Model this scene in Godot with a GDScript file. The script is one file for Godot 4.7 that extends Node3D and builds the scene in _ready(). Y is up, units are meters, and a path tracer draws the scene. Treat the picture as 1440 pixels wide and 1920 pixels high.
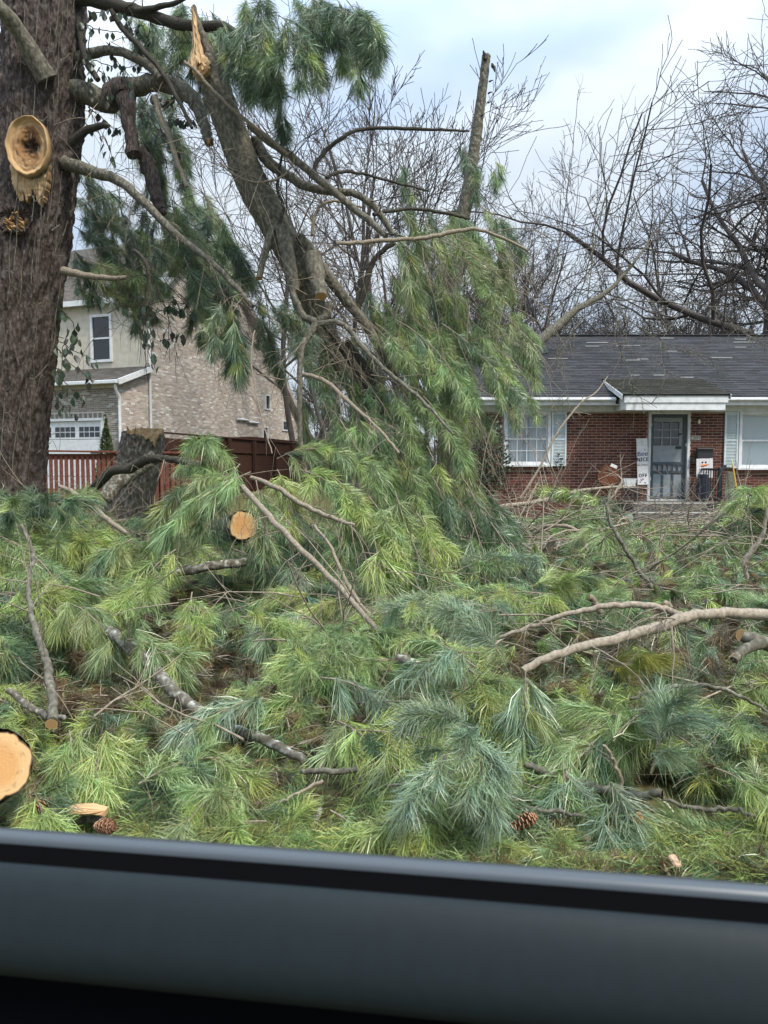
extends Node3D
# A residential lawn buried under a fallen white pine, seen over the sill of a car door. y up, metres, camera looks along -z.

const FOCAL := 1397.0
const EYE := 1.38
const PITCH := -0.0658
const NEEDLE_SETS := 6

var M := {}
var rng := RandomNumberGenerator.new()
var name_counts := {}
var tuft_cache := {}
var view_basis := Basis(Vector3.RIGHT, PITCH)
var bump_noise := FastNoiseLite.new()


# ---------------------------------------------------------------- mesh collector
class MB:
	var v := PackedVector3Array()
	var n := PackedVector3Array()
	var c := PackedColorArray()
	var ix := PackedInt32Array()
	var col := Color(1, 1, 1)

	func face(p: Array, outward: Vector3) -> void:
		# a flat convex polygon whose front looks along outward
		var nn: Vector3 = (p[1] - p[0]).cross(p[2] - p[0])
		if nn.length_squared() < 1e-16:
			return
		nn = nn.normalized()
		var flip := nn.dot(outward) < 0.0
		if flip:
			nn = -nn
		var k := v.size()
		for q in p:
			v.append(q)
			n.append(nn)
			c.append(col)
		for i in range(1, p.size() - 1):
			if flip:
				ix.append_array([k, k + i, k + i + 1])
			else:
				ix.append_array([k, k + i + 1, k + i])

	func box(ctr: Vector3, size: Vector3, b := Basis.IDENTITY, bev := 0.0) -> void:
		var h := size * 0.5
		bev = minf(bev, minf(h.x, minf(h.y, h.z)) * 0.6)
		for a in 3:
			var u := (a + 1) % 3
			var w := (a + 2) % 3
			for s in [-1.0, 1.0]:
				var pts := []
				for q in [[-1, -1], [1, -1], [1, 1], [-1, 1]]:
					var p := Vector3.ZERO
					p[a] = s * h[a]
					p[u] = q[0] * (h[u] - bev)
					p[w] = q[1] * (h[w] - bev)
					pts.append(ctr + b * p)
				var o := Vector3.ZERO
				o[a] = s
				face(pts, b * o)
		if bev > 0.0:
			for a in 3:
				var u := (a + 1) % 3
				var w := (a + 2) % 3
				for su in [-1.0, 1.0]:
					for sw in [-1.0, 1.0]:
						var pts := []
						for q in [[-1, 0], [1, 0], [1, 1], [-1, 1]]:
							var p := Vector3.ZERO
							p[a] = q[0] * (h[a] - bev)
							p[u] = su * (h[u] - (bev if q[1] else 0.0))
							p[w] = sw * (h[w] - (0.0 if q[1] else bev))
							pts.append(ctr + b * p)
						var o := Vector3.ZERO
						o[u] = su
						o[w] = sw
						face(pts, b * o)
			for sx in [-1.0, 1.0]:
				for sy in [-1.0, 1.0]:
					for sz in [-1.0, 1.0]:
						var s := Vector3(sx, sy, sz)
						face([ctr + b * (s * Vector3(h.x, h.y - bev, h.z - bev)), ctr + b * (s * Vector3(h.x - bev, h.y, h.z - bev)), ctr + b * (s * Vector3(h.x - bev, h.y - bev, h.z))], b * s)

	func tube(p: PackedVector3Array, r: PackedFloat32Array, sides: int, caps := true, rough := 0.0, rg: RandomNumberGenerator = null) -> void:
		var m := p.size()
		if m < 2:
			return
		var t := (p[1] - p[0]).normalized()
		var ref := Vector3.UP if absf(t.y) < 0.9 else Vector3.RIGHT
		var u := t.cross(ref).normalized()
		var k := v.size()
		for i in m:
			t = (p[mini(i + 1, m - 1)] - p[maxi(i - 1, 0)]).normalized()
			u = (u - t * u.dot(t)).normalized()
			var w := t.cross(u)
			for j in sides:
				var a := TAU * j / sides
				var d := u * cos(a) + w * sin(a)
				var rr := r[i]
				if rough > 0.0:
					rr *= 1.0 + rg.randf_range(-rough, rough)
				v.append(p[i] + d * rr)
				n.append(d)
				c.append(col)
		for i in m - 1:
			for j in sides:
				var a := k + i * sides + j
				var b := k + i * sides + (j + 1) % sides
				ix.append_array([a, a + sides, b, b, a + sides, b + sides])
		if caps:
			for e in 2:
				var i := 0 if e == 0 else m - 1
				var o := (p[0] - p[1]) if e == 0 else (p[m - 1] - p[m - 2])
				var pts := []
				for j in sides:
					pts.append(v[k + i * sides + j])
				face(pts, o)

	func mesh() -> ArrayMesh:
		var a := []
		a.resize(Mesh.ARRAY_MAX)
		a[Mesh.ARRAY_VERTEX] = v
		a[Mesh.ARRAY_NORMAL] = n
		a[Mesh.ARRAY_COLOR] = c
		a[Mesh.ARRAY_INDEX] = ix
		var am := ArrayMesh.new()
		if v.size() > 0:
			am.add_surface_from_arrays(Mesh.PRIMITIVE_TRIANGLES, a)
		return am


# ---------------------------------------------------------------- nodes
func numbered(parent: Node, called: String) -> String:
	var key := str(parent.get_instance_id()) + called
	var k: int = name_counts.get(key, 0)
	name_counts[key] = k + 1
	return called if k == 0 else "%s_%03d" % [called, k]


func tag(o: Node, label: String, category: String, group := "", kind := "") -> void:
	if label:
		o.set_meta("label", label)
	if category:
		o.set_meta("category", category)
	if group:
		o.set_meta("group", group)
	if kind:
		o.set_meta("kind", kind)


func thing(called: String, label: String, category: String, at := Vector3.ZERO, group := "") -> Node3D:
	var o := Node3D.new()
	o.name = numbered(self, called)
	add_child(o, true)
	o.position = at
	tag(o, label, category, group)
	return o


func org(q: Node) -> Vector3:
	var off := Vector3.ZERO
	while q != self:
		off += (q as Node3D).position
		q = q.get_parent()
	return off


# a mesh whose vertices are world coordinates, committed as one part of parent (parents are only ever moved, never turned)
func part(parent: Node3D, called: String, mb: MB, mat: Material, kind := "") -> MeshInstance3D:
	var o := MeshInstance3D.new()
	o.name = numbered(parent, called)
	parent.add_child(o, true)
	var off := org(parent)
	if off != Vector3.ZERO:
		for i in mb.v.size():
			mb.v[i] -= off
	o.mesh = mb.mesh()
	o.material_override = mat
	if kind:
		o.set_meta("kind", kind)
	return o


func solo(called: String, label: String, category: String, mb: MB, mat: Material, group := "", kind := "") -> MeshInstance3D:
	var o := part(self, called, mb, mat)
	tag(o, label, category, group, kind)
	return o


func placed(parent: Node3D, called: String, mesh: Mesh, mat: Material, xf: Transform3D) -> MeshInstance3D:
	var o := MeshInstance3D.new()
	o.name = numbered(parent, called)
	parent.add_child(o, true)
	o.mesh = mesh
	o.material_override = mat
	o.transform = xf
	return o


func many(parent: Node3D, called: String, mesh: Mesh, mat: Material, xf: Array, cols: Array) -> MultiMeshInstance3D:
	var mm := MultiMesh.new()
	mm.transform_format = MultiMesh.TRANSFORM_3D
	mm.use_colors = true
	mm.mesh = mesh
	mm.instance_count = xf.size()
	for i in xf.size():
		mm.set_instance_transform(i, xf[i])
		mm.set_instance_color(i, cols[i])
	var o := MultiMeshInstance3D.new()
	o.name = numbered(parent, called)
	o.multimesh = mm
	o.material_override = mat
	o.set_meta("kind", "stuff")
	parent.add_child(o, true)
	return o


# ---------------------------------------------------------------- survey: a sight line of the photograph, at a real distance from the car
func P(px: float, py: float, z: float) -> Vector3:
	var d := view_basis * Vector3((px - 720.0) / FOCAL, -(py - 960.0) / FOCAL, -1.0)
	return Vector3(0, EYE, 0) + d * (z / -d.z)


func pix(p: Vector3) -> Vector3:
	var q := view_basis.inverse() * (p - Vector3(0, EYE, 0))
	if q.z > -0.05:
		return Vector3(-9999, -9999, 0)
	return Vector3(720.0 - q.x / q.z * FOCAL, 960.0 + q.y / q.z * FOCAL, -p.z)


func R(a: float, b: float) -> float:
	return rng.randf_range(a, b)


func rand_dir() -> Vector3:
	return Vector3(rng.randfn(), rng.randfn(), rng.randfn()).normalized()


func smooth_path(k: PackedVector3Array, per: int) -> PackedVector3Array:
	var out := PackedVector3Array()
	var m := k.size()
	for i in m - 1:
		var a := k[maxi(i - 1, 0)]
		var d := k[mini(i + 2, m - 1)]
		for j in per:
			out.append(k[i].cubic_interpolate(k[i + 1], a, d, float(j) / per))
	out.append(k[m - 1])
	return out


func ramp(r0: float, r1: float, m: int) -> PackedFloat32Array:
	var r := PackedFloat32Array()
	for i in m:
		r.append(lerpf(r0, r1, float(i) / (m - 1)))
	return r


# pixel outline with a depth at each end -> smooth path in the world
func path_px(pts: Array, z0: float, z1: float, per := 4, wob := 0.0) -> PackedVector3Array:
	var k := PackedVector3Array()
	for i in pts.size():
		k.append(P(pts[i][0], pts[i][1], lerpf(z0, z1, float(i) / (pts.size() - 1))))
	var s := smooth_path(k, per)
	if wob > 0.0:
		for i in range(1, s.size() - 1):
			s[i] += rand_dir() * wob
	return s


# ---------------------------------------------------------------- materials
func noise_tex(freq: float, oct: int, cols: Array, seed_: int, size := 512, type := FastNoiseLite.TYPE_SIMPLEX_SMOOTH, fractal := FastNoiseLite.FRACTAL_FBM) -> NoiseTexture2D:
	var nz := FastNoiseLite.new()
	nz.seed = seed_
	nz.noise_type = type
	nz.frequency = freq
	nz.fractal_type = fractal
	nz.fractal_octaves = oct
	var t := NoiseTexture2D.new()
	t.width = size
	t.height = size
	t.seamless = true
	t.noise = nz
	var g := Gradient.new()
	var offs := PackedFloat32Array()
	var cc := PackedColorArray()
	for i in cols.size():
		offs.append(cols[i][0])
		cc.append(cols[i][1])
	g.offsets = offs
	g.colors = cc
	t.color_ramp = g
	return t


func lin(r: float, g: float, b: float) -> Color:
	return Color(r, g, b).linear_to_srgb()


func mat(c: Color, rough := 0.8, spec := 0.5) -> StandardMaterial3D:
	var m := StandardMaterial3D.new()
	m.albedo_color = c
	m.roughness = rough
	m.metallic_specular = spec
	m.cull_mode = BaseMaterial3D.CULL_DISABLED
	m.vertex_color_use_as_albedo = true
	return m


func tri(m: StandardMaterial3D, tex: Texture2D, sc: Vector3, hmap: Texture2D = null, hs := 0.0, world := true) -> StandardMaterial3D:
	m.albedo_texture = tex
	m.uv1_triplanar = true
	m.uv1_world_triplanar = world
	m.uv1_scale = sc
	if hmap:
		m.heightmap_enabled = true
		m.heightmap_texture = hmap
		m.heightmap_scale = hs
	return m


func make_materials() -> void:
	var grey_ramp := [[0.0, Color(0, 0, 0)], [1.0, Color(1, 1, 1)]]
	var h_fine := noise_tex(0.03, 4, grey_ramp, 11)
	var h_ridge := noise_tex(0.02, 4, grey_ramp, 12, 512, FastNoiseLite.TYPE_SIMPLEX_SMOOTH, FastNoiseLite.FRACTAL_RIDGED)
	# bark of the old pine: dark plates, grey-brown ridges, red-brown in the grooves
	var bark := noise_tex(0.02, 5, [[0.0, lin(0.022, 0.015, 0.013)], [0.45, lin(0.052, 0.039, 0.034)], [0.65, lin(0.085, 0.071, 0.064)], [1.0, lin(0.17, 0.158, 0.15)]], 21)
	M.old_bark = tri(mat(Color(1, 1, 1), 0.9, 0.3), bark, Vector3(2.6, 1.1, 2.6), h_ridge, 1.0)
	var limb := noise_tex(0.018, 5, [[0.0, lin(0.04, 0.036, 0.027)], [0.45, lin(0.1, 0.092, 0.07)], [0.7, lin(0.18, 0.172, 0.135)], [1.0, lin(0.3, 0.3, 0.25)]], 22)
	M.limb_bark = tri(mat(Color(1, 1, 1), 0.85, 0.3), limb, Vector3(2.4, 1.6, 2.4), h_fine, 0.6)
	var twig := noise_tex(0.03, 3, [[0.0, lin(0.11, 0.085, 0.06)], [0.5, lin(0.21, 0.175, 0.13)], [1.0, lin(0.36, 0.32, 0.26)]], 23)
	M.twig = tri(mat(Color(1, 1, 1), 0.8, 0.3), twig, Vector3(3, 3, 3))
	var lichen := noise_tex(0.022, 4, [[0.0, lin(0.04, 0.035, 0.028)], [0.55, lin(0.12, 0.105, 0.08)], [0.64, lin(0.19, 0.185, 0.155)], [0.72, lin(0.36, 0.38, 0.34)], [1.0, lin(0.5, 0.53, 0.47)]], 24)
	M.lichen_bark = tri(mat(Color(1, 1, 1), 0.9, 0.3), lichen, Vector3(1.8, 1.5, 1.8), h_fine, 0.6)
	var dark_limb := noise_tex(0.03, 4, [[0.0, lin(0.02, 0.017, 0.013)], [0.6, lin(0.05, 0.045, 0.035)], [1.0, lin(0.12, 0.12, 0.1)]], 25)
	M.dark_bark = tri(mat(Color(1, 1, 1), 0.9, 0.3), dark_limb, Vector3(3, 3, 3), h_fine, 0.5)
	var far := noise_tex(0.02, 3, [[0.0, lin(0.05, 0.043, 0.04)], [1.0, lin(0.14, 0.125, 0.115)]], 26, 256)
	M.tree_bark = tri(mat(Color(1, 1, 1), 0.9, 0.2), far, Vector3(0.8, 0.3, 0.8), null, 0.0, false)
	var wood := noise_tex(0.012, 4, [[0.0, lin(0.42, 0.24, 0.1)], [0.5, lin(0.62, 0.42, 0.21)], [1.0, lin(0.78, 0.6, 0.36)]], 27)
	M.fresh_wood = tri(mat(Color(1, 1, 1), 0.7, 0.3), wood, Vector3(5, 1.2, 5), h_fine, 0.3)
	M.needles = mat(Color(1, 1, 1), 0.36, 0.6)
	M.needles.backlight_enabled = true
	M.needles.backlight = Color(0.5, 0.5, 0.5)
	M.leaf = mat(Color(1, 1, 1), 0.45, 0.5)
	M.leaf.backlight_enabled = true
	M.leaf.backlight = Color(0.3, 0.3, 0.3)
	var soil := noise_tex(0.02, 5, [[0.0, lin(0.03, 0.024, 0.014)], [0.4, lin(0.075, 0.07, 0.034)], [0.65, lin(0.13, 0.125, 0.055)], [1.0, lin(0.26, 0.22, 0.11)]], 28, 1024)
	M.lawn = tri(mat(Color(1, 1, 1), 0.95, 0.2), soil, Vector3(0.5, 0.5, 0.5), h_fine, 1.5)
	M.grass = mat(Color(1, 1, 1), 0.6, 0.4)
	# buildings
	var grain := noise_tex(0.05, 4, [[0.0, Color(0.72, 0.72, 0.72)], [1.0, Color(1, 1, 1)]], 31)
	M.brick = tri(mat(Color(1, 1, 1), 0.9, 0.3), grain, Vector3(2, 2, 2), h_fine, 0.3)
	M.mortar = tri(mat(lin(0.5, 0.41, 0.35), 0.95, 0.2), grain, Vector3(1, 1, 1))
	M.pale_mortar = tri(mat(lin(0.7, 0.64, 0.56), 0.95, 0.2), grain, Vector3(1, 1, 1))
	var dirt := noise_tex(0.012, 5, [[0.0, Color(0.86, 0.86, 0.85)], [0.5, Color(0.95, 0.95, 0.945)], [1.0, Color(1, 1, 1)]], 32)
	M.white_paint = tri(mat(lin(0.7, 0.72, 0.74), 0.5, 0.5), dirt, Vector3(0.7, 0.7, 0.7))
	M.blue_white = tri(mat(lin(0.62, 0.7, 0.74), 0.5, 0.5), dirt, Vector3(0.7, 0.7, 0.7))
	M.siding = tri(mat(lin(0.58, 0.53, 0.44), 0.8, 0.3), dirt, Vector3(0.5, 0.5, 0.5))
	M.shingle = tri(mat(Color(1, 1, 1), 0.95, 0.25), noise_tex(0.09, 4, [[0.0, Color(0.55, 0.55, 0.55)], [1.0, Color(1, 1, 1)]], 33), Vector3(1.5, 1.5, 1.5))
	M.door_grey = tri(mat(lin(0.28, 0.31, 0.34), 0.5, 0.5), dirt, Vector3(0.9, 0.9, 0.9))
	M.door_frame = tri(mat(lin(0.055, 0.075, 0.09), 0.45, 0.5), dirt, Vector3(0.9, 0.9, 0.9))
	M.dark_inside = mat(lin(0.012, 0.013, 0.015), 0.9, 0.1)
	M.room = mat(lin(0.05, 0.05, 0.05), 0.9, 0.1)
	M.glass = StandardMaterial3D.new()
	M.glass.transparency = BaseMaterial3D.TRANSPARENCY_ALPHA
	M.glass.albedo_color = Color(0.8, 0.9, 0.95, 0.12)
	M.glass.roughness = 0.03
	M.curtain = mat(lin(0.3, 0.32, 0.33), 0.9, 0.2)
	M.blind = mat(lin(0.5, 0.53, 0.53), 0.8, 0.2)
	var conc := noise_tex(0.02, 5, [[0.0, lin(0.05, 0.05, 0.047)], [0.5, lin(0.11, 0.107, 0.1)], [1.0, lin(0.24, 0.23, 0.22)]], 34)
	M.concrete = tri(mat(Color(1, 1, 1), 0.95, 0.2), conc, Vector3(1.3, 1.3, 1.3), h_fine, 0.4)
	var stain := noise_tex(0.03, 4, [[0.0, lin(0.075, 0.026, 0.018)], [0.5, lin(0.14, 0.05, 0.035)], [1.0, lin(0.24, 0.1, 0.07)]], 35)
	M.red_stain = tri(mat(Color(1, 1, 1), 0.8, 0.3), stain, Vector3(3, 0.7, 3))
	M.black_metal = mat(lin(0.02, 0.022, 0.026), 0.45, 0.5)
	M.rust = tri(mat(Color(1, 1, 1), 0.9, 0.2), noise_tex(0.02, 4, [[0.0, lin(0.06, 0.022, 0.013)], [1.0, lin(0.16, 0.062, 0.035)]], 36, 256), Vector3(2, 2, 2))
	var grey_wood := noise_tex(0.03, 4, [[0.0, lin(0.05, 0.055, 0.04)], [0.5, lin(0.14, 0.15, 0.11)], [1.0, lin(0.27, 0.27, 0.21)]], 37)
	M.old_wood = tri(mat(Color(1, 1, 1), 0.9, 0.2), grey_wood, Vector3(4, 0.8, 4))
	M.plain = mat(Color(1, 1, 1), 0.7, 0.4)
	M.gloss = mat(Color(1, 1, 1), 0.35, 0.5)
	# the car
	var pores := noise_tex(0.25, 3, grey_ramp, 41)
	M.car_plastic = tri(mat(lin(0.0085, 0.0138, 0.0165), 0.55, 0.3), noise_tex(0.01, 5, [[0.0, Color(0.93, 0.93, 0.93)], [0.62, Color(0.98, 0.98, 0.98)], [0.75, Color(1, 1, 1)]], 42), Vector3(9, 9, 9), pores, 0.04)
	M.car_trim = mat(lin(0.035, 0.044, 0.052), 0.32, 0.6)
	M.car_glass = StandardMaterial3D.new()
	M.car_glass.transparency = BaseMaterial3D.TRANSPARENCY_ALPHA
	M.car_glass.albedo_color = Color(0.9, 0.97, 0.95, 0.0)
	M.car_glass.roughness = 0.0
	M.car_glass.metallic_specular = 0.1
	M.car_rubber = mat(lin(0.004, 0.004, 0.005), 0.8, 0.2)
	M.car_recess_shade = mat(lin(0.002, 0.0025, 0.004), 0.9, 0.1)  # near-black colour stands in for the shade inside the door recess


func _ready() -> void:
	rng.seed = 4242
	bump_noise.seed = 7
	bump_noise.frequency = 0.02
	# camera
	var cam := Camera3D.new()
	cam.name = "camera"
	add_child(cam)
	cam.transform = Transform3D(view_basis, Vector3(0, EYE, 0))
	var lens := CameraAttributesPhysical.new()
	lens.frustum_focal_length = 12.0 * FOCAL / 960.0
	lens.frustum_focus_distance = 8.0
	lens.frustum_near = 0.05
	lens.frustum_far = 900.0
	lens.exposure_aperture = 5.0
	cam.attributes = lens
	cam.fov = rad_to_deg(2.0 * atan(960.0 / FOCAL))
	cam.near = 0.05
	cam.far = 900.0
	cam.current = true
	# sky, air and exposure
	var we := WorldEnvironment.new()
	we.name = "world"
	var env := Environment.new()
	env.background_mode = Environment.BG_SKY
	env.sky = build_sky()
	env.background_energy_multiplier = 1.0
	env.tonemap_mode = Environment.TONE_MAPPER_LINEAR
	env.tonemap_exposure = 2.95
	env.sdfgi_enabled = true
	env.ssao_enabled = true
	env.ssil_enabled = true
	we.environment = env
	add_child(we)
	# sun behind thin cloud, high and a little behind the car
	var sun := DirectionalLight3D.new()
	sun.name = "sun"
	sun.light_color = Color(1.0, 0.96, 0.9)
	sun.light_energy = 0.5
	sun.light_angular_distance = 10.0
	sun.shadow_enabled = true
	sun.sky_mode = DirectionalLight3D.SKY_MODE_LIGHT_ONLY
	sun.rotation_degrees = Vector3(-52, 48, 0)
	add_child(sun)

	make_materials()
	small_materials()
	M.wood_face = mat(lin(0.78, 0.73, 0.68), 0.75, 0.3)
	M.rotten_wood = mat(lin(0.5, 0.3, 0.2), 0.9, 0.2)
	var stumpy := noise_tex(0.02, 5, [[0.0, lin(0.05, 0.042, 0.034)], [0.5, lin(0.14, 0.122, 0.1)], [0.66, lin(0.22, 0.2, 0.17)], [0.8, lin(0.38, 0.38, 0.33)], [1.0, lin(0.48, 0.49, 0.43)]], 30)
	M.stump_bark = tri(mat(Color(1, 1, 1), 0.9, 0.2), stumpy, Vector3(2.4, 1.0, 2.4))
	M.cone = mat(Color(1, 1, 1), 0.8, 0.3)
	M.pale_bark = tri(mat(lin(1.0, 0.97, 0.92), 0.85, 0.3), noise_tex(0.03, 4, [[0.0, lin(0.13, 0.11, 0.09)], [0.5, lin(0.27, 0.235, 0.19)], [1.0, lin(0.42, 0.39, 0.33)]], 29), Vector3(2.5, 2.5, 2.5))
	# large structure
	build_ground()
	build_brick_house()
	build_pale_house()
	build_fences()
	build_bare_trees()
	build_standing_pine()
	build_leaning_trunk()
	build_snag()
	build_stump()
	build_roof_limb()
	# the heap and the things on it
	build_limbs()
	build_heap()
	build_porch()
	build_shrubs()
	build_vines()
	build_car()


# ---------------------------------------------------------------- ground
func land(x: float, z: float) -> float:
	# z is the distance in front of the car; the lots behind the fences lie a little higher
	var back := smoothstep(20.0, 27.0, z) * smoothstep(0.0, -3.0, x) * 0.45
	return 0.03 * sin(x * 0.7 + 1.0) * sin(z * 0.5) * smoothstep(1.0, 3.0, z) * smoothstep(17.0, 14.0, z) + back


func build_ground() -> void:
	var mb := MB.new()
	var xs := []
	var zs := []
	for i in 61:
		var u := (i - 30) / 30.0
		xs.append(signf(u) * (absf(u) * 14.0 + pow(absf(u), 4.0) * 386.0))
	for i in 81:
		var u := i / 80.0
		zs.append(-30.0 + u * 62.0 + pow(u, 6.0) * 380.0)
	for z in zs:
		for x in xs:
			mb.v.append(Vector3(x, land(x, z), -z))
			mb.n.append(Vector3.UP)
			mb.c.append(Color(1, 1, 1))
	for j in 80:
		for i in 60:
			var a := j * 61 + i
			mb.ix.append_array([a, a + 61, a + 1, a + 1, a + 61, a + 62])
	var g := part(self, "lawn", mb, M.lawn)
	tag(g, "brown and green lawn under the fallen branches", "lawn", "", "structure")


# ---------------------------------------------------------------- bricks
# courses of bricks on a wall whose face starts at o, runs along u (unit) and rises along y; keep(s0, s1, y0, y1) says whether a brick is there
func brick_wall(wall: Node3D, o: Vector3, u: Vector3, outw: Vector3, length: float, y0: float, y1: float, keep: Callable, tones: Array, individual: int, seed_: int) -> void:
	var rg := RandomNumberGenerator.new()
	rg.seed = seed_
	var bl := 0.203
	var bh := 0.056
	var pitch := 0.0685
	var base := Basis(u, Vector3.UP, outw)
	var list := []
	var rows := int((y1 - y0) / pitch)
	for r in rows:
		var ya := y0 + r * pitch + 0.005
		var s := -0.1065 if r % 2 else 0.0
		while s < length:
			var sa := maxf(s, 0.0)
			var sb := minf(s + bl, length)
			s += bl + 0.01
			if sb - sa < 0.04:
				continue
			if not keep.call(sa, sb, ya, ya + bh):
				# a cut brick where an opening or the end of the wall comes in
				var cut := false
				for fr in [0.8, 0.6, 0.4, 0.2]:
					var part_len: float = (sb - sa) * fr
					if keep.call(sa, sa + part_len, ya, ya + bh):
						sb = sa + part_len
						cut = true
						break
					if keep.call(sb - part_len, sb, ya, ya + bh):
						sa = sb - part_len
						cut = true
						break
				if not cut:
					continue
			var p := o + u * (sa + sb) * 0.5 + Vector3.UP * (ya + bh * 0.5) + outw * (-0.019 + rg.randf_range(-0.002, 0.002))
			var q := pix(p)
			var weight := 1.0 / q.z
			if q.x < -20 or q.x > 1460 or q.y < 0 or q.y > 975:
				weight *= 0.01
			var t: Color = tones[rg.randi() % tones.size()]
			t = t * rg.randf_range(0.8, 1.2)
			list.append([weight, p, (sb - sa) / bl, t])
	list.sort_custom(func(a, b): return a[0] > b[0])
	var mb := MB.new()
	mb.box(Vector3.ZERO, Vector3(bl, bh, 0.05), Basis.IDENTITY, 0.004)
	var unit := mb.mesh()
	var mats := []
	for i in 6:
		var m: StandardMaterial3D = M.brick.duplicate()
		m.albedo_color = Color((tones[i % tones.size()] as Color) * rg.randf_range(0.85, 1.15)).linear_to_srgb()
		mats.append(m)
	var xf := []
	var cols := []
	for i in list.size():
		var b := Basis(base.x * list[i][2], base.y, base.z)
		if i < individual:
			placed(wall, "brick", unit, mats[rg.randi() % 6], Transform3D(b, list[i][1] - org(wall)))
		else:
			xf.append(Transform3D(b, list[i][1] - org(wall)))
			cols.append(list[i][3])
	if xf.size():
		many(wall, "brick_courses", unit, M.brick, xf, cols)


# rows of shingle tabs on a roof slope: a = left end of the eave, b = right end, up = unit vector up the slope
func shingles(parent: Node3D, a: Vector3, b: Vector3, up: Vector3, slope_len: float, tone: Color, spread: float, seed_: int) -> void:
	var rg := RandomNumberGenerator.new()
	rg.seed = seed_
	var u := (b - a).normalized()
	var nrm := u.cross(up).normalized()
	var length := (b - a).length()
	var mb := MB.new()
	var expo := 0.127
	var row := 0
	var s := 0.0
	while s < slope_len:
		var x := -0.15 if row % 2 else 0.0
		var drift := rg.randf_range(-0.01, 0.01)
		while x < length:
			var x0 := maxf(x, 0.0)
			var x1 := minf(x + 0.3, length)
			x += 0.305
			if x1 - x0 < 0.05:
				continue
			var g := rg.randf_range(1.0 - spread, 1.0 + spread)
			mb.col = Color(tone.r * g, tone.g * g, tone.b * g)
			var lift := rg.randf_range(0.0, 0.003)
			var p0 := a + u * x0 + up * (s + drift) + nrm * (0.016 + lift)
			var p1 := a + u * (x1) + up * (s + drift) + nrm * (0.016 + lift)
			var q0 := p0 + up * (expo + 0.03) - nrm * 0.012
			var q1 := p1 + up * (expo + 0.03) - nrm * 0.012
			mb.face([p0, p1, q1, q0], nrm)
			mb.face([p0, p1, p1 - nrm * 0.009, p0 - nrm * 0.009], -up)
			mb.face([p0, q0, q0 - nrm * 0.006, p0 - nrm * 0.009], -u)
			mb.face([p1, q1, q1 - nrm * 0.006, p1 - nrm * 0.009], u)
		s += expo
		row += 1
	part(parent, "shingles", mb, M.shingle, "stuff")


func slab(parent: Node, called: String, ctr: Vector3, size: Vector3, m: Material, b := Basis.IDENTITY, bev := 0.004) -> MeshInstance3D:
	var mb := MB.new()
	mb.box(ctr, size, b, bev)
	return part(parent, called, mb, m)


func rect(parent: Node, called: String, x0: float, y0: float, x1: float, y1: float, z0: float, z1: float, m: Material, bev := 0.004) -> MeshInstance3D:
	return slab(parent, called, Vector3((x0 + x1) * 0.5, (y0 + y1) * 0.5, (z0 + z1) * 0.5), Vector3(absf(x1 - x0), absf(y1 - y0), absf(z1 - z0)), m, Basis.IDENTITY, bev)


# four bars round an opening
func frame_of(mb: MB, x0: float, y0: float, x1: float, y1: float, w: float, z: float, d: float) -> void:
	mb.box(Vector3((x0 + x1) / 2, y1 - w / 2, z), Vector3(x1 - x0, w, d), Basis.IDENTITY, 0.004)
	mb.box(Vector3((x0 + x1) / 2, y0 + w / 2, z), Vector3(x1 - x0, w, d), Basis.IDENTITY, 0.004)
	mb.box(Vector3(x0 + w / 2, (y0 + y1) / 2, z), Vector3(w, y1 - y0 - 2 * w, d), Basis.IDENTITY, 0.004)
	mb.box(Vector3(x1 - w / 2, (y0 + y1) / 2, z), Vector3(w, y1 - y0 - 2 * w, d), Basis.IDENTITY, 0.004)


func text_on(parent: Node, called: String, s: String, font: String, size: float, ctr: Vector3, m: Material, b := Basis.IDENTITY, bold := false) -> void:
	var f := SystemFont.new()
	f.font_names = PackedStringArray([font])
	if bold:
		f.font_weight = 700
	var t := TextMesh.new()
	t.text = s
	t.font = f
	t.font_size = 64
	t.pixel_size = size / 64.0
	t.depth = 0.003
	t.curve_step = 3.0
	var o := MeshInstance3D.new()
	o.name = numbered(parent, called)
	parent.add_child(o, true)
	o.mesh = t
	o.material_override = m
	o.transform = Transform3D(b, ctr - org(parent))


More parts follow.
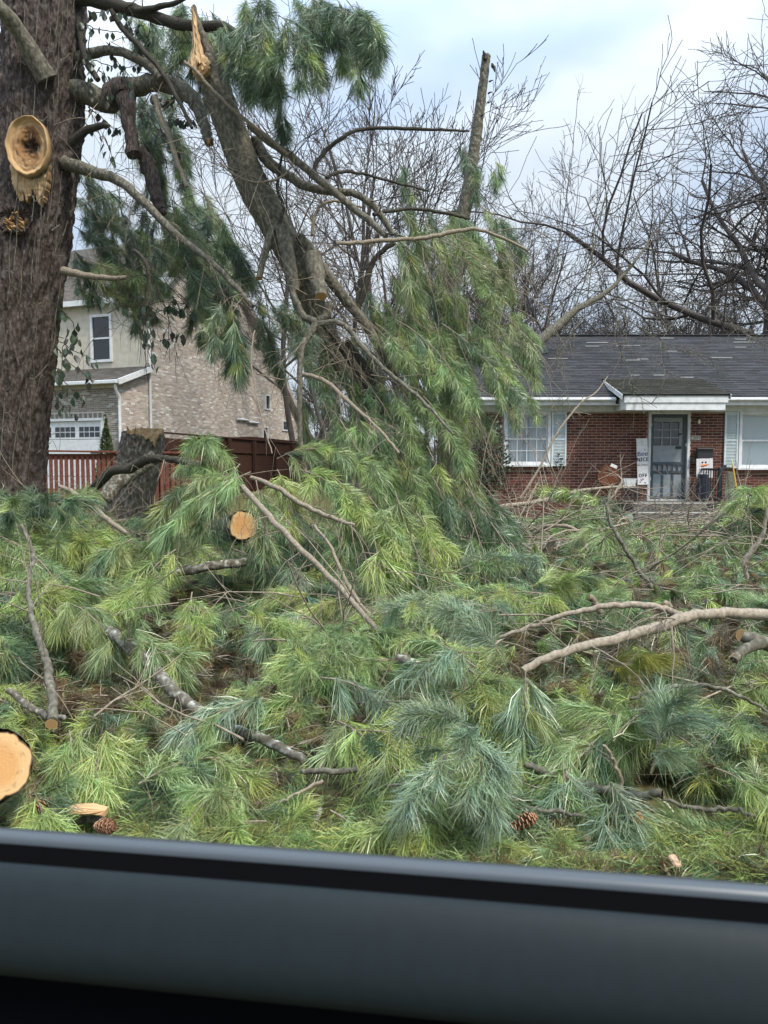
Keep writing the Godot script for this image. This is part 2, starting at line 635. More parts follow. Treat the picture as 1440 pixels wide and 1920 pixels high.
# ---------------------------------------------------------------- the red brick house, facade 18.5 m away
func build_brick_house() -> void:
	var Z := 18.5
	var fx := func(px: float) -> float: return P(px, 850, Z).x
	var fy := func(py: float) -> float: return P(720, py, Z).y
	var xl: float = fx.call(884)
	var xr := xl + 12.5
	var h := thing("brick_house", "single storey red brick house with dark shingle roof and white trim", "house", Vector3(xl, 0, -Z))
	# wall of mortar, with the bricks on it
	var ytop: float = fy.call(771)
	var mb := MB.new()
	var dx0: float = fx.call(1214)
	var dx1: float = fx.call(1292)
	var dy0: float = fy.call(940)
	var dy1: float = fy.call(774)
	var wx0: float = fx.call(944)
	var wx1: float = fx.call(1032)
	var wy0: float = fy.call(874)
	var vx0: float = fx.call(1384)
	var vx1: float = fx.call(1500)
	var vy0: float = fy.call(880)
	# mortar panels round the openings, so that door and windows are real holes
	var cuts := [[xl, wx0, 0.0, ytop], [wx0, wx1, 0.0, wy0], [wx1, dx0, 0.0, ytop], [dx0, dx1, 0.0, dy0], [dx1, vx0, 0.0, ytop], [vx0, vx1, 0.0, vy0], [vx1, xr, 0.0, ytop]]
	for c in cuts:
		mb.box(Vector3((c[0] + c[1]) / 2, (c[2] + c[3]) / 2, -Z - 0.101), Vector3(c[1] - c[0], c[3] - c[2], 0.2))
	var wall := part(h, "wall", mb, M.mortar)
	var keep := func(s0: float, s1: float, y0: float, y1: float) -> bool:
		var a := xl + s0
		var b := xl + s1
		if y1 > ytop:
			return false
		if b > wx0 - 0.01 and a < wx1 + 0.01 and y1 > wy0 - 0.075:
			return false
		if b > dx0 - 0.01 and a < dx1 + 0.01 and y1 > dy0 - 0.01:
			return false
		if b > vx0 - 0.01 and a < vx1 + 0.01 and y1 > vy0 - 0.075:
			return false
		return true
	var tones := [Color(0.17, 0.06, 0.043), Color(0.14, 0.047, 0.036), Color(0.2, 0.076, 0.054), Color(0.11, 0.04, 0.033), Color(0.18, 0.066, 0.048), Color(0.155, 0.068, 0.053)]
	var holder := Node3D.new()
	brick_wall(wall, Vector3(xl, 0, -Z), Vector3.RIGHT, Vector3.BACK, xr - xl - 3.5, 0.0, ytop, keep, tones, 300, 3)
	holder.free()
	# sloping brick sills under the windows
	for w in [[wx0, wx1, wy0], [vx0, vx1, vy0]]:
		var x: float = w[0] - 0.03
		while x < w[1] + 0.02:
			slab(wall, "sill_brick", Vector3(x + 0.031, w[2] - 0.04, -Z + 0.02), Vector3(0.056, 0.07, 0.13), M.sill_brick, Basis(Vector3.RIGHT, 0.2))
			x += 0.066
	# other walls
	var back := MB.new()
	back.box(Vector3(xl + 0.1, ytop / 2, -Z - 4.2), Vector3(0.2, ytop, 7.9))
	back.box(Vector3(xr - 0.1, ytop / 2, -Z - 4.2), Vector3(0.2, ytop, 7.9))
	back.box(Vector3((xl + xr) / 2, ytop / 2, -Z - 8.2), Vector3(xr - xl, ytop, 0.2))
	back.box(Vector3((xl + xr) / 2, ytop - 0.05, -Z - 4.2), Vector3(xr - xl - 0.4, 0.05, 7.8))
	back.box(Vector3((xl + xr) / 2, 0.3, -Z - 4.2), Vector3(xr - xl - 0.4, 0.05, 7.8))
	part(h, "rear_wall", back, M.mortar)
	# gable triangle on the left end
	# roof
	var ze := 18.05
	var zr := 22.5
	var ye := P(720, 746, ze).y
	var yr := P(720, 630, zr).y
	var up := Vector3(0, yr - ye, -(zr - ze))
	var sl := up.length()
	up = up.normalized()
	var rl := Vector3(xl - 0.25, ye, -ze)
	var rr := Vector3(xr + 0.3, ye, -ze)
	var deck := MB.new()
	var nrm := Vector3.RIGHT.cross(up).normalized()
	var br := Vector3(0, yr, -zr)
	var bk := Vector3(0, ye, -(2 * zr - ze))
	deck.face([rl, rr, rr + up * sl, rl + up * sl], nrm)
	deck.face([rl + up * sl, rr + up * sl, Vector3(rr.x, ye, bk.z), Vector3(rl.x, ye, bk.z)], Vector3(0, 1, -1))
	deck.face([rl - nrm * 0.04, rr - nrm * 0.04, rr + up * sl - nrm * 0.04, rl + up * sl - nrm * 0.04], -nrm)
	deck.face([rl, rl + up * sl, Vector3(rl.x, ye, bk.z)], Vector3.LEFT)
	deck.face([rr, rr + up * sl, Vector3(rr.x, ye, bk.z)], Vector3.RIGHT)
	deck.col = Color(0.05, 0.05, 0.055)
	for i in deck.c.size():
		deck.c[i] = Color(0.05, 0.05, 0.055)
	var roof := part(h, "roof", deck, M.shingle)
	shingles(roof, rl, rr, up, sl, Color(0.085, 0.087, 0.094), 0.25, 5)
	slab(roof, "ridge_cap", br + Vector3((xl + xr) / 2, 0.015, 0), Vector3(xr - xl + 0.5, 0.03, 0.22), M.dark_shingle)
	# pale scars where shingles have slipped
	var scars := [[994, 678, 40], [1046, 676, 36], [1185, 679, 28], [1205, 677, 20], [1120, 645, 40], [1178, 651, 44], [1110, 652, 26], [1250, 636, 26], [1258, 662, 22], [1350, 674, 44], [1388, 638, 22], [1395, 644, 40], [1388, 654, 22], [1190, 707, 18], [1235, 707, 20], [1288, 711, 24]]
	for s in scars:
		var f: float = (746.0 - s[1]) / 116.0
		var zz := lerpf(ze, zr, f * 0.86 + f * f * 0.14)
		var p := P(s[0], s[1], zz)
		var t := (zz - ze) / (zr - ze)
		var on := Vector3(p.x, lerpf(ye, yr, t), -zz) + nrm * 0.024
		slab(roof, "pale_shingle", on, Vector3(s[2] * zz / FOCAL, 0.07, 0.008), M.pale_shingle, Basis(Vector3.RIGHT, up, nrm), 0.002)
	# eave: gutter, fascia, frieze
	var hx0: float = P(1170, 750, 17.5).x
	var hx1: float = P(1365, 750, 17.5).x
	for seg in [[xl - 0.25, hx0 - 0.02], [hx1 + 0.02, xr + 0.3]]:
		var gut := MB.new()
		var c: float = (seg[0] + seg[1]) / 2
		gut.box(Vector3(c, ye - 0.035, -ze + 0.045), Vector3(seg[1] - seg[0], 0.075, 0.085), Basis.IDENTITY, 0.02)
		part(h, "gutter", gut, M.white_paint)
		slab(h, "fascia", Vector3(c, ye - 0.1, -ze - 0.02), Vector3(seg[1] - seg[0], 0.13, 0.03), M.white_paint)
	rect(h, "frieze_board", xl, ytop - 0.012, xr, ytop + 0.3, -Z, -Z + 0.03, M.white_paint)
	rect(h, "soffit", xl - 0.2, ye - 0.17, xr + 0.2, ye - 0.145, -Z, -ze, M.white_paint)
	# door hood
	var zh := 17.5
	var hyb: float = P(720, 769, zh).y
	var hym: float = P(720, 755, zh).y
	var hyt: float = P(720, 741, zh).y
	var hood := part(h, "porch_hood", MB.new(), M.white_paint)
	rect(hood, "fascia_board", hx0, hym, hx1, hyt, -zh - 0.03, -zh + 0.02, M.white_paint)
	rect(hood, "lower_fascia_board", hx0 + 0.05, hyb, hx1 - 0.05, hym - 0.003, -zh - 0.05, -zh - 0.005, M.white_paint)
	var hk := MB.new()
	hk.box(Vector3((hx0 + hx1) / 2, (hyb + hyt) / 2, -(zh + Z) / 2 - 0.05), Vector3(hx1 - hx0 - 0.14, hyt - hyb - 0.06, Z - zh - 0.02))
	part(hood, "ceiling_box", hk, M.white_paint)
	var hup := Vector3(0, 0.55, -1.7).normalized()
	var ha := Vector3(hx0 - 0.04, hyt + 0.012, -zh + 0.05)
	var hb := Vector3(hx1 + 0.04, hyt + 0.012, -zh + 0.05)
	var hn := Vector3.RIGHT.cross(hup).normalized()
	var hd := MB.new()
	hd.col = Color(0.05, 0.05, 0.055)
	hd.box((ha + hb) / 2 + hup * 0.95 - hn * 0.012, Vector3(hb.x - ha.x, 1.9, 0.024), Basis(Vector3.RIGHT, hup, hn))
	part(hood, "hood_roof", hd, M.shingle)
	shingles(hood, ha, hb, hup, 1.75, Color(0.075, 0.075, 0.062), 0.25, 6)
	for e in [ha.x - 0.012, hb.x + 0.012]:
		slab(hood, "rake_board", Vector3(e, ha.y, ha.z) + hup * 0.8 - hn * 0.06, Vector3(0.02, 1.6, 0.12), M.white_paint, Basis(Vector3.RIGHT, hup, hn))
	# windows
	house_window(h, wx0, wx1, wy0, ytop - 0.012, Z, 4, 2, true)
	house_window(h, vx0, vx1, vy0, ytop - 0.012, Z, 1, 1, false)
	# shutters with louvres
	for s in [[fx.call(1033), fx.call(1061), 0], [fx.call(1356), fx.call(1382), 1]]:
		var sh := MB.new()
		var y0: float = fy.call(874 if s[2] == 0 else 878)
		var y1 := ytop - 0.02
		frame_of(sh, s[0], y0, s[1], y1, 0.045, -Z + 0.035, 0.035)
		var ym: float = lerpf(y0, y1, 0.5)
		sh.box(Vector3((s[0] + s[1]) / 2, ym, -Z + 0.035), Vector3(s[1] - s[0] - 0.092, 0.06, 0.033))
		sh.box(Vector3((s[0] + s[1]) / 2, (y0 + y1) / 2, -Z + 0.018), Vector3(s[1] - s[0] - 0.02, y1 - y0 - 0.02, 0.012))
		var sp := part(h, "shutter", sh, M.blue_white)
		var y := y0 + 0.075
		while y < y1 - 0.06:
			if absf(y - ym) > 0.05:
				slab(sp, "louvre", Vector3((s[0] + s[1]) / 2, y, -Z + 0.036), Vector3(s[1] - s[0] - 0.094, 0.006, 0.034), M.blue_white, Basis(Vector3.RIGHT, 0.65), 0.0)
			y += 0.036
	# metal flower decoration on the left shutter
	var sx: float = fx.call(1046)
	for b in [[0, 0.0, 0.62], [0.07, -0.02, 0.5], [-0.04, 0, 0.42], [0.06, 0, 0.36], [0.0, 0, 0.3]]:
		var bf := MB.new()
		for k in [-1.0, 1.0]:
			bf.box(Vector3(sx + b[0] + k * 0.022, 0.98 + b[2], -Z + 0.075), Vector3(0.045, 0.03, 0.004), Basis(Vector3.BACK, k * 0.6), 0.0)
		bf.box(Vector3(sx + b[0], 0.98 + b[2] - 0.1, -Z + 0.072), Vector3(0.008, 0.2, 0.006))
		part(h, "metal_leaf_ornament", bf, M.black_metal)
	# storm door in a white frame
	var dw := MB.new()
	frame_of(dw, dx0, dy0 - 0.02, dx1, dy1 + 0.03, 0.065, -Z - 0.01, 0.12)
	part(h, "door_frame", dw, M.white_paint)
	var a0 := dx0 + 0.07
	var a1 := dx1 - 0.07
	var b0 := dy0 + 0.05
	var b1 := dy1 - 0.04
	var mid: float = fy.call(869)
	var low: float = fy.call(885)
	# the wooden door behind, with nine lights
	var inner := MB.new()
	var l0: float = fx.call(1226)
	var l1: float = fx.call(1274)
	var ly0: float = fy.call(835)
	var ly1: float = fy.call(791)
	inner.box(Vector3((a0 + a1) / 2, (b0 + ly0) / 2, -Z - 0.075), Vector3(a1 - a0, ly0 - b0, 0.04))
	inner.box(Vector3((a0 + a1) / 2, (b1 + ly1) / 2, -Z - 0.075), Vector3(a1 - a0, b1 - ly1, 0.04))
	inner.box(Vector3((a0 + l0) / 2, (ly1 + ly0) / 2, -Z - 0.075), Vector3(l0 - a0, ly1 - ly0, 0.04))
	inner.box(Vector3((a1 + l1) / 2, (ly1 + ly0) / 2, -Z - 0.075), Vector3(a1 - l1, ly1 - ly0, 0.04))
	for i in [1, 2]:
		inner.box(Vector3(lerpf(l0, l1, i / 3.0), (ly0 + ly1) / 2, -Z - 0.073), Vector3(0.028, ly1 - ly0, 0.03))
		inner.box(Vector3((l0 + l1) / 2, lerpf(ly0, ly1, i / 3.0), -Z - 0.0735), Vector3(l1 - l0, 0.028, 0.03))
	var door := part(h, "door", inner, M.door_grey)
	for i in 3:
		for j in 3:
			var cx := lerpf(l0, l1, (i + 0.5) / 3.0)
			var cy := lerpf(ly0, ly1, (j + 0.5) / 3.0)
			slab(door, "pane", Vector3(cx, cy, -Z - 0.085), Vector3((l1 - l0) / 3 - 0.026, (ly1 - ly0) / 3 - 0.026, 0.006), M.dark_glass, Basis.IDENTITY, 0.0)
	var kn := MB.new()
	kn.box(Vector3(fx.call(1273), fy.call(839), -Z - 0.035), Vector3(0.14, 0.06, 0.03), Basis.IDENTITY, 0.01)
	kn.box(Vector3(fx.call(1276), fy.call(814), -Z - 0.04), Vector3(0.04, 0.05, 0.04), Basis.IDENTITY, 0.012)
	part(door, "door_lock", kn, M.black_metal)
	var sd := MB.new()
	frame_of(sd, a0, b0, a1, b1, 0.075, -Z - 0.03, 0.03)
	sd.box(Vector3((a0 + a1) / 2, mid, -Z - 0.029), Vector3(a1 - a0 - 0.15, 0.07, 0.03))
	sd.box(Vector3((a0 + a1) / 2, low, -Z - 0.029), Vector3(a1 - a0 - 0.15, 0.06, 0.03))
	for i in range(1, 6):
		sd.box(Vector3(lerpf(a0 + 0.07, a1 - 0.07, i / 6.0), (mid + low) / 2, -Z - 0.028), Vector3(0.022, mid - low - 0.06, 0.022))
	for i in [1, 2]:
		sd.box(Vector3(lerpf(a0 + 0.07, a1 - 0.07, i / 3.0), (b0 + low) / 2, -Z - 0.028), Vector3(0.05, low - b0 - 0.1, 0.024))
	var storm := part(h, "storm_door", sd, M.door_frame)
	for i in 3:
		var c := lerpf(a0 + 0.07, a1 - 0.07, (i + 0.5) / 3.0)
		slab(storm, "lower_panel", Vector3(c, (b0 + low) / 2, -Z - 0.04), Vector3((a1 - a0 - 0.14) / 3 - 0.05, low - b0 - 0.1, 0.008), M.screen_panel, Basis.IDENTITY, 0.0)
	for q in [[1218, 796, a0 + 0.01], [1215, 898, a0 + 0.01], [1286, 834, a1 - 0.01]]:
		slab(storm, "hinge", Vector3(q[2], fy.call(q[1]), -Z + 0.0), Vector3(0.03, 0.08, 0.03), M.white_paint)
	slab(h, "threshold", Vector3((dx0 + dx1) / 2, dy0 - 0.03, -Z + 0.09), Vector3(dx1 - dx0 + 0.1, 0.05, 0.22), M.concrete)
	slab(h, "doorway_back", Vector3((dx0 + dx1) / 2, (dy0 + dy1) / 2, -Z - 0.3), Vector3(dx1 - dx0 + 0.4, dy1 - dy0 + 0.4, 0.02), M.dark_inside)
	# porch light
	var lamp := MB.new()
	lamp.box(P(1311, 783, Z - 0.05), Vector3(0.09, 0.06, 0.1), Basis.IDENTITY, 0.015)
	var lp := part(h, "porch_lamp", lamp, M.black_metal)
	var bulb := MB.new()
	var bp := P(1311, 789, Z - 0.09)
	bulb.tube(PackedVector3Array([bp + Vector3(0, 0.03, 0), bp + Vector3(0, 0.01, 0), bp + Vector3(0, -0.03, 0), bp + Vector3(0, -0.06, 0), bp + Vector3(0, -0.075, 0)]), PackedFloat32Array([0.015, 0.022, 0.036, 0.028, 0.006]), 10)
	part(lp, "bulb", bulb, M.bulb)
	# house number
	var pl := P(1303.5, 821, Z - 0.012)
	var plate := slab(h, "number_plate", pl, Vector3(0.27, 0.11, 0.012), M.number_plate)
	text_on(plate, "digits", "2205", "Droid Serif", 0.12, pl + Vector3(0, 0, 0.008), M.ink, Basis.IDENTITY, true)


func house_window(h: Node3D, x0: float, x1: float, y0: float, y1: float, Z: float, nx: int, ny: int, curtains: bool) -> void:
	var fr := MB.new()
	frame_of(fr, x0, y0, x1, y1, 0.075, -Z - 0.02, 0.11)
	var w := part(h, "window", fr, M.white_paint)
	slab(w, "sill", Vector3((x0 + x1) / 2, y0 + 0.012, -Z + 0.05), Vector3(x1 - x0 + 0.06, 0.05, 0.1), M.white_paint)
	var ym := lerpf(y0, y1, 0.5)
	for s in 2:
		var sy0 := y0 + 0.07 if s == 0 else ym - 0.02
		var sy1 := ym + 0.02 if s == 0 else y1 - 0.07
		var z := -Z - 0.035 - 0.03 * s
		var sash := MB.new()
		frame_of(sash, x0 + 0.07, sy0, x1 - 0.07, sy1, 0.04, z, 0.03)
		for i in range(1, nx):
			sash.box(Vector3(lerpf(x0 + 0.1, x1 - 0.1, float(i) / nx), (sy0 + sy1) / 2, z), Vector3(0.018, sy1 - sy0 - 0.08, 0.022))
		for j in range(1, ny):
			sash.box(Vector3((x0 + x1) / 2, lerpf(sy0, sy1, float(j) / ny), z + 0.001), Vector3(x1 - x0 - 0.22, 0.018, 0.022))
		part(w, "sash", sash, M.white_paint)
		slab(w, "pane", Vector3((x0 + x1) / 2, (sy0 + sy1) / 2, z - 0.004), Vector3(x1 - x0 - 0.2, sy1 - sy0 - 0.06, 0.004), M.glass, Basis.IDENTITY, 0.0)
	if curtains:
		var cu := MB.new()
		var n := 90
		for i in n:
			var u0 := float(i) / n
			var u1 := float(i + 1) / n
			if absf(u0 - 0.5) < 0.07:
				continue
			var f := func(u: float) -> Vector3: return Vector3(lerpf(x0, x1, u), 0, -Z - 0.16 + 0.025 * sin(u * 70.0) + 0.012 * sin(u * 31.0 + 1.0))
			var a: Vector3 = f.call(u0)
			var b: Vector3 = f.call(u1)
			cu.face([a + Vector3(0, y0, 0), b + Vector3(0, y0, 0), b + Vector3(0, y1, 0), a + Vector3(0, y1, 0)], Vector3.BACK)
		part(w, "curtain", cu, M.curtain)
	else:
		var y := y0 + 0.08
		var bl := MB.new()
		while y < y1 - 0.05:
			bl.box(Vector3((x0 + x1) / 2, y, -Z - 0.14), Vector3(x1 - x0 - 0.16, 0.026, 0.002), Basis(Vector3.RIGHT, 0.5))
			y += 0.025
		part(w, "blind", bl, M.blind, "stuff")
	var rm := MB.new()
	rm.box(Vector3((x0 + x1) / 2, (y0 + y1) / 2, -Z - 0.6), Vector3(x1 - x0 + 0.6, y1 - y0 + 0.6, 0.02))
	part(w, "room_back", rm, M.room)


# ---------------------------------------------------------------- things on and round the porch
func build_porch() -> void:
	var xa := P(1188, 945, 17.35).x
	var xb := P(1350, 945, 17.35).x
	var st := thing("porch_steps", "grey concrete porch slab with two weathered steps before the door", "steps", Vector3((xa + xb) / 2, 0, -17.6))
	var y1: float = P(720, 943, 17.35).y
	var y2: float = P(720, 961, 16.98).y
	var y3: float = P(720, 979, 16.6).y
	rect(st, "porch_slab", xa, 0.0, xb, y1, -17.35, -18.49, M.concrete, 0.012)
	rect(st, "step", xa - 0.08, 0.0, xb - 0.02, y2, -16.98, -17.348, M.concrete, 0.012)
	rect(st, "step", xa + 0.25, 0.0, xb - 0.05, maxf(y3, 0.06), -16.6, -16.978, M.concrete, 0.012)
	for e in [[y1, -17.34, xa, xb], [y2, -16.97, xa - 0.08, xb - 0.02], [maxf(y3, 0.06), -16.59, xa + 0.25, xb - 0.05]]:
		rect(st, "nosing", e[2], e[0] - 0.025, e[3], e[0] + 0.004, e[1], e[1] - 0.06, M.pale_concrete, 0.006)

	# tall welcome board
	var sz := 18.3
	var a := P(1194, 822, sz)
	var b := P(1215, 909, sz)
	var lean := Basis(Vector3.BACK, 0.035) * Basis(Vector3.RIGHT, -0.04)
	var c := (a + b) / 2
	var sg := thing("porch_sign", "tall narrow white board reading Bee nice or buzz off beside the door", "sign", Vector3(c.x, b.y, -sz))
	var board := slab(sg, "board", c, Vector3(0.27, a.y - b.y, 0.022), M.sign_white, lean)
	var words := [["Bee", "Droid Serif", 0.15, 0.62, M.ink_blue], ["NICE", "Droid Sans", 0.125, 0.50, M.ink_dark], ["or buzz", "Droid Serif", 0.07, 0.39, M.ink_gold], ["OFF", "Droid Sans", 0.12, 0.155, M.ink_dark]]
	for w in words:
		var p: Vector3 = c + lean * Vector3(0, (w[3] - 0.455) * (a.y - b.y), 0.0135)
		text_on(board, "lettering", w[0], w[1], w[2], p, w[4], lean, true)
	# printed bees and blossoms: flat print, a few small raised decals
	for k in 9:
		var mb := MB.new()
		var q := c + lean * Vector3(R(-0.09, 0.09), (R(0.73, 0.95) if k < 5 else R(0.04, 0.13)) * (a.y - b.y) - 0.5 * (a.y - b.y), 0.0125)
		mb.tube(PackedVector3Array([q, q + lean * Vector3(0, 0, 0.0015)]), PackedFloat32Array([R(0.015, 0.03), 0.012]), 7)
		part(board, "printed_blossom", mb, M.ink_violet if k % 2 else M.ink_pale)

	# planter on a stand, left of the steps
	var pz := 17.6
	var pa := P(1168, 898, pz)
	var pb := P(1191, 912, pz)
	var planter := thing("flower_box", "small empty white flower box on the left porch railing", "planter", Vector3((pa.x + pb.x) / 2, pb.y, -pz))
	var fb := MB.new()
	var bw := pb.x - pa.x
	var bh := pa.y - pb.y
	for s in [[-0.5, 0.0, 0.14], [0.5, 0.0, 0.14]]:
		fb.box(Vector3((pa.x + pb.x) / 2 + s[0] * bw * 0.9, (pa.y + pb.y) / 2, -pz), Vector3(0.012, bh, 0.14), Basis(Vector3.BACK, -s[0] * 0.5), 0.003)
	fb.box(Vector3((pa.x + pb.x) / 2, (pa.y + pb.y) / 2, -pz + 0.07), Vector3(bw * 0.88, bh, 0.012), Basis(Vector3.RIGHT, 0.12), 0.003)
	fb.box(Vector3((pa.x + pb.x) / 2, (pa.y + pb.y) / 2, -pz - 0.07), Vector3(bw * 0.88, bh, 0.012), Basis(Vector3.RIGHT, -0.12), 0.003)
	fb.box(Vector3((pa.x + pb.x) / 2, pb.y + 0.008, -pz), Vector3(bw * 0.8, 0.012, 0.12))
	part(planter, "box", fb, M.white_paint)
	var rim := MB.new()
	frame_flat(rim, pa.x - 0.02, pb.x + 0.02, -pz - 0.09, -pz + 0.09, pa.y, 0.022)
	part(planter, "rim", rim, M.white_paint)

	# left railing: black metal, mostly behind branches
	build_rail("left", P(1166, 915, 17.5).x, P(1190, 915, 17.5).x, 17.5, P(720, 914, 17.5).y - 0.01)
	# right railing, running towards the lawn
	var rz := 17.2
	var rt: float = P(720, 878, rz).y
	var r0 := P(1349, 880, rz).x
	var rail := thing("porch_railing", "black porch railing with post right of the concrete steps", "railing", Vector3(r0, 0, -rz))
	slab(rail, "top_rail", Vector3(r0 + 0.13, rt, -rz), Vector3(0.3, 0.05, 0.08), M.black_metal)
	slab(rail, "side_rail", Vector3(r0 + 0.02, rt - 0.03, -rz - 0.55), Vector3(0.05, 0.05, 1.1), M.black_metal)
	slab(rail, "lower_rail", Vector3(r0 + 0.02, y1 + 0.08, -rz - 0.55), Vector3(0.04, 0.04, 1.1), M.black_metal)
	for i in 8:
		slab(rail, "baluster", Vector3(r0 + 0.02, (rt + y1) / 2, -rz - 0.1 - i * 0.13), Vector3(0.02, rt - y1, 0.02), M.black_metal, Basis.IDENTITY, 0.0)
	slab(rail, "post", Vector3(r0 + 0.015, rt / 2, -rz + 0.02), Vector3(0.07, rt, 0.07), M.black_metal)
	slab(rail, "post_cap", Vector3(r0 + 0.1, rt + 0.05, -rz), Vector3(0.1, 0.06, 0.06), M.black_metal)
	# weathered boards leaning on it
	var bd := thing("weathered_boards", "green grey weathered boards leaning upright against the black railing", "boards", Vector3(r0 + 0.17, 0, -17.05))
	for i in 3:
		slab(bd, "board", Vector3(r0 + 0.11 + i * 0.08, rt / 2 - 0.04, -17.06 - i * 0.014), Vector3(0.078, rt - 0.05 - 0.03 * i, 0.022), M.old_wood, Basis(Vector3.BACK, -0.05 + 0.02 * i) * Basis(Vector3.RIGHT, -0.06))
	# yellow pole
	var yp := MB.new()
	var p0 := P(1374, 872, 17.0)
	var p1 := P(1391, 962, 16.9)
	p1.y = 0.02
	yp.tube(PackedVector3Array([p0, (p0 + p1) / 2, p1]), PackedFloat32Array([0.017, 0.017, 0.017]), 8)
	var pole := thing("yellow_pole", "yellow tool handle leaning beside the weathered boards", "pole", p1)
	part(pole, "shaft", yp, M.yellow)
	var tip := MB.new()
	tip.tube(PackedVector3Array([p0 + (p0 - p1) * 0.09 + Vector3(-0.02, 0, 0), p0]), PackedFloat32Array([0.015, 0.019]), 8)
	part(pole, "end_cap", tip, M.lime)

	# mailbox, snowman board, tall can
	var mz := 18.38
	var m0 := P(1306, 841, mz)
	var m1 := P(1335, 866, mz)
	var mail := thing("wall_mailbox", "black metal mailbox on the brick wall above the snowman board", "mailbox", Vector3((m0.x + m1.x) / 2, m1.y, -mz))
	slab(mail, "body", (m0 + m1) / 2, Vector3(m1.x - m0.x, m0.y - m1.y, 0.14), M.black_metal, Basis.IDENTITY, 0.015)
	slab(mail, "lid", Vector3((m0.x + m1.x) / 2, m0.y + 0.005, -mz + 0.02), Vector3(m1.x - m0.x + 0.03, 0.02, 0.19), M.black_metal, Basis(Vector3.RIGHT, 0.2))
	slab(mail, "bracket", Vector3(m0.x - 0.05, m1.y + 0.02, -mz + 0.0), Vector3(0.1, 0.09, 0.05), M.black_metal)
	var nz := 18.2
	var n0 := P(1306, 860, nz)
	var n1 := P(1336, 897, nz)
	var tilt := Basis(Vector3.BACK, 0.03)
	var nc := (n0 + n1) / 2
	var snow := thing("snowman_board", "white wooden board painted with a snowman face under the mailbox", "sign", Vector3(nc.x, n1.y, -nz))
	for i in 5:
		slab(snow, "plank", nc + tilt * Vector3((i - 2) * (n1.x - n0.x) / 5, R(-0.006, 0.006), 0), Vector3((n1.x - n0.x) / 5 - 0.003, n0.y - n1.y, 0.018), M.sign_white, tilt, 0.002)
	for e in [-0.055, 0.025]:
		var ey := MB.new()
		var q := nc + tilt * Vector3(e, 0.15, 0.0095)
		ey.tube(PackedVector3Array([q, q + Vector3(0, 0, 0.004)]), PackedFloat32Array([0.024, 0.022]), 10)
		part(snow, "eye", ey, M.ink)
	var nose := MB.new()
	var nq := nc + tilt * Vector3(-0.09, 0.065, 0.011)
	nose.tube(PackedVector3Array([nq, nq + Vector3(0.11, 0.02, 0.0), nq + Vector3(0.2, 0.045, 0.0)]), PackedFloat32Array([0.034, 0.028, 0.004]), 8)
	for i in nose.v.size():
		nose.v[i].z = -nz + 0.0095 + (nose.v[i].z + nz - 0.0095) * 0.15
	part(snow, "carrot_nose", nose, M.carrot)
	for i in 8:
		var an := lerpf(-2.75, -0.4, i / 7.0)
		var mq := nc + tilt * Vector3(cos(an) * 0.135, 0.045 + sin(an) * 0.15, 0.0095)
		var co := MB.new()
		co.tube(PackedVector3Array([mq, mq + Vector3(0, 0, 0.004)]), PackedFloat32Array([0.012, 0.011]), 8)
		part(snow, "mouth_dot", co, M.ink)
	var cz := 18.15
	var c0 := P(1319, 893, cz)
	var yb := y1
	var can := thing("milk_can", "tall dark blue metal can standing beside the door under the snowman board", "can", Vector3(c0.x, yb, -cz))
	var prof := [[0.165, 0.0], [0.17, 0.02], [0.165, 0.04], [0.165, 0.4], [0.16, 0.44], [0.11, 0.52], [0.105, 0.6], [0.13, 0.63], [0.125, 0.65], [0.02, 0.66]]
	lathe(can, "body", Vector3(c0.x, yb, -cz), prof, 20, M.can_blue)
	for sgn in [-1.0, 1.0]:
		var hn := MB.new()
		var hp := Vector3(c0.x + sgn * 0.13, yb + 0.47, -cz)
		hn.tube(PackedVector3Array([hp, hp + Vector3(sgn * 0.05, 0.04, 0), hp + Vector3(sgn * 0.04, 0.1, 0), hp + Vector3(-sgn * 0.02, 0.1, 0)]), PackedFloat32Array([0.009, 0.009, 0.009, 0.009]), 6)
		part(can, "handle", hn, M.can_blue)

	# sunflower stake
	var fz := 16.4
	var fc := P(1406, 927, fz)
	var sun := thing("sunflower_stake", "rusty metal sunflower garden stake right of the yellow pole", "garden ornament", Vector3(fc.x, 0, -fz))
	var stem := MB.new()
	stem.tube(PackedVector3Array([Vector3(fc.x, 0, -fz - 0.01), fc + Vector3(0, 0, -0.01)]), PackedFloat32Array([0.008, 0.008]), 6)
	part(sun, "stem", stem, M.rust)
	var disc := MB.new()
	disc.tube(PackedVector3Array([fc + Vector3(0, 0, -0.01), fc + Vector3(0, 0, 0.012), fc + Vector3(0, 0, 0.02)]), PackedFloat32Array([0.1, 0.095, 0.02]), 16)
	part(sun, "seed_disc", disc, M.rust)
	for i in 18:
		var an := TAU * i / 18.0
		var d := Vector3(cos(an), sin(an), 0)
		var sd := Vector3(-sin(an), cos(an), 0)
		var pt := MB.new()
		var q := fc + d * 0.09
		var zo := Vector3(0, 0, 0.004 * (i % 2))
		pt.face([q - sd * 0.018 + zo, q + d * 0.06 - sd * 0.026 + Vector3(0, 0, 0.012), q + d * 0.12 + zo, q + d * 0.06 + sd * 0.026 + Vector3(0, 0, 0.012), q + sd * 0.018 + zo], Vector3.BACK)
		part(sun, "petal", pt, M.straw)

	# rusty round table on its edge, with a pale tag
	var tz := 18.1
	var tc := P(1140, 893, tz)
	var table := thing("rusty_round_lid", "rust brown round metal lid leaning on the wall left of the sign", "lid", Vector3(tc.x, 0.0, -tz))
	var tp := MB.new()
	var tn := Vector3(0.05, 0.16, 1).normalized()
	tp.tube(PackedVector3Array([tc - tn * 0.03, tc + tn * 0.0, tc + tn * 0.02]), PackedFloat32Array([0.28, 0.285, 0.26]), 24)
	part(table, "dished_top", tp, M.rust)
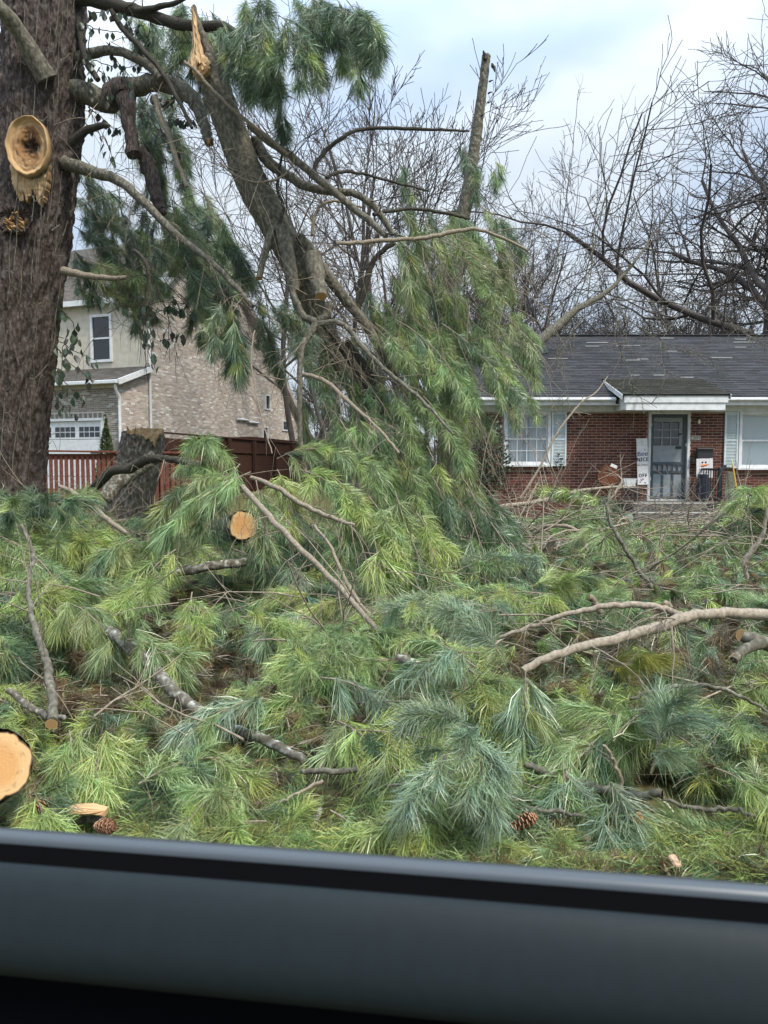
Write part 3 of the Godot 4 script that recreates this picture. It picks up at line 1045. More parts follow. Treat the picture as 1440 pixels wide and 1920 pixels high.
	slab(table, "pale_tag", P(1151, 874, tz - 0.06), Vector3(0.17, 0.075, 0.008), M.sign_white, Basis(Vector3.BACK, -0.4))
	var leg := MB.new()
	leg.tube(PackedVector3Array([tc - tn * 0.03, Vector3(tc.x, 0.03, -tz - 0.1)]), PackedFloat32Array([0.02, 0.02]), 6)
	part(table, "leg", leg, M.rust)
	# green glass ball by the steps
	var gb := P(1177, 971, 17.0)
	var ball := thing("garden_ball", "pale green garden ball at the foot of the left railing", "ornament", Vector3(gb.x, 0, -17.0))
	lathe(ball, "globe", Vector3(gb.x, 0.02, -17.0), [[0.03, 0.0], [0.09, 0.03], [0.125, 0.1], [0.12, 0.15], [0.07, 0.22], [0.02, 0.24]], 16, M.can_green)


func frame_flat(mb: MB, x0: float, x1: float, z0: float, z1: float, y: float, w: float) -> void:
	mb.box(Vector3((x0 + x1) / 2, y, z0 + w / 2), Vector3(x1 - x0, 0.014, w))
	mb.box(Vector3((x0 + x1) / 2, y, z1 - w / 2), Vector3(x1 - x0, 0.014, w))
	mb.box(Vector3(x0 + w / 2, y, (z0 + z1) / 2), Vector3(w, 0.014, absf(z1 - z0) - 2 * w))
	mb.box(Vector3(x1 - w / 2, y, (z0 + z1) / 2), Vector3(w, 0.014, absf(z1 - z0) - 2 * w))


func build_rail(_side: String, x0: float, x1: float, z: float, top: float) -> void:
	var r := thing("porch_railing", "low black railing with thin bars left of the concrete steps", "railing", Vector3((x0 + x1) / 2, 0, -z))
	slab(r, "top_rail", Vector3((x0 + x1) / 2, top - 0.02, -z), Vector3(x1 - x0 + 0.16, 0.04, 0.06), M.black_metal)
	for i in 5:
		slab(r, "baluster", Vector3(lerpf(x0, x1, i / 4.0), top / 2, -z), Vector3(0.022, top - 0.04, 0.022), M.black_metal, Basis.IDENTITY, 0.0)
	slab(r, "post", Vector3(x1 + 0.05, top / 2, -z), Vector3(0.07, top - 0.045, 0.07), M.black_metal)
	slab(r, "lower_rail", Vector3((x0 + x1) / 2, 0.16, -z), Vector3(x1 - x0 - 0.03, 0.03, 0.03), M.black_metal)


func lathe(parent: Node, called: String, base: Vector3, prof: Array, sides: int, m: Material) -> MeshInstance3D:
	var p := PackedVector3Array()
	var r := PackedFloat32Array()
	for q in prof:
		p.append(base + Vector3(0, q[1], 0))
		r.append(q[0])
	var mb := MB.new()
	mb.tube(p, r, sides)
	return part(parent, called, mb, m)


# ---------------------------------------------------------------- the pale brick house beyond the fences
func build_pale_house() -> void:
	var C0 := Vector3(-8.8, 0, -28.0)
	var sd := Vector3(0.342, 0, -0.9397)
	var td := Vector3(-0.9397, 0, -0.342)
	var sout := Vector3(0.9397, 0, 0.342)
	var fout := -sd
	var at := func(s: float, t: float, y: float) -> Vector3: return C0 + sd * s + td * t + Vector3.UP * y
	var h := thing("pale_brick_house", "two storey pale brick house with steep gable and white garage door", "house", C0)
	var yb := 0.2
	# gable wall
	var wallp := MB.new()
	wallp.face([at.call(0, 0, yb), at.call(13.9, 0, yb), at.call(13.9, 0, 2.35), at.call(4.43, 0, 10.9), at.call(0, 0, 7.6)], sout)
	var wall := part(h, "gable_wall", wallp, M.pale_mortar)
	var tones := [Color(0.64, 0.56, 0.48), Color(0.58, 0.5, 0.43), Color(0.7, 0.61, 0.52), Color(0.54, 0.46, 0.41), Color(0.66, 0.55, 0.47), Color(0.9, 0.88, 0.83), Color(0.61, 0.54, 0.48), Color(0.76, 0.7, 0.62), Color(0.66, 0.56, 0.47)]
	var keep := func(s0: float, s1: float, y0: float, y1: float) -> bool:
		var top := minf(7.6 + s0 * 0.745, 10.9 - (s1 - 4.43) * 0.903)
		if y1 > top:
			return false
		for w in [[8.55, 9.1, 0.9, 3.15], [8.85, 9.35, 3.95, 4.7], [10.6, 11.4, 3.0, 3.55]]:
			if s1 > w[0] and s0 < w[1] and y1 > w[2] and y0 < w[3]:
				return false
		return true
	brick_wall(wall, C0, sd, sout, 13.9, yb, 10.9, keep, tones, 300, 7)
	# small windows and vent on the gable wall
	side_window(h, at, sd, sout, 8.55, 9.1, 0.9, 3.15)
	side_window(h, at, sd, sout, 8.85, 9.35, 3.95, 4.7)
	side_window(h, at, sd, sout, 10.6, 11.4, 3.0, 3.55)
	var bs := Basis(sd, Vector3.UP, sout)
	# white pipe along the wall
	var pp := MB.new()
	var pa: Vector3 = at.call(6.2, 0, 3.35) + sout * 0.08
	pp.tube(PackedVector3Array([pa, pa + sd * 0.9, pa + sd * 1.0 + Vector3(0, -0.08, 0), pa + sd * 1.9 + Vector3(0, -0.08, 0)]), PackedFloat32Array([0.05, 0.05, 0.05, 0.05]), 8)
	part(h, "vent_pipe", pp, M.white_paint)
	# rake boards
	var lr := Vector3.UP * 0.745 + sd
	var lrl := lr.length() * 4.43
	lr = lr.normalized()
	slab(h, "rake_board", at.call(0, 0, 7.6) + lr * lrl * 0.5 + sout * 0.16, Vector3(lrl + 0.3, 0.28, 0.3), M.white_paint, Basis(lr, sout.cross(lr), sout))
	var rr := Vector3.DOWN * 0.903 + sd
	var rrl := rr.length() * 9.6
	rr = rr.normalized()
	slab(h, "rake_board", at.call(4.43, 0, 10.9) + rr * rrl * 0.5 + sout * 0.16 + Vector3(0, 0.03, 0), Vector3(rrl, 0.26, 0.3), M.rake_grey, Basis(rr, sout.cross(rr), sout))
	# main roof planes
	var roof := MB.new()
	roof.col = Color(0.16, 0.145, 0.13)
	roof.face([at.call(-0.3, -0.3, 7.45), at.call(4.43, -0.3, 11.0), at.call(4.43, 10, 11.0), at.call(-0.3, 10, 7.45)], fout + Vector3.UP)
	roof.face([at.call(14.2, -0.3, 2.2), at.call(4.43, -0.3, 11.02), at.call(4.43, 10, 11.02), at.call(14.2, 10, 2.2)], sd + Vector3.UP)
	var rf := part(h, "roof", roof, M.shingle)
	var rup: Vector3 = (at.call(4.43, 0, 11.0) - at.call(-0.3, 0, 7.45))
	shingles(rf, at.call(-0.3, 10, 7.45), at.call(-0.3, -0.3, 7.45), rup.normalized(), rup.length(), Color(0.19, 0.17, 0.15), 0.25, 8)
	# front upper wall, smooth siding, with a window
	var fw := MB.new()
	fw.face([at.call(0, 0, 4.3), at.call(0, 10, 4.3), at.call(0, 10, 7.6), at.call(0, 0, 7.6)], fout)
	part(h, "upper_front_wall", fw, M.siding)
	var fb := Basis(-td, Vector3.UP, fout)
	slab(h, "corner_trim", at.call(-0.02, 0.09, 5.9), Vector3(0.2, 3.3, 0.05), M.siding, fb)
	slab(h, "eave_board", at.call(-0.28, 5, 7.42), Vector3(10.4, 0.2, 0.08), M.white_paint, fb)
	front_window(h, at, td, fout, 1.55, 2.55, 5.2, 7.0)
	# garage projection
	var g := -1.6
	var gw := MB.new()
	gw.face([at.call(g, 0, yb), at.call(0, 0, yb), at.call(0, 0, 4.86), at.call(g, 0, 4.3)], sout)
	gw.face([at.call(g, 0, 2.95), at.call(g, 8, 2.95), at.call(g, 8, 4.3), at.call(g, 0, 4.3)], fout)
	gw.face([at.call(g, 0, yb), at.call(g, 0.72, yb), at.call(g, 0.72, 2.95), at.call(g, 0, 2.95)], fout)
	gw.face([at.call(g, 5.3, yb), at.call(g, 8, yb), at.call(g, 8, 2.95), at.call(g, 5.3, 2.95)], fout)
	var gwall := part(h, "garage_wall", gw, M.pale_mortar)
	var keep_side := func(s0: float, s1: float, y0: float, y1: float) -> bool: return y1 < 4.26 + s0 * 0.35
	brick_wall(gwall, at.call(g, 0, 0), sd, sout, 1.6, yb, 4.9, keep_side, tones, 120, 9)
	var tones2 := [Color(0.33, 0.3, 0.26), Color(0.28, 0.25, 0.22), Color(0.38, 0.34, 0.29), Color(0.3, 0.26, 0.22), Color(0.35, 0.29, 0.25), Color(0.6, 0.58, 0.54)]  # same bricks as the gable, with the front's shade put into the tones
	var keep_front := func(s0: float, s1: float, y0: float, y1: float) -> bool:
		return y1 < 4.05 and not (y0 < 3.16 and s1 > 8.0 - 5.35 and s0 < 8.0 - 0.67)
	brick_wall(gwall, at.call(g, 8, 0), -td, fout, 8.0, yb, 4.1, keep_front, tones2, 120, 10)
	for i in 64:
		slab(gwall, "soldier_brick", at.call(g, 0.72 + i * 0.072, 3.06) + fout * 0.006, Vector3(0.06, 0.2, 0.05), M.soldier if i % 3 else M.soldier_pale, fb)
	slab(h, "frieze_board", at.call(g, 4, 4.17) + fout * 0.012, Vector3(8.0, 0.24, 0.03), M.siding, fb)
	var gr := MB.new()
	gr.col = Color(0.16, 0.145, 0.13)
	gr.face([at.call(g - 0.35, -0.25, 4.26), at.call(0, -0.25, 4.95), at.call(0, 8.3, 4.95), at.call(g - 0.35, 8.3, 4.26)], Vector3.UP)
	var grf := part(h, "garage_roof", gr, M.shingle)
	var gup: Vector3 = at.call(0, 0, 4.95) - at.call(g - 0.35, 0, 4.26)
	shingles(grf, at.call(g - 0.35, 8.3, 4.27), at.call(g - 0.35, -0.25, 4.27), gup.normalized(), gup.length(), Color(0.2, 0.18, 0.16), 0.25, 12)
	slab(h, "gutter", at.call(g - 0.38, 4, 4.2), Vector3(8.5, 0.13, 0.12), M.white_paint, fb, 0.02)
	var gl := gup.length()
	var gd := gup.normalized()
	slab(h, "rake_board", at.call(g - 0.35, -0.27, 4.19) + gd * gl * 0.5, Vector3(gl, 0.2, 0.05), M.white_paint, Basis(gd, sout.cross(gd), sout))
	# downspouts at the two corners
	var ds := MB.new()
	var q0: Vector3 = at.call(g - 0.3, -0.1, 4.12)
	var q1: Vector3 = at.call(g - 0.06, -0.06, 3.7)
	ds.tube(PackedVector3Array([q0, q0 + Vector3(0, -0.12, 0), q1, q1 + Vector3(0, -0.2, 0), Vector3(q1.x, yb, q1.z)]), PackedFloat32Array([0.055, 0.055, 0.055, 0.055, 0.055]), 8)
	part(h, "downspout", ds, M.white_paint)
	var ds2 := MB.new()
	var q2: Vector3 = at.call(0.05, -0.07, 7.5)
	ds2.tube(PackedVector3Array([q2, Vector3(q2.x, yb, q2.z)]), PackedFloat32Array([0.055, 0.055]), 8)
	part(h, "downspout", ds2, M.white_paint)
	# garage door
	var gt0 := 0.78
	var gt1 := 5.24
	var gy1 := 2.9
	var gz := g + 0.06
	var gdoor := part(h, "garage_door", MB.new(), M.white_paint)
	for i in 4:
		slab(gdoor, "door_section", at.call(gz, (gt0 + gt1) / 2, yb + 0.34 + i * 0.675), Vector3(gt1 - gt0, 0.66, 0.05), M.white_paint, fb, 0.01)
	var gf := MB.new()
	gf.box(at.call(g - 0.015, gt0 - 0.03, 1.55), Vector3(0.09, 2.75, 0.05), fb)
	gf.box(at.call(g - 0.015, gt1 + 0.03, 1.55), Vector3(0.09, 2.75, 0.05), fb)
	gf.box(at.call(g - 0.015, (gt0 + gt1) / 2, 2.94), Vector3(gt1 - gt0 + 0.15, 0.09, 0.05), fb)
	part(gdoor, "door_frame", gf, M.white_paint)
	for w in 4:
		for i in 4:
			for j in 2:
				var t := gt0 + 0.12 + w * 1.1 + (i + 0.5) * 0.235
				slab(gdoor, "pane", at.call(gz - 0.028, t, 2.4 + j * 0.2), Vector3(0.2, 0.165, 0.01), M.dark_glass, fb, 0.0)
	slab(gdoor, "strap_hinge", at.call(gz - 0.035, gt0 + 0.3, 1.75), Vector3(0.5, 0.045, 0.02), M.black_metal, fb)
	slab(gdoor, "strap_hinge", at.call(gz - 0.035, gt1 - 0.3, 1.75), Vector3(0.5, 0.045, 0.02), M.black_metal, fb)
	# body that closes the house off from behind
	var body := MB.new()
	body.face([at.call(0.3, 9.8, 0), at.call(13.8, 9.8, 0), at.call(13.8, 9.8, 2.3), at.call(4.43, 9.8, 10.6), at.call(0.3, 9.8, 7.5)], -sout)
	body.face([at.call(13.85, 0, 0), at.call(13.85, 9.8, 0), at.call(13.85, 9.8, 2.3), at.call(13.85, 0, 2.3)], sd)
	part(h, "rear_wall", body, M.pale_mortar)


func side_window(h: Node3D, at: Callable, sd: Vector3, sout: Vector3, s0: float, s1: float, y0: float, y1: float) -> void:
	var b := Basis(sd, Vector3.UP, sout)
	var c: Vector3 = at.call((s0 + s1) / 2, 0, (y0 + y1) / 2)
	var fr := MB.new()
	var w := s1 - s0
	var hh := y1 - y0
	for e in [[0, hh / 2 - 0.035, w, 0.07], [0, -hh / 2 + 0.035, w, 0.07], [-w / 2 + 0.035, 0, 0.07, hh - 0.14], [w / 2 - 0.035, 0, 0.07, hh - 0.14]]:
		fr.box(c + b * Vector3(e[0], e[1], 0.02), Vector3(e[2], e[3], 0.08), b, 0.004)
	if hh > 1.0:
		fr.box(c + sout * 0.018, Vector3(w - 0.14, 0.06, 0.07), b)
	var win := part(h, "window", fr, M.white_paint)
	slab(win, "pane", c + sout * 0.008, Vector3(w - 0.12, hh - 0.12, 0.01), M.dark_glass, b, 0.0)


func front_window(h: Node3D, at: Callable, td: Vector3, fout: Vector3, t0: float, t1: float, y0: float, y1: float) -> void:
	var b := Basis(-td, Vector3.UP, fout)
	var c: Vector3 = at.call(0, (t0 + t1) / 2, (y0 + y1) / 2)
	var w := t1 - t0
	var hh := y1 - y0
	var fr := MB.new()
	for e in [[0, hh / 2 - 0.05, w, 0.1], [0, -hh / 2 + 0.05, w, 0.1], [-w / 2 + 0.05, 0, 0.1, hh - 0.2], [w / 2 - 0.05, 0, 0.1, hh - 0.2]]:
		fr.box(c + b * Vector3(e[0], e[1], 0.03), Vector3(e[2], e[3], 0.08), b, 0.004)
	fr.box(c + fout * 0.028, Vector3(w - 0.2, 0.06, 0.06), b)
	var win := part(h, "window", fr, M.white_paint)
	for k in 2:
		slab(win, "pane", c + b * Vector3(0, (k - 0.5) * (hh - 0.15) / 2, 0.006 + 0.004 * k), Vector3(w - 0.18, (hh - 0.2) / 2, 0.01), M.dark_glass, b, 0.0)


# ---------------------------------------------------------------- fences
func build_fences() -> void:
	var z := 18.0
	var x0 := P(40, 860, z).x
	var x1 := P(372, 860, z).x
	var top: float = P(720, 847, z).y
	var f := thing("picket_fence", "red brown picket fence with gaps between narrow pickets behind the trunk", "fence", Vector3((x0 + x1) / 2, 0, -z))
	slab(f, "top_board", Vector3((x0 + x1) / 2, top, -z + 0.02), Vector3(x1 - x0, 0.045, 0.16), M.red_stain, Basis(Vector3.BACK, -0.012))
	slab(f, "rail", Vector3((x0 + x1) / 2, top - 0.12, -z - 0.04), Vector3(x1 - x0, 0.14, 0.04), M.red_stain)
	slab(f, "rail", Vector3((x0 + x1) / 2, 0.35, -z - 0.04), Vector3(x1 - x0, 0.09, 0.04), M.red_stain)
	var mb := MB.new()
	mb.box(Vector3.ZERO, Vector3(0.085, top - 0.16, 0.018), Basis.IDENTITY, 0.003)
	var pk := mb.mesh()
	var x := x0 + 0.06
	while x < x1:
		placed(f, "picket", pk, M.red_stain, Transform3D(Basis(Vector3.BACK, R(-0.012, 0.012)), Vector3(x, (top - 0.16) / 2 + 0.06, -z) - f.position + Vector3(0, 0, 0)))
		x += 0.128 + R(-0.008, 0.008)
	x = x0 + 0.3
	while x < x1:
		slab(f, "post", Vector3(x, top / 2, -z - 0.11), Vector3(0.09, top - 0.05, 0.09), M.red_stain)
		x += 1.9
	# tall close-boarded fence running away to the back
	var a := Vector3(-5.75, 0, -19.0)
	var b := Vector3(-2.6, 0, -39.0)
	var d := (b - a).normalized()
	var len := (b - a).length()
	var ht := EYE + 0.72
	var o := Vector3(d.z, 0, -d.x) * -1.0
	var g := thing("board_fence", "tall dark red board fence running back past the pale house", "fence", a)
	var bm := MB.new()
	bm.box(Vector3.ZERO, Vector3(0.136, ht - 0.1, 0.018), Basis.IDENTITY, 0.003)
	var bmesh := bm.mesh()
	var bas := Basis(d, Vector3.UP, d.cross(Vector3.UP))
	var s := 0.07
	while s < len:
		var p := a + d * s
		placed(g, "fence_board", bmesh, M.dark_red_boards, Transform3D(bas * Basis(Vector3.BACK, R(-0.006, 0.006)), p + Vector3(0, ht / 2 - 0.02 + land(p.x, -p.z) * 0.6, 0) - g.position))
		s += 0.142
	slab(g, "cap_board", a + d * len / 2 + Vector3(0, ht + 0.1, 0), Vector3(len, 0.04, 0.14), M.dark_red_boards, bas * Basis(Vector3.BACK, 0.004))
	for yy in [0.5, 1.75]:
		slab(g, "rail", a + d * len / 2 + Vector3(0, yy, 0) + bas.z * 0.035, Vector3(len, 0.09, 0.04), M.dark_red_boards, bas)
	s = 0.0
	while s < len:
		slab(g, "post", a + d * s + Vector3(0, ht / 2, 0) + bas.z * 0.11, Vector3(0.1, ht + 0.1, 0.1), M.dark_red_boards, bas)
		s += 2.4
	o = o


func small_materials() -> void:
	M.sill_brick = tri(mat(lin(0.1, 0.04, 0.03), 0.9, 0.3), M.brick.albedo_texture, Vector3(2, 2, 2))
	M.dark_shingle = mat(lin(0.05, 0.052, 0.057), 0.95, 0.2)
	M.pale_shingle = mat(lin(0.17, 0.17, 0.165), 0.95, 0.2)
	M.dark_glass = mat(lin(0.012, 0.016, 0.018), 0.06, 0.6)
	M.screen_panel = mat(lin(0.22, 0.26, 0.29), 0.5, 0.5)
	M.bulb = mat(lin(0.75, 0.75, 0.72), 0.3, 0.5)
	M.number_plate = mat(lin(0.5, 0.48, 0.42), 0.5, 0.5)
	M.ink = mat(lin(0.012, 0.012, 0.014), 0.6, 0.3)
	M.ink_blue = mat(lin(0.06, 0.06, 0.16), 0.6, 0.3)
	M.ink_dark = mat(lin(0.02, 0.022, 0.03), 0.6, 0.3)
	M.ink_gold = mat(lin(0.3, 0.26, 0.2), 0.6, 0.3)
	M.ink_violet = mat(lin(0.4, 0.38, 0.5), 0.6, 0.3)
	M.ink_pale = mat(lin(0.5, 0.5, 0.54), 0.6, 0.3)
	M.sign_white = tri(mat(lin(0.72, 0.71, 0.72), 0.6, 0.4), M.white_paint.albedo_texture, Vector3(2, 2, 2))
	M.pale_concrete = tri(mat(lin(0.42, 0.41, 0.39), 0.9, 0.2), M.white_paint.albedo_texture, Vector3(2, 2, 2))
	M.carrot = mat(lin(0.6, 0.2, 0.09), 0.6, 0.3)
	M.yellow = mat(lin(0.6, 0.36, 0.06), 0.5, 0.4)
	M.lime = mat(lin(0.5, 0.6, 0.25), 0.5, 0.4)
	M.can_blue = mat(lin(0.022, 0.028, 0.05), 0.45, 0.5)
	M.can_green = mat(lin(0.2, 0.33, 0.26), 0.25, 0.5)
	M.straw = mat(lin(0.34, 0.26, 0.17), 0.8, 0.3)
	M.rake_grey = mat(lin(0.36, 0.34, 0.31), 0.7, 0.3)
	M.soldier = tri(mat(lin(0.3, 0.27, 0.24), 0.9, 0.3), M.brick.albedo_texture, Vector3(2, 2, 2))
	M.soldier_pale = tri(mat(lin(0.62, 0.6, 0.56), 0.9, 0.3), M.brick.albedo_texture, Vector3(2, 2, 2))
	M.dark_red_boards = tri(mat(lin(0.3, 0.34, 0.34), 0.8, 0.3), M.red_stain.albedo_texture, Vector3(3, 0.7, 3))  # picket fence texture multiplied by a darker tint


# ---------------------------------------------------------------- pine needles
# one shoot of a white pine: long thin needles that leave the shoot forwards and bow under their weight.
# kind 0: shoot points along -z and the needles sag towards -y; kind 1: the shoot hangs straight down.
func tuft(kind: int, lod: int, set_: int) -> ArrayMesh:
	var key := kind * 100 + lod * 10 + set_
	if tuft_cache.has(key):
		return tuft_cache[key]
	var rg := RandomNumberGenerator.new()
	rg.seed = 900 + key
	var n: int = [96, 62, 36][lod]
	var w: float = [0.0011, 0.0017, 0.0034][lod]
	var ln: float = [0.122, 0.145, 0.165][lod]
	var ax := Vector3.FORWARD if kind == 0 else Vector3.DOWN
	var ua := Vector3.RIGHT
	var ub := ax.cross(ua)
	var mb := MB.new()
	# habits differ: open fans, closed brushes, thin ragged shoots that were dragged or crushed
	var wide: float = [58.0, 30.0, 64.0][set_ % 3]
	var rag: float = [0.05, 0.04, 0.13][set_ % 3]
	n = int(n * [1.0, 0.85, 0.62][set_ % 3])
	ln *= [1.0, 1.14, 0.95][set_ % 3]
	for i in n:
		var phi := rg.randf() * TAU
		var al := deg_to_rad(6.0 + wide * pow(rg.randf(), 0.9))
		var back := rg.randf() * 0.07
		var d := ax * cos(al) + (ua * cos(phi) + ub * sin(phi)) * sin(al)
		var l := ln * rg.randf_range(0.72, 1.12)
		var sag := l * (rg.randf_range(0.12, 0.5) if kind == 0 else rg.randf_range(0.1, 0.35))
		var p0 := -ax * back
		var p1 := p0 + d * l * 0.5 + Vector3.DOWN * sag * 0.25 + rand_from(rg) * l * (rag if rg.randf() < 0.8 else 0.2)
		var p2 := p0 + d * l * 0.97 + Vector3.DOWN * sag + rand_from(rg) * l * rag
		var side := d.cross(rand_from(rg)).normalized()
		var g := rg.randf_range(0.72, 1.25)
		var warm := rg.randf()
		mb.col = Color(g * (1.0 + 0.35 * warm * warm), g, g * (1.0 - 0.25 * warm))
		if rg.randf() < 0.045:
			mb.col = Color(1.9, 0.95, 0.8)
		var ww := w * rg.randf_range(0.8, 1.3)
		var k := mb.v.size()
		var nn := d.cross(side).normalized()
		for q in [p0 - side * ww * 0.7, p0 + side * ww * 0.7, p1 - side * ww, p1 + side * ww, p2]:
			mb.v.append(q)
			mb.n.append(nn)
			mb.c.append(mb.col)
		mb.ix.append_array([k, k + 1, k + 2, k + 1, k + 3, k + 2, k + 2, k + 3, k + 4])
	tuft_cache[key] = mb.mesh()
	return tuft_cache[key]


func rand_from(rg: RandomNumberGenerator) -> Vector3:
	return Vector3(rg.randfn(), rg.randfn(), rg.randfn()).normalized()


class Fol:
	var xf := [[], []]
	var col := [[], []]


func add_tuft(f: Fol, p: Vector3, d: Vector3, size: float, c: Color) -> void:
	var b: Basis
	var k := 0
	if d.y < -0.72:
		k = 1
		b = Basis(Quaternion(Vector3.DOWN, d)) * Basis(Vector3.UP, rng.randf() * TAU)
	else:
		b = Basis.looking_at(d, Vector3.UP if absf(d.y) < 0.95 else Vector3.RIGHT) * Basis(Vector3.FORWARD, R(-0.5, 0.5))
	f.xf[k].append(Transform3D(b.scaled(Vector3.ONE * size), p))
	f.col[k].append(c)


func grow_needles(parent: Node3D, f: Fol, lod: int, set_: int) -> void:
	var off := org(parent)
	for k in 2:
		if f.xf[k].size() == 0:
			continue
		for i in f.xf[k].size():
			f.xf[k][i].origin -= off
		many(parent, "needles", tuft(k, lod, set_), M.needles, f.xf[k], f.col[k])


const TONE_NAMES := ["yellow green", "bright green", "blue green", "deep green", "olive green"]


func tone(c: int) -> Color:
	var t: Color = [Color(0.315, 0.41, 0.135), Color(0.215, 0.325, 0.135), Color(0.2, 0.29, 0.19), Color(0.095, 0.165, 0.085), Color(0.21, 0.275, 0.12)][c]
	var g := R(0.7, 1.3)
	return Color(t.r * g * R(0.88, 1.14), t.g * g, t.b * g * R(0.85, 1.15))


# a leafy side shoot with tufts along its outer part
func shoot(f: Fol, wood: MB, p: Vector3, d: Vector3, L: float, r: float, droop: float, c: int, size: float, dense: float) -> void:
	var n := 5
	var pts := PackedVector3Array([p])
	var dd := d
	for i in n:
		dd = (dd + Vector3.DOWN * droop / n + rand_dir() * 0.1).normalized()
		var q := pts[i] + dd * L / n
		if q.y < 0.03:
			q.y = 0.03
		pts.append(q)
	wood.tube(pts, ramp(r, r * 0.5, n + 1), 4, false)
	var step := 0.05 * size / dense
	var s := 0.0
	var reach := minf(L * 0.75, 0.17 * size)
	while s < reach:
		var u := (1.0 - s / L) * n
		var i := mini(int(u), n - 1)
		var q := pts[i].lerp(pts[i + 1], u - i)
		var dir := (pts[i + 1] - pts[i]).normalized()
		dir = (dir + rand_dir() * 0.28).normalized()
		add_tuft(f, q, dir, size * R(0.85, 1.15), tone(c))
		s += step * R(0.8, 1.3)


# a pine bough: stem, twigs and needles. Without a parent it is a thing of its own, else a part of parent with the needles on it.
func bough(parent: Node3D, at: Vector3, d: Vector3, L: float, c: int, lod: int, o := {}) -> Node3D:
	var droop: float = o.get("droop", 0.5)
	var size: float = o.get("size", 1.0)
	var dense: float = o.get("dense", 1.0)
	var r: float = o.get("r", 0.0028 + 0.0032 * L)
	var spread: float = o.get("spread", 1.0)
	var n := 8
	var pts := PackedVector3Array([at])
	var dirs := [d]
	var dd := d.normalized()
	for i in n:
		dd = (dd + Vector3.DOWN * droop / n + rand_dir() * 0.07).normalized()
		var q := pts[i] + dd * L / n
		if q.y < 0.04:
			q.y = 0.04
			dd.y = absf(dd.y) * 0.2
			dd = dd.normalized()
		pts.append(q)
		dirs.append(dd)
	var stem := MB.new()
	stem.tube(pts, ramp(r, r * 0.4, n + 1), 6, true, 0.08, rng)
	var wood := MB.new()
	var f := Fol.new()
	var nt := int(o.get("twigs", 5.0 + L * 15.0))
	var start: float = o.get("start", 0.04)
	for i in nt:
		var t := lerpf(start, 1.0, (i + R(0, 0.9)) / nt)
		var u := t * n
		var j := mini(int(u), n - 1)
		var q := pts[j].lerp(pts[j + 1], u - j)
		var dir: Vector3 = dirs[j]
		var sidev := dir.cross(Vector3.UP)
		if sidev.length() < 0.2:
			sidev = dir.cross(Vector3(R(-1, 1), 0, R(-1, 1)))
		sidev = sidev.normalized() * (1.0 if i % 2 else -1.0)
		sidev = sidev.rotated(dir.normalized(), R(-0.7, 0.7))
		var td := (dir * R(0.5, 0.9) + sidev * R(0.4, 0.9) * spread).normalized()
		var tl: float = maxf(0.12, L * R(0.2, 0.42) * (1.15 - 0.75 * t))
		var c2: int = c if rng.randf() < 0.72 else [0, 1, 3, 4, 1][rng.randi() % 5]
		shoot(f, wood, q, td, tl, maxf(r * 0.4, 0.0022), droop * R(0.5, 1.1), c2, size * R(0.85, 1.12), dense)
	shoot(f, wood, pts[n - 1], dirs[n], 0.14, r * 0.4, droop, c, size, dense)
	var set_ := rng.randi() % NEEDLE_SETS
	if parent == null:
		var th := thing("pine_bough", "", "", at)
		part(th, "stem", stem, M.twig)
		part(th, "twigs", wood, M.twig, "stuff")
		grow_needles(th, f, lod, set_)
		return th
	for i in wood.ix.size():
		stem.ix.append(wood.ix[i] + stem.v.size())
	stem.v.append_array(wood.v)
	stem.n.append_array(wood.n)
	stem.c.append_array(wood.c)
	var b := part(parent, "bough", stem, M.twig)
	grow_needles(b, f, lod, set_)
	return b


# ---------------------------------------------------------------- wood
# rough-barked trunk: plates and furrows are real relief
func bark_trunk(p: PackedVector3Array, r: PackedFloat32Array, sides: int, per_m: float, amp: float, fx: float, fy: float, seed_: int) -> MB:
	var nz := FastNoiseLite.new()
	nz.seed = seed_
	nz.noise_type = FastNoiseLite.TYPE_SIMPLEX_SMOOTH
	nz.fractal_type = FastNoiseLite.FRACTAL_RIDGED
	nz.fractal_octaves = 3
	nz.frequency = 1.0
	var big := FastNoiseLite.new()
	big.seed = seed_ + 1
	big.frequency = 1.0
	var length := 0.0
	for i in p.size() - 1:
		length += p[i].distance_to(p[i + 1])
	var rings := int(length * per_m)
	var mb := MB.new()
	var pos := PackedVector3Array()
	var m := p.size()
	var ref := Vector3.FORWARD
	for k in rings + 1:
		var u := float(k) / rings * (m - 1)
		var i := mini(int(u), m - 2)
		var c := p[i].lerp(p[i + 1], u - i)
		var rad := lerpf(r[i], r[i + 1], u - i)
		var t := (p[mini(i + 2, m - 1)] - p[maxi(i - 1, 0)]).normalized()
		var a := ref - t * ref.dot(t)
		a = a.normalized()
		var b := t.cross(a)
		var y := float(k) / rings * length
		for j in sides:
			var an := TAU * j / sides
			var dir := a * cos(an) + b * sin(an)
			var q := Vector3(cos(an) * rad * fx, y * fy, sin(an) * rad * fx)
			var h := nz.get_noise_3dv(q) * amp + big.get_noise_3d(cos(an) * 1.3, y * 0.9, sin(an) * 1.3) * rad * 0.12
			pos.append(c + dir * (rad + h))
	mb.v = pos
	for k in rings + 1:
		for j in sides:
			var e := pos[k * sides + (j + 1) % sides] - pos[k * sides + (j + sides - 1) % sides]
			var g := pos[mini(k + 1, rings) * sides + j] - pos[maxi(k - 1, 0) * sides + j]
			mb.n.append(e.cross(g).normalized())
			mb.c.append(Color(1, 1, 1))
	for k in rings:
		for j in sides:
			var a := k * sides + j
			var b := k * sides + (j + 1) % sides
			mb.ix.append_array([a, a + sides, b, b, a + sides, b + sides])
	return mb


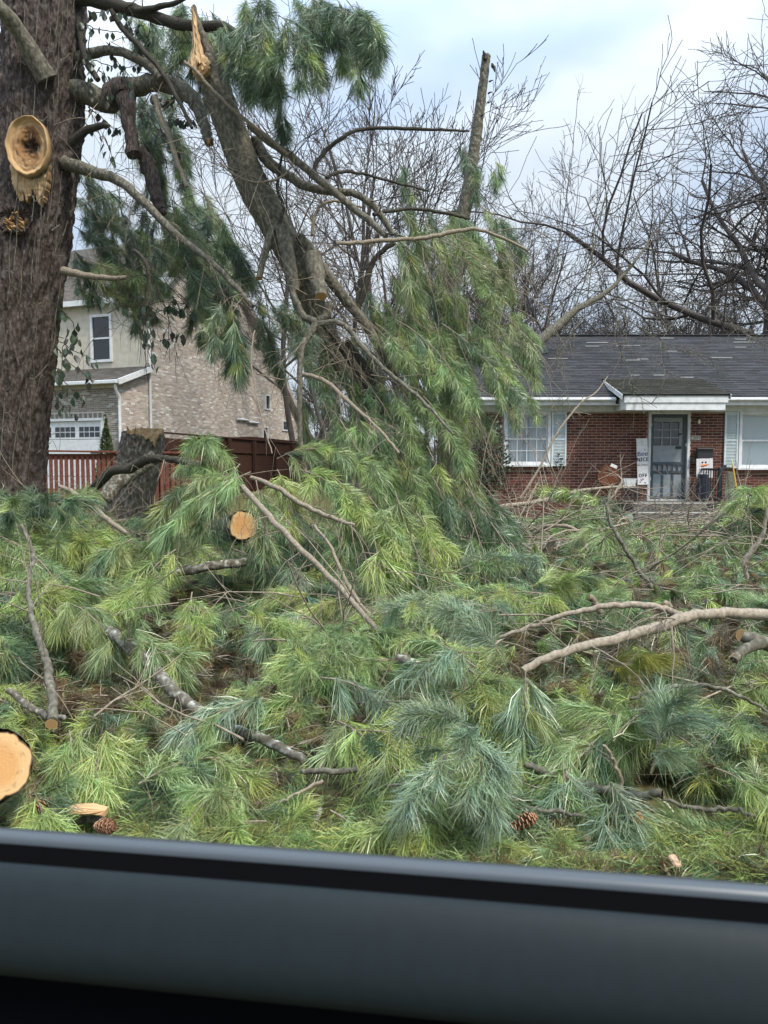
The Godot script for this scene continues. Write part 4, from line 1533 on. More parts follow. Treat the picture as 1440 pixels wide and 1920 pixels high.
# radius in pixels of the photograph at the path's own distance -> metres
func px_radii(path: PackedVector3Array, list: Array) -> PackedFloat32Array:
	var r := PackedFloat32Array()
	var m := path.size()
	for i in m:
		var u := float(i) / (m - 1) * (list.size() - 1)
		var j := mini(int(u), list.size() - 2)
		r.append(lerpf(list[j], list[j + 1], u - j) * -path[i].z / FOCAL)
	return r


func cut_end(parent: Node3D, p: Vector3, d: Vector3, r: float, called := "cut_end") -> void:
	d = d.normalized()
	var mb := MB.new()
	var u := d.cross(Vector3.UP if absf(d.y) < 0.9 else Vector3.RIGHT).normalized()
	var w := d.cross(u)
	var rings := 7
	var sides := 22
	for k in rings + 1:
		var f := float(k) / rings
		var late := 0.78 if k % 2 else 1.0
		for j in sides:
			var an := TAU * j / sides
			mb.v.append(p + d * (0.004 + 0.01 * r * sin(an * 3.0 + k)) + (u * cos(an) + w * sin(an)) * r * f * (1.0 + 0.04 * sin(an * 2.0 + 1.0)))
			mb.n.append(d)
			mb.c.append(Color(0.66 * late, 0.42 * late, 0.2 * late) if f < 0.9 else Color(0.7, 0.5, 0.28))
	for k in rings:
		for j in sides:
			var a := k * sides + j
			var b := k * sides + (j + 1) % sides
			mb.ix.append_array([a, b, a + sides, b, b + sides, a + sides])
	part(parent, called, mb, M.wood_face)


# thin leafless side twigs along a path, all in one part
func offshoots(parent: Node3D, path: PackedVector3Array, n: int, l0: float, l1: float, r: float, sag: float, m: Material, away := 0.8, t0 := 0.1) -> void:
	var mb := MB.new()
	for i in n:
		var u := R(t0, 0.98) * (path.size() - 1)
		var j := mini(int(u), path.size() - 2)
		var p := path[j].lerp(path[j + 1], u - j)
		var ax := (path[j + 1] - path[j]).normalized()
		var d := (ax * R(0.2, 0.9) + rand_dir() * away).normalized()
		bare_twig(mb, p, d, R(l0, l1), r * R(0.7, 1.2), sag, 2)
	part(parent, "twigs", mb, m, "stuff")


func bare_twig(mb: MB, p: Vector3, d: Vector3, L: float, r: float, sag: float, forks: int) -> void:
	var pts := PackedVector3Array([p])
	var n := 5
	var dd := d
	for i in n:
		dd = (dd + Vector3.DOWN * sag / n + rand_dir() * 0.18).normalized()
		var q := pts[i] + dd * L / n
		q.y = maxf(q.y, 0.02)
		pts.append(q)
	mb.tube(pts, ramp(r, r * 0.35, n + 1), 4, false)
	if forks > 0:
		for k in forks:
			var j := 1 + rng.randi() % (n - 1)
			bare_twig(mb, pts[j], (dd + rand_dir() * 0.9).normalized(), L * R(0.3, 0.6), r * 0.6, sag, forks - 1)


func splinters(parent: Node3D, called: String, p: Vector3, d: Vector3, r: float, length: float, n: int, m: Material) -> void:
	var mb := MB.new()
	d = d.normalized()
	var u := d.cross(Vector3.UP if absf(d.y) < 0.9 else Vector3.RIGHT).normalized()
	var w := d.cross(u)
	for i in n:
		var an := R(0, TAU)
		var rr := r * sqrt(rng.randf()) * 0.9
		var q := p + (u * cos(an) + w * sin(an)) * rr - d * 0.03
		var l := length * R(0.25, 1.0)
		var g := R(0.8, 1.1)
		mb.col = Color(0.62 * g, 0.42 * g, 0.22 * g)
		var s := r * R(0.1, 0.24)
		mb.tube(PackedVector3Array([q, q + d * l * 0.6 + rand_dir() * 0.01, q + d * l + rand_dir() * 0.02]), PackedFloat32Array([s, s * 0.7, s * 0.08]), 5, true)
	part(parent, called, mb, m)


# a plate of wood with an outline taken at one distance and a real thickness
func plate(parent: Node3D, called: String, outline: Array, z: float, thick: float, m: Material, bulge := 0.03) -> void:
	var poly := PackedVector2Array()
	var front := []
	for q in outline:
		poly.append(Vector2(q[0], q[1]))
		front.append(P(q[0], q[1], z + R(-0.012, 0.012)))
	var tris := Geometry2D.triangulate_polygon(poly)
	var mb := MB.new()
	var ctr := Vector3.ZERO
	for q in front:
		ctr += q / front.size()
	for i in range(0, tris.size(), 3):
		var a: Vector3 = front[tris[i]]
		var b: Vector3 = front[tris[i + 1]]
		var c: Vector3 = front[tris[i + 2]]
		var g := (a + b + c) / 3.0 + Vector3(0, 0, R(0, bulge))
		for e in [[a, b], [b, c], [c, a]]:
			var s := R(0.85, 1.1)
			mb.col = Color(0.66 * s, 0.45 * s, 0.25 * s)
			mb.face([e[0], e[1], g], Vector3.BACK)
		mb.face([a + Vector3(0, 0, -thick), b + Vector3(0, 0, -thick), c + Vector3(0, 0, -thick)], Vector3.FORWARD)
	for i in front.size():
		var a: Vector3 = front[i]
		var b: Vector3 = front[(i + 1) % front.size()]
		mb.face([a, b, b + Vector3(0, 0, -thick), a + Vector3(0, 0, -thick)], (a + b) * 0.5 - ctr)
	part(parent, called, mb, m)


# a limb drawn along the photograph's outline, at real distances; returns its path
func limb(parent: Node3D, called: String, pts: Array, z0: float, z1: float, radii: Array, m: Material, sides := 8, wob := 0.006) -> PackedVector3Array:
	var path := path_px(pts, z0, z1, 5, wob)
	var mb := MB.new()
	mb.tube(path, px_radii(path, radii), sides, true, 0.07, rng)
	part(parent, called, mb, m)
	return path


func limb_thing(called: String, label: String, cat: String, pts: Array, z0: float, z1: float, radii: Array, m: Material, group := "") -> Array:
	var base := P(pts[0][0], pts[0][1], z0)
	var t := thing(called, label, cat, base, group)
	var path := limb(t, "stem", pts, z0, z1, radii, m, 10)
	return [t, path]


# ---------------------------------------------------------------- bare winter trees
func grow(mbs: Array, p: Vector3, d: Vector3, L: float, r: float, depth: int, st: Dictionary) -> void:
	var kids: Array = st.kids
	var n: int = [7, 6, 5, 4, 3][mini(depth, 4)]
	var sides: int = [8, 6, 4, 3, 3][mini(depth, 4)]
	var pts := PackedVector3Array([p])
	var dirs := []
	var dd := d
	for i in n:
		dd = (dd + rand_dir() * st.kink + Vector3.UP * st.up / n).normalized()
		dirs.append(dd)
		pts.append(pts[i] + dd * L / n)
	var tip: float = maxf(r * (0.5 if depth < kids.size() else 0.4), st.thin)
	mbs[0 if depth == 0 else 1].tube(pts, ramp(r, tip, n + 1), sides, false)
	if depth >= kids.size():
		return
	var k: int = kids[depth]
	for i in k:
		var t: float = lerpf(st.from[depth], 1.0, (i + rng.randf()) / k)
		if i == k - 1:
			t = 1.0
		var u := t * n
		var j := mini(int(u), n - 1)
		var q := pts[j].lerp(pts[j + 1], u - j)
		var ax: Vector3 = dirs[j]
		var perp := ax.cross(rand_dir()).normalized()
		var an: float = st.angle * R(0.6, 1.3) * (0.5 if i == k - 1 else 1.0)
		var nd := (ax * cos(an) + perp * sin(an)).normalized()
		var nl: float = L * st.ratio * R(0.7, 1.25) * (1.15 - 0.4 * t)
		grow(mbs, q, nd, nl, maxf(lerpf(r, tip, t) * st.rr, st.thin), depth + 1, st)


func tree_proto(st: Dictionary, seed_: int) -> Node3D:
	var keep_state := rng.state
	rng.seed = seed_
	var trunk := MB.new()
	var crown := MB.new()
	if st.get("stems", 1) > 1:
		for i in st.stems:
			var an: float = TAU * i / st.stems + R(-0.4, 0.4)
			grow([trunk, crown], Vector3(cos(an) * 0.12, -0.1, sin(an) * 0.12), Vector3(cos(an) * st.lean, 1, sin(an) * st.lean).normalized(), st.trunk * R(0.8, 1.15), st.r * R(0.7, 1.1), 0, st)
	else:
		grow([trunk, crown], Vector3(0, -0.1, 0), Vector3(st.get("lean", 0.0), 1, 0).normalized(), st.trunk, st.r, 0, st)
	rng.state = keep_state
	var o := Node3D.new()
	for q in [["trunk", trunk], ["crown", crown]]:
		var m := MeshInstance3D.new()
		m.name = q[0]
		m.mesh = q[1].mesh()
		m.material_override = M.tree_bark
		o.add_child(m)
	return o


func build_bare_trees() -> void:
	var upright := {"kids": [7, 6, 5, 4], "from": [0.3, 0.2, 0.2, 0.2], "kink": 0.12, "up": 0.16, "angle": 0.66, "ratio": 0.5, "rr": 0.55, "thin": 0.007, "trunk": 8.5, "r": 0.075, "stems": 3, "lean": 0.2}
	var tall := {"kids": [8, 6, 5, 4], "from": [0.3, 0.2, 0.2, 0.2], "kink": 0.14, "up": 0.1, "angle": 0.85, "ratio": 0.45, "rr": 0.52, "thin": 0.007, "trunk": 9.0, "r": 0.12}
	var gnarled := {"kids": [7, 7, 7, 5], "from": [0.35, 0.2, 0.15, 0.15], "kink": 0.26, "up": 0.1, "angle": 0.95, "ratio": 0.62, "rr": 0.6, "thin": 0.0075, "trunk": 8.0, "r": 0.22}
	var round_ := {"kids": [8, 7, 7, 5], "from": [0.25, 0.2, 0.15, 0.15], "kink": 0.16, "up": 0.12, "angle": 0.85, "ratio": 0.55, "rr": 0.55, "thin": 0.0075, "trunk": 6.5, "r": 0.19}
	var protos := [tree_proto(upright, 51), tree_proto(upright, 52), tree_proto(tall, 53), tree_proto(gnarled, 54), tree_proto(gnarled, 55), tree_proto(round_, 56), tree_proto(round_, 57)]
	# photograph column, distance, kind, scale, turn, label
	var spots := [
		[655, 27.0, 0, 1.45, 0.3, "slim bare tree of many upright stems left of the broken snag"],
		[775, 29.0, 1, 1.42, 1.9, "slim many-stemmed bare tree just left of the broken snag"],
		[560, 33.0, 2, 1.25, 2.8, "thin bare tree behind the leaning broken trunk"],
		[705, 36.0, 2, 1.5, 0.9, "tall thin bare tree between the leaning trunk and the snag"],
		[905, 31.0, 1, 1.1, 4.0, "slim bare tree of upright stems right behind the snag"],
		[985, 33.0, 5, 1.1, 1.1, "bare round-crowned tree above the left end of the dark roof"],
		[1085, 29.5, 0, 0.72, 2.2, "low bare tree of straight shoots above the roof left of the door hood"],
		[1130, 36.0, 6, 0.95, 5.2, "bare round-crowned tree above the roof straight over the door hood"],
		[1215, 31.0, 5, 0.95, 3.3, "bare twiggy tree above the roof right of the door hood"],
		[1290, 37.0, 3, 0.85, 0.4, "dark crooked bare tree behind the roof between door and right window"],
		[1335, 30.0, 6, 0.95, 2.5, "bare dense tree above the roof over the right window"],
		[1430, 31.0, 4, 1.62, 0.8, "tallest dark crooked bare tree at the right edge above the roof"],
		[1530, 33.0, 3, 1.5, 4.1, "dark crooked bare tree whose limbs reach in from beyond the right edge"],
		[600, 52.0, 5, 1.0, 2.0, "far bare tree seen in the gap beside the pale house gable"],
		[640, 60.0, 6, 1.1, 0.2, "farthest bare tree low in the gap between the two houses"],
		[860, 44.0, 6, 1.0, 1.4, "bare tree far behind the snag and the hanging pine needles"],
		[1040, 40.0, 6, 1.25, 0.9, "bare spreading tree far behind the roof left of the hood"],
		[1170, 42.0, 5, 1.3, 4.4, "bare spreading tree far behind the roof above the door hood"],
		[1380, 40.0, 6, 1.3, 5.6, "bare spreading tree far behind the roof over the right shutter"],
		[740, 46.0, 5, 1.75, 2.7, "tall bare spreading tree far behind the snag and the leaning trunk"],
		[930, 48.0, 6, 1.6, 3.9, "bare spreading tree far behind, right of the snag"],
		[1260, 46.0, 6, 1.5, 1.7, "bare spreading tree far behind the roof right of the hood"],
		[850, 34.0, 0, 1.15, 3.6, "slim bare tree of many stems just right of the broken snag"],
		[380, 48.0, 2, 1.2, 5.0, "thin bare tree far behind the pale house roof"],
	]
	for s in spots:
		var proto: Node3D = protos[s[2]]
		var o: Node3D = proto.duplicate()
		o.name = numbered(self, "bare_tree")
		add_child(o, true)
		var b := P(s[0], 900, s[1])
		o.position = Vector3(b.x, land(b.x, s[1]), b.z)
		o.rotation.y = s[4]
		o.scale = Vector3.ONE * s[3]
		tag(o, s[5], "tree", "bare winter trees behind the houses")
	for p in protos:
		p.free()
	# far wood that closes the view between the houses
	var mb := MB.new()
	for i in 900:
		var x := R(-75, 75)
		var z := R(75, 110)
		var hgt := R(4, 11)
		var p := Vector3(x, 0, -z)
		var pts := PackedVector3Array([p, p + Vector3(R(-0.4, 0.4), hgt * 0.5, 0), p + Vector3(R(-1.2, 1.2), hgt, 0)])
		mb.tube(pts, PackedFloat32Array([0.14, 0.08, 0.02]), 3, false)
		for k in 7:
			var q := pts[1].lerp(pts[2], R(-0.6, 1.0))
			var d := Vector3(R(-1, 1), R(0.2, 1.1), R(-0.5, 0.5)).normalized()
			mb.tube(PackedVector3Array([q, q + d * R(1, 2.6)]), PackedFloat32Array([0.04, 0.012]), 3, false)
	solo("far_woods", "far grey line of leafless woods beyond the houses", "woods", mb, M.tree_bark, "", "stuff")


# a bush: stems and many small leaves through its volume
func leaf_mesh(l: float, w: float, fold: float) -> ArrayMesh:
	var mb := MB.new()
	var k := [Vector3(0, 0, 0), Vector3(-w * 0.7, fold, l * 0.25), Vector3(-w, fold, l * 0.5), Vector3(-w * 0.6, fold * 0.6, l * 0.8), Vector3(0, 0, l), Vector3(w * 0.6, fold * 0.6, l * 0.8), Vector3(w, fold, l * 0.5), Vector3(w * 0.7, fold, l * 0.25), Vector3(0, 0, l * 0.5)]
	for i in 8:
		mb.face([k[i], k[(i + 1) % 8], k[8]], Vector3.UP)
	return mb.mesh()


func build_shrubs() -> void:
	# glossy evergreen by the left window
	var c := P(912, 830, 17.6)
	var base := Vector3(c.x, 0, -17.6)
	var sh := thing("holly_shrub", "dark glossy evergreen shrub beside the left window of the brick house", "shrub", base)
	var st := MB.new()
	for i in 14:
		var q := base + Vector3(R(-0.45, 0.45), R(1.1, 2.3), R(-0.4, 0.4))
		st.tube(PackedVector3Array([base + Vector3(R(-0.1, 0.1), 0, R(-0.1, 0.1)), base.lerp(q, 0.5) + rand_dir() * 0.06, q]), PackedFloat32Array([0.025, 0.016, 0.006]), 5, false)
	part(sh, "stems", st, M.dark_bark)
	var xf := []
	var cols := []
	for i in 2600:
		var d := rand_dir()
		var p := Vector3(d.x * 0.62, 1.45 + d.y * 1.0, d.z * 0.6) * 1.0
		var k := pow(rng.randf(), 0.35) * (1.0 + 0.25 * bump_noise.get_noise_3dv(d * 90.0))
		p = Vector3(p.x * k, 1.4 + (p.y - 1.4) * k, p.z * k)
		var b := Basis.looking_at((d + rand_dir() * 0.8 + Vector3(0, 0.3, 0)).normalized(), rand_dir())
		xf.append(Transform3D(b.scaled(Vector3.ONE * R(0.7, 1.3)), p))
		var g := R(0.7, 1.3)
		cols.append(Color(0.035 * g, 0.06 * g, 0.033 * g))
	many(sh, "leaves", leaf_mesh(0.065, 0.018, 0.008), M.leaf, xf, cols)
	# clipped cone by the garage
	var z := 24.0
	var cb := P(200, 850, z)
	var cbase := Vector3(cb.x, 0.25, -z)
	var top: float = P(200, 774, z).y
	var co := thing("cone_shrub", "small cone shaped green conifer beside the white garage door", "shrub", cbase)
	var tr := MB.new()
	tr.tube(PackedVector3Array([cbase, Vector3(cb.x, top - 0.2, -z)]), PackedFloat32Array([0.05, 0.015]), 6)
	part(co, "trunk", tr, M.dark_bark)
	xf = []
	cols = []
	var hgt := top - 0.25
	for i in 2600:
		var u := 1.0 - sqrt(rng.randf())
		var an := R(0, TAU)
		var rad := (1.0 - u) * 0.62 * (0.7 + 0.3 * rng.randf()) * (1.0 + 0.22 * bump_noise.get_noise_3d(cos(an) * 60, u * 150, sin(an) * 60))
		var d := Vector3(cos(an), 0.9, sin(an)).normalized()
		var b := Basis.looking_at((d + rand_dir() * 0.5).normalized(), rand_dir())
		xf.append(Transform3D(b.scaled(Vector3.ONE * R(0.7, 1.4)), Vector3(cos(an) * rad, u * hgt, sin(an) * rad)))
		var g := R(0.7, 1.3)
		cols.append(Color(0.06 * g, 0.085 * g, 0.03 * g))
	many(co, "foliage", leaf_mesh(0.1, 0.022, 0.01), M.leaf, xf, cols)


# ---------------------------------------------------------------- the standing pine at the left
func build_standing_pine() -> void:
	var z := 8.5
	var foot := P(4, 1050, z)
	var t := thing("standing_pine", "huge standing pine trunk with a fresh oval saw scar at the left edge", "tree", Vector3(foot.x, 0, -z))
	var k := PackedVector3Array([Vector3(foot.x - 0.02, -0.1, -z)])
	for q in [[6, 900], [22, 700], [42, 500], [62, 350], [77, 200], [84, 60], [86, -100], [90, -420]]:
		k.append(P(q[0], q[1], z))
	var path := smooth_path(k, 6)
	var rad := px_radii(path, [80, 69, 68, 69, 70, 66, 64, 60, 55])
	part(t, "trunk", bark_trunk(path, rad, 170, 46, 0.055, 9.0, 1.6, 61), M.old_bark)
	# root flare
	for i in 5:
		var an := TAU * i / 5.0 + 0.4
		var d := Vector3(cos(an), 0, sin(an))
		var q := Vector3(foot.x, 0, -z)
		part(t, "root", bark_trunk(PackedVector3Array([q + d * 0.35 + Vector3(0, 0.75, 0), q + d * 0.55 + Vector3(0, 0.28, 0), q + d * 0.95 + Vector3(0, 0.0, 0)]), PackedFloat32Array([0.16, 0.17, 0.07]), 28, 40, 0.016, 9.0, 3.0, 70 + i), M.old_bark)
	# oval sawn scar
	saw_scar(t, P(53, 275, z - 0.535), P(53, 275, z - 0.475) - P(60, 300, z), 40, 55, z - 0.53)
	fibres(t, "torn_wood", [[14, 84, 300], [15, 86, 318], [17, 84, 335], [22, 82, 350], [28, 78, 362], [33, 76, 372]], z - 0.52, z - 0.47, 0.09, 21)
	# broken stub below it
	var sp := P(31, 415, z - 0.43)
	splinters(t, "broken_stub", sp, Vector3(-0.1, 0.15, 1), 0.13, 0.12, 34, M.wood_face)
	for i in 26:
		var an := TAU * i / 26.0
		var mb := MB.new()
		var q := sp + Vector3(cos(an) * 0.15, sin(an) * 0.1, 0.0)
		mb.tube(PackedVector3Array([q, q + Vector3(cos(an) * 0.03, sin(an) * 0.03, 0.04), q + Vector3(cos(an) * 0.05, sin(an) * 0.04 + R(-0.03, 0.03), 0.07)]), PackedFloat32Array([0.02, 0.016, 0.003]), 5)
		part(t, "bark_splinter", mb, M.old_bark)
	# limbs
	var la := limb(t, "limb", [[-40, -20], [10, 25], [45, 75], [88, 150]], z - 0.9, z - 0.42, [12, 13, 15, 20], M.limb_bark, 10)
	la = limb(t, "limb", [[120, 175], [150, 172], [205, 190], [245, 165], [300, 156], [345, 172], [372, 205], [386, 248], [392, 268]], z, z - 0.5, [26, 20, 20, 16, 15, 15, 12, 9, 8], M.limb_bark, 10, 0.012)
	offshoots(t, la, 14, 0.25, 0.7, 0.006, 0.5, M.twig)
	splinters(t, "broken_end", P(392, 268, z - 0.5), Vector3(0.1, -1, 0), 0.04, 0.1, 8, M.wood_face)
	limb(t, "limb", [[140, 110], [180, 98], [215, 95], [255, 108], [290, 134], [302, 150]], z - 0.1, z - 0.4, [10, 9, 8, 8, 8, 7], M.limb_bark, 8)
	limb(t, "broken_limb", [[208, 180], [230, 170], [238, 195], [244, 240], [250, 290]], z - 0.2, z - 0.3, [22, 22, 16, 12, 13], M.old_bark, 10, 0.015)
	limb(t, "broken_limb", [[262, 280], [276, 310], [288, 350], [300, 388], [312, 400]], z - 0.1, z - 0.2, [9, 14, 13, 11, 5], M.old_bark, 10, 0.015)
	limb(t, "dead_branch", [[148, 30], [152, 70], [162, 115], [184, 150]], z - 0.1, z - 0.3, [7, 7, 6, 5], M.dark_bark, 8)
	var lb := limb(t, "limb", [[120, 305], [160, 318], [215, 335], [255, 365], [300, 410], [345, 452], [395, 490], [440, 535], [475, 575]], z - 0.2, z - 1.0, [13, 11, 9, 8, 7, 7, 6, 5, 4], M.limb_bark, 10)
	offshoots(t, lb, 22, 0.25, 0.8, 0.005, 0.9, M.twig)
	limb(t, "dead_branch", [[118, 508], [160, 516], [200, 521], [238, 521]], z - 0.2, z - 0.3, [8, 6, 5, 4], M.twig, 8)
	var ld := limb(t, "limb", [[130, -10], [200, 6], [260, 22], [320, 42], [372, 50], [420, 50], [452, 70]], z - 0.1, z - 0.9, [14, 12, 11, 10, 9, 8, 6], M.dark_bark, 10)
	offshoots(t, ld, 14, 0.25, 0.6, 0.006, 0.2, M.dark_bark)
	limb(t, "dead_branch", [[255, 20], [300, 12], [340, 0], [370, -20]], z - 0.5, z - 0.6, [5, 5, 4, 3], M.dark_bark, 6)
	limb(t, "dead_branch", [[125, 275], [160, 245], [190, 236], [205, 236]], z - 0.1, z - 0.3, [9, 7, 6, 3], M.dark_bark, 8)
	limb(t, "pale_branch", [[290, 180], [300, 215], [318, 260], [335, 310], [350, 350]], z - 0.5, z - 0.6, [6, 6, 5, 4, 3], M.twig, 7)
	var le := limb(t, "dead_branch", [[210, 20], [235, 60], [265, 90], [300, 130], [330, 180], [360, 240]], z - 0.3, z - 0.8, [5, 5, 5, 4, 4, 3], M.dark_bark, 6)
	offshoots(t, le, 10, 0.2, 0.5, 0.004, 0.4, M.dark_bark)
	# dead twigs hanging before the pale house
	var lf := limb(t, "dead_branch", [[250, 470], [272, 490], [280, 540], [276, 575]], z - 0.6, z - 0.8, [4, 4, 3, 2], M.dark_bark, 6)
	offshoots(t, lf, 16, 0.25, 0.7, 0.005, 0.7, M.dark_bark)
	# live boughs: dark crown behind, sweeping ones to the right
	var groups := [
		# centre x, y, half width, half height, count, z, kind, droop, length, direction
		[175, 440, 55, 85, 10, 9.6, 3, 0.7, 0.9, Vector3(0.7, -0.3, 0.1)],
		[300, 405, 110, 60, 13, 10.4, 3, 0.8, 1.0, Vector3(0.6, -0.5, 0.0)],
		[385, 450, 60, 75, 9, 8.6, 3, 0.9, 0.75, Vector3(0.45, -0.8, 0.1)],
		[425, 555, 35, 45, 4, 7.6, 3, 1.0, 0.5, Vector3(0.25, -1.0, 0.1)],
		[355, 395, 50, 50, 6, 9.0, 4, 0.9, 0.8, Vector3(0.5, -0.8, 0.1)],
		[540, 20, 130, 40, 13, 7.4, 3, 1.2, 0.65, Vector3(0.5, -0.6, 0.2)],
		[620, 10, 60, 40, 7, 7.4, 3, 1.2, 0.6, Vector3(0.6, -0.5, 0.2)],
		[490, 75, 40, 40, 6, 7.2, 3, 1.3, 0.6, Vector3(0.2, -0.9, 0.1)],
		[300, 240, 60, 55, 5, 9.4, 3, 1.0, 0.6, Vector3(0.4, -0.8, 0.0)],
		[340, 60, 45, 60, 5, 8.8, 3, 1.0, 0.6, Vector3(0.3, -0.8, 0.0)],
		[335, 25, 90, 35, 8, 8.6, 3, 1.1, 0.5, Vector3(0.4, -0.8, 0.1)],
		[430, 25, 60, 40, 6, 7.8, 3, 1.2, 0.5, Vector3(0.4, -0.8, 0.1)],
		[245, 150, 80, 90, 8, 9.8, 3, 1.0, 0.5, Vector3(0.3, -0.9, 0.0)],
		[290, 300, 60, 60, 7, 9.6, 3, 1.0, 0.6, Vector3(0.3, -0.8, 0.0)],
		[160, 330, 40, 60, 5, 9.8, 3, 0.9, 0.6, Vector3(0.6, -0.5, 0.0)],
		[200, 500, 50, 30, 5, 9.0, 4, 0.6, 0.7, Vector3(0.8, -0.2, 0.0)],
		[560, 620, 40, 60, 7, 8.2, 2, 0.8, 0.7, Vector3(0.5, -0.6, 0.1)],
		[500, 560, 40, 50, 6, 8.8, 3, 0.8, 0.7, Vector3(0.5, -0.6, 0.1)],
	]
	for g in groups:
		for i in g[4]:
			var a := TAU * rng.randf()
			var s := sqrt(rng.randf())
			var p := P(g[0] + cos(a) * s * g[2], g[1] + sin(a) * s * g[3], g[5] + R(-0.5, 0.5))
			bough(t, p, (g[9] + rand_dir() * 0.45).normalized(), g[8] * R(0.7, 1.25), g[6] if rng.randf() < 0.8 else 2, 1, {"droop": g[7], "size": 1.05, "twigs": 8})
	# fine dead twigs through the lower crown
	var tw := MB.new()
	for i in 170:
		var u := rng.randf()
		var p := P(R(130, 330), R(60, 420), R(8.2, 9.6)) if u < 0.45 else P(R(170, 520), R(380, 640), R(7.4, 9.4))
		bare_twig(tw, p, Vector3(R(-0.3, 1.0), R(-1.0, 0.4), R(-0.3, 0.3)).normalized(), R(0.3, 1.0), R(0.002, 0.005), 0.7, 2)
	part(t, "fine_twigs", tw, M.dark_bark, "stuff")
	# two cones and dead leaves caught in the tip of the sweeping limb
	for q in [[437, 650], [430, 668], [446, 674], [452, 645]]:
		var cm := cone_mesh(0.055, 0.13)
		var o := placed(t, "hanging_cone", cm, M.cone, Transform3D(Basis(Vector3.RIGHT, PI + R(-0.3, 0.3)).rotated(Vector3.UP, R(0, 6)), P(q[0], q[1], 7.5) - t.position))
		o.name = o.name


# a torn sheet of wood fibre: rows of [left, right, y] in photograph pixels, lying between two distances
func fibres(parent: Node3D, called: String, rows: Array, z0: float, z1: float, thick: float, seed_: int) -> void:
	var nz := FastNoiseLite.new()
	nz.seed = seed_
	nz.frequency = 1.0
	var mb := MB.new()
	var nu := 22
	var nv := (rows.size() - 1) * 5
	for v in nv + 1:
		var f := float(v) / nv * (rows.size() - 1)
		var i := mini(int(f), rows.size() - 2)
		var g := f - i
		for u in nu + 1:
			var uu := float(u) / nu
			var x := lerpf(lerpf(rows[i][0], rows[i][1], uu), lerpf(rows[i + 1][0], rows[i + 1][1], uu), g)
			var y := lerpf(rows[i][2], rows[i + 1][2], g)
			var last := smoothstep(0.6, 1.0, float(v) / nv)
			y += last * 22.0 * nz.get_noise_2d(uu * 5.0, 3.0) + last * 10.0 * nz.get_noise_2d(uu * 17.0, 9.0)
			x += 3.0 * nz.get_noise_2d(uu * 3.0, f * 1.5)
			var p := P(x, y, lerpf(z0, z1, float(v) / nv))
			p.z += 0.02 * nz.get_noise_2d(uu * 9.0, f * 0.6) + 0.012 * nz.get_noise_2d(uu * 24.0, f * 1.4) - 0.05 * pow(absf(uu - 0.5) * 2.0, 3.0)
			mb.v.append(p)
			var s := 0.86 + 0.3 * nz.get_noise_2d(uu * 22.0, f * 0.9)
			var c := Color(0.6, 0.4, 0.2).lerp(Color(0.7, 0.56, 0.36), 0.5 + 0.5 * nz.get_noise_2d(uu * 4.0, f * 1.2 + 6.0))
			mb.c.append(Color(c.r * s, c.g * s, c.b * s))
	var w := nu + 1
	for v in nv + 1:
		for u in w:
			var e := mb.v[v * w + mini(u + 1, nu)] - mb.v[v * w + maxi(u - 1, 0)]
			var g := mb.v[maxi(v - 1, 0) * w + u] - mb.v[mini(v + 1, nv) * w + u]
			mb.n.append(e.cross(g).normalized())
	for v in nv:
		for u in nu:
			var k := v * w + u
			mb.ix.append_array([k, k + 1, k + w, k + 1, k + w + 1, k + w])
	# edges that give it thickness
	var rim := []
	for u in w:
		rim.append(u)
	for v in range(1, nv + 1):
		rim.append(v * w + nu)
	for u in range(nu - 1, -1, -1):
		rim.append(nv * w + u)
	for v in range(nv - 1, 0, -1):
		rim.append(v * w)
	mb.col = Color(0.4, 0.27, 0.15)
	var mid: Vector3 = mb.v[(nv / 2) * w + nu / 2]
	for i in rim.size():
		var a: Vector3 = mb.v[rim[i]]
		var b: Vector3 = mb.v[rim[(i + 1) % rim.size()]]
		mb.face([a, b, b + Vector3(0, 0, -thick), a + Vector3(0, 0, -thick)], (a + b) * 0.5 - mid)
	part(parent, called, mb, M.wood_face)


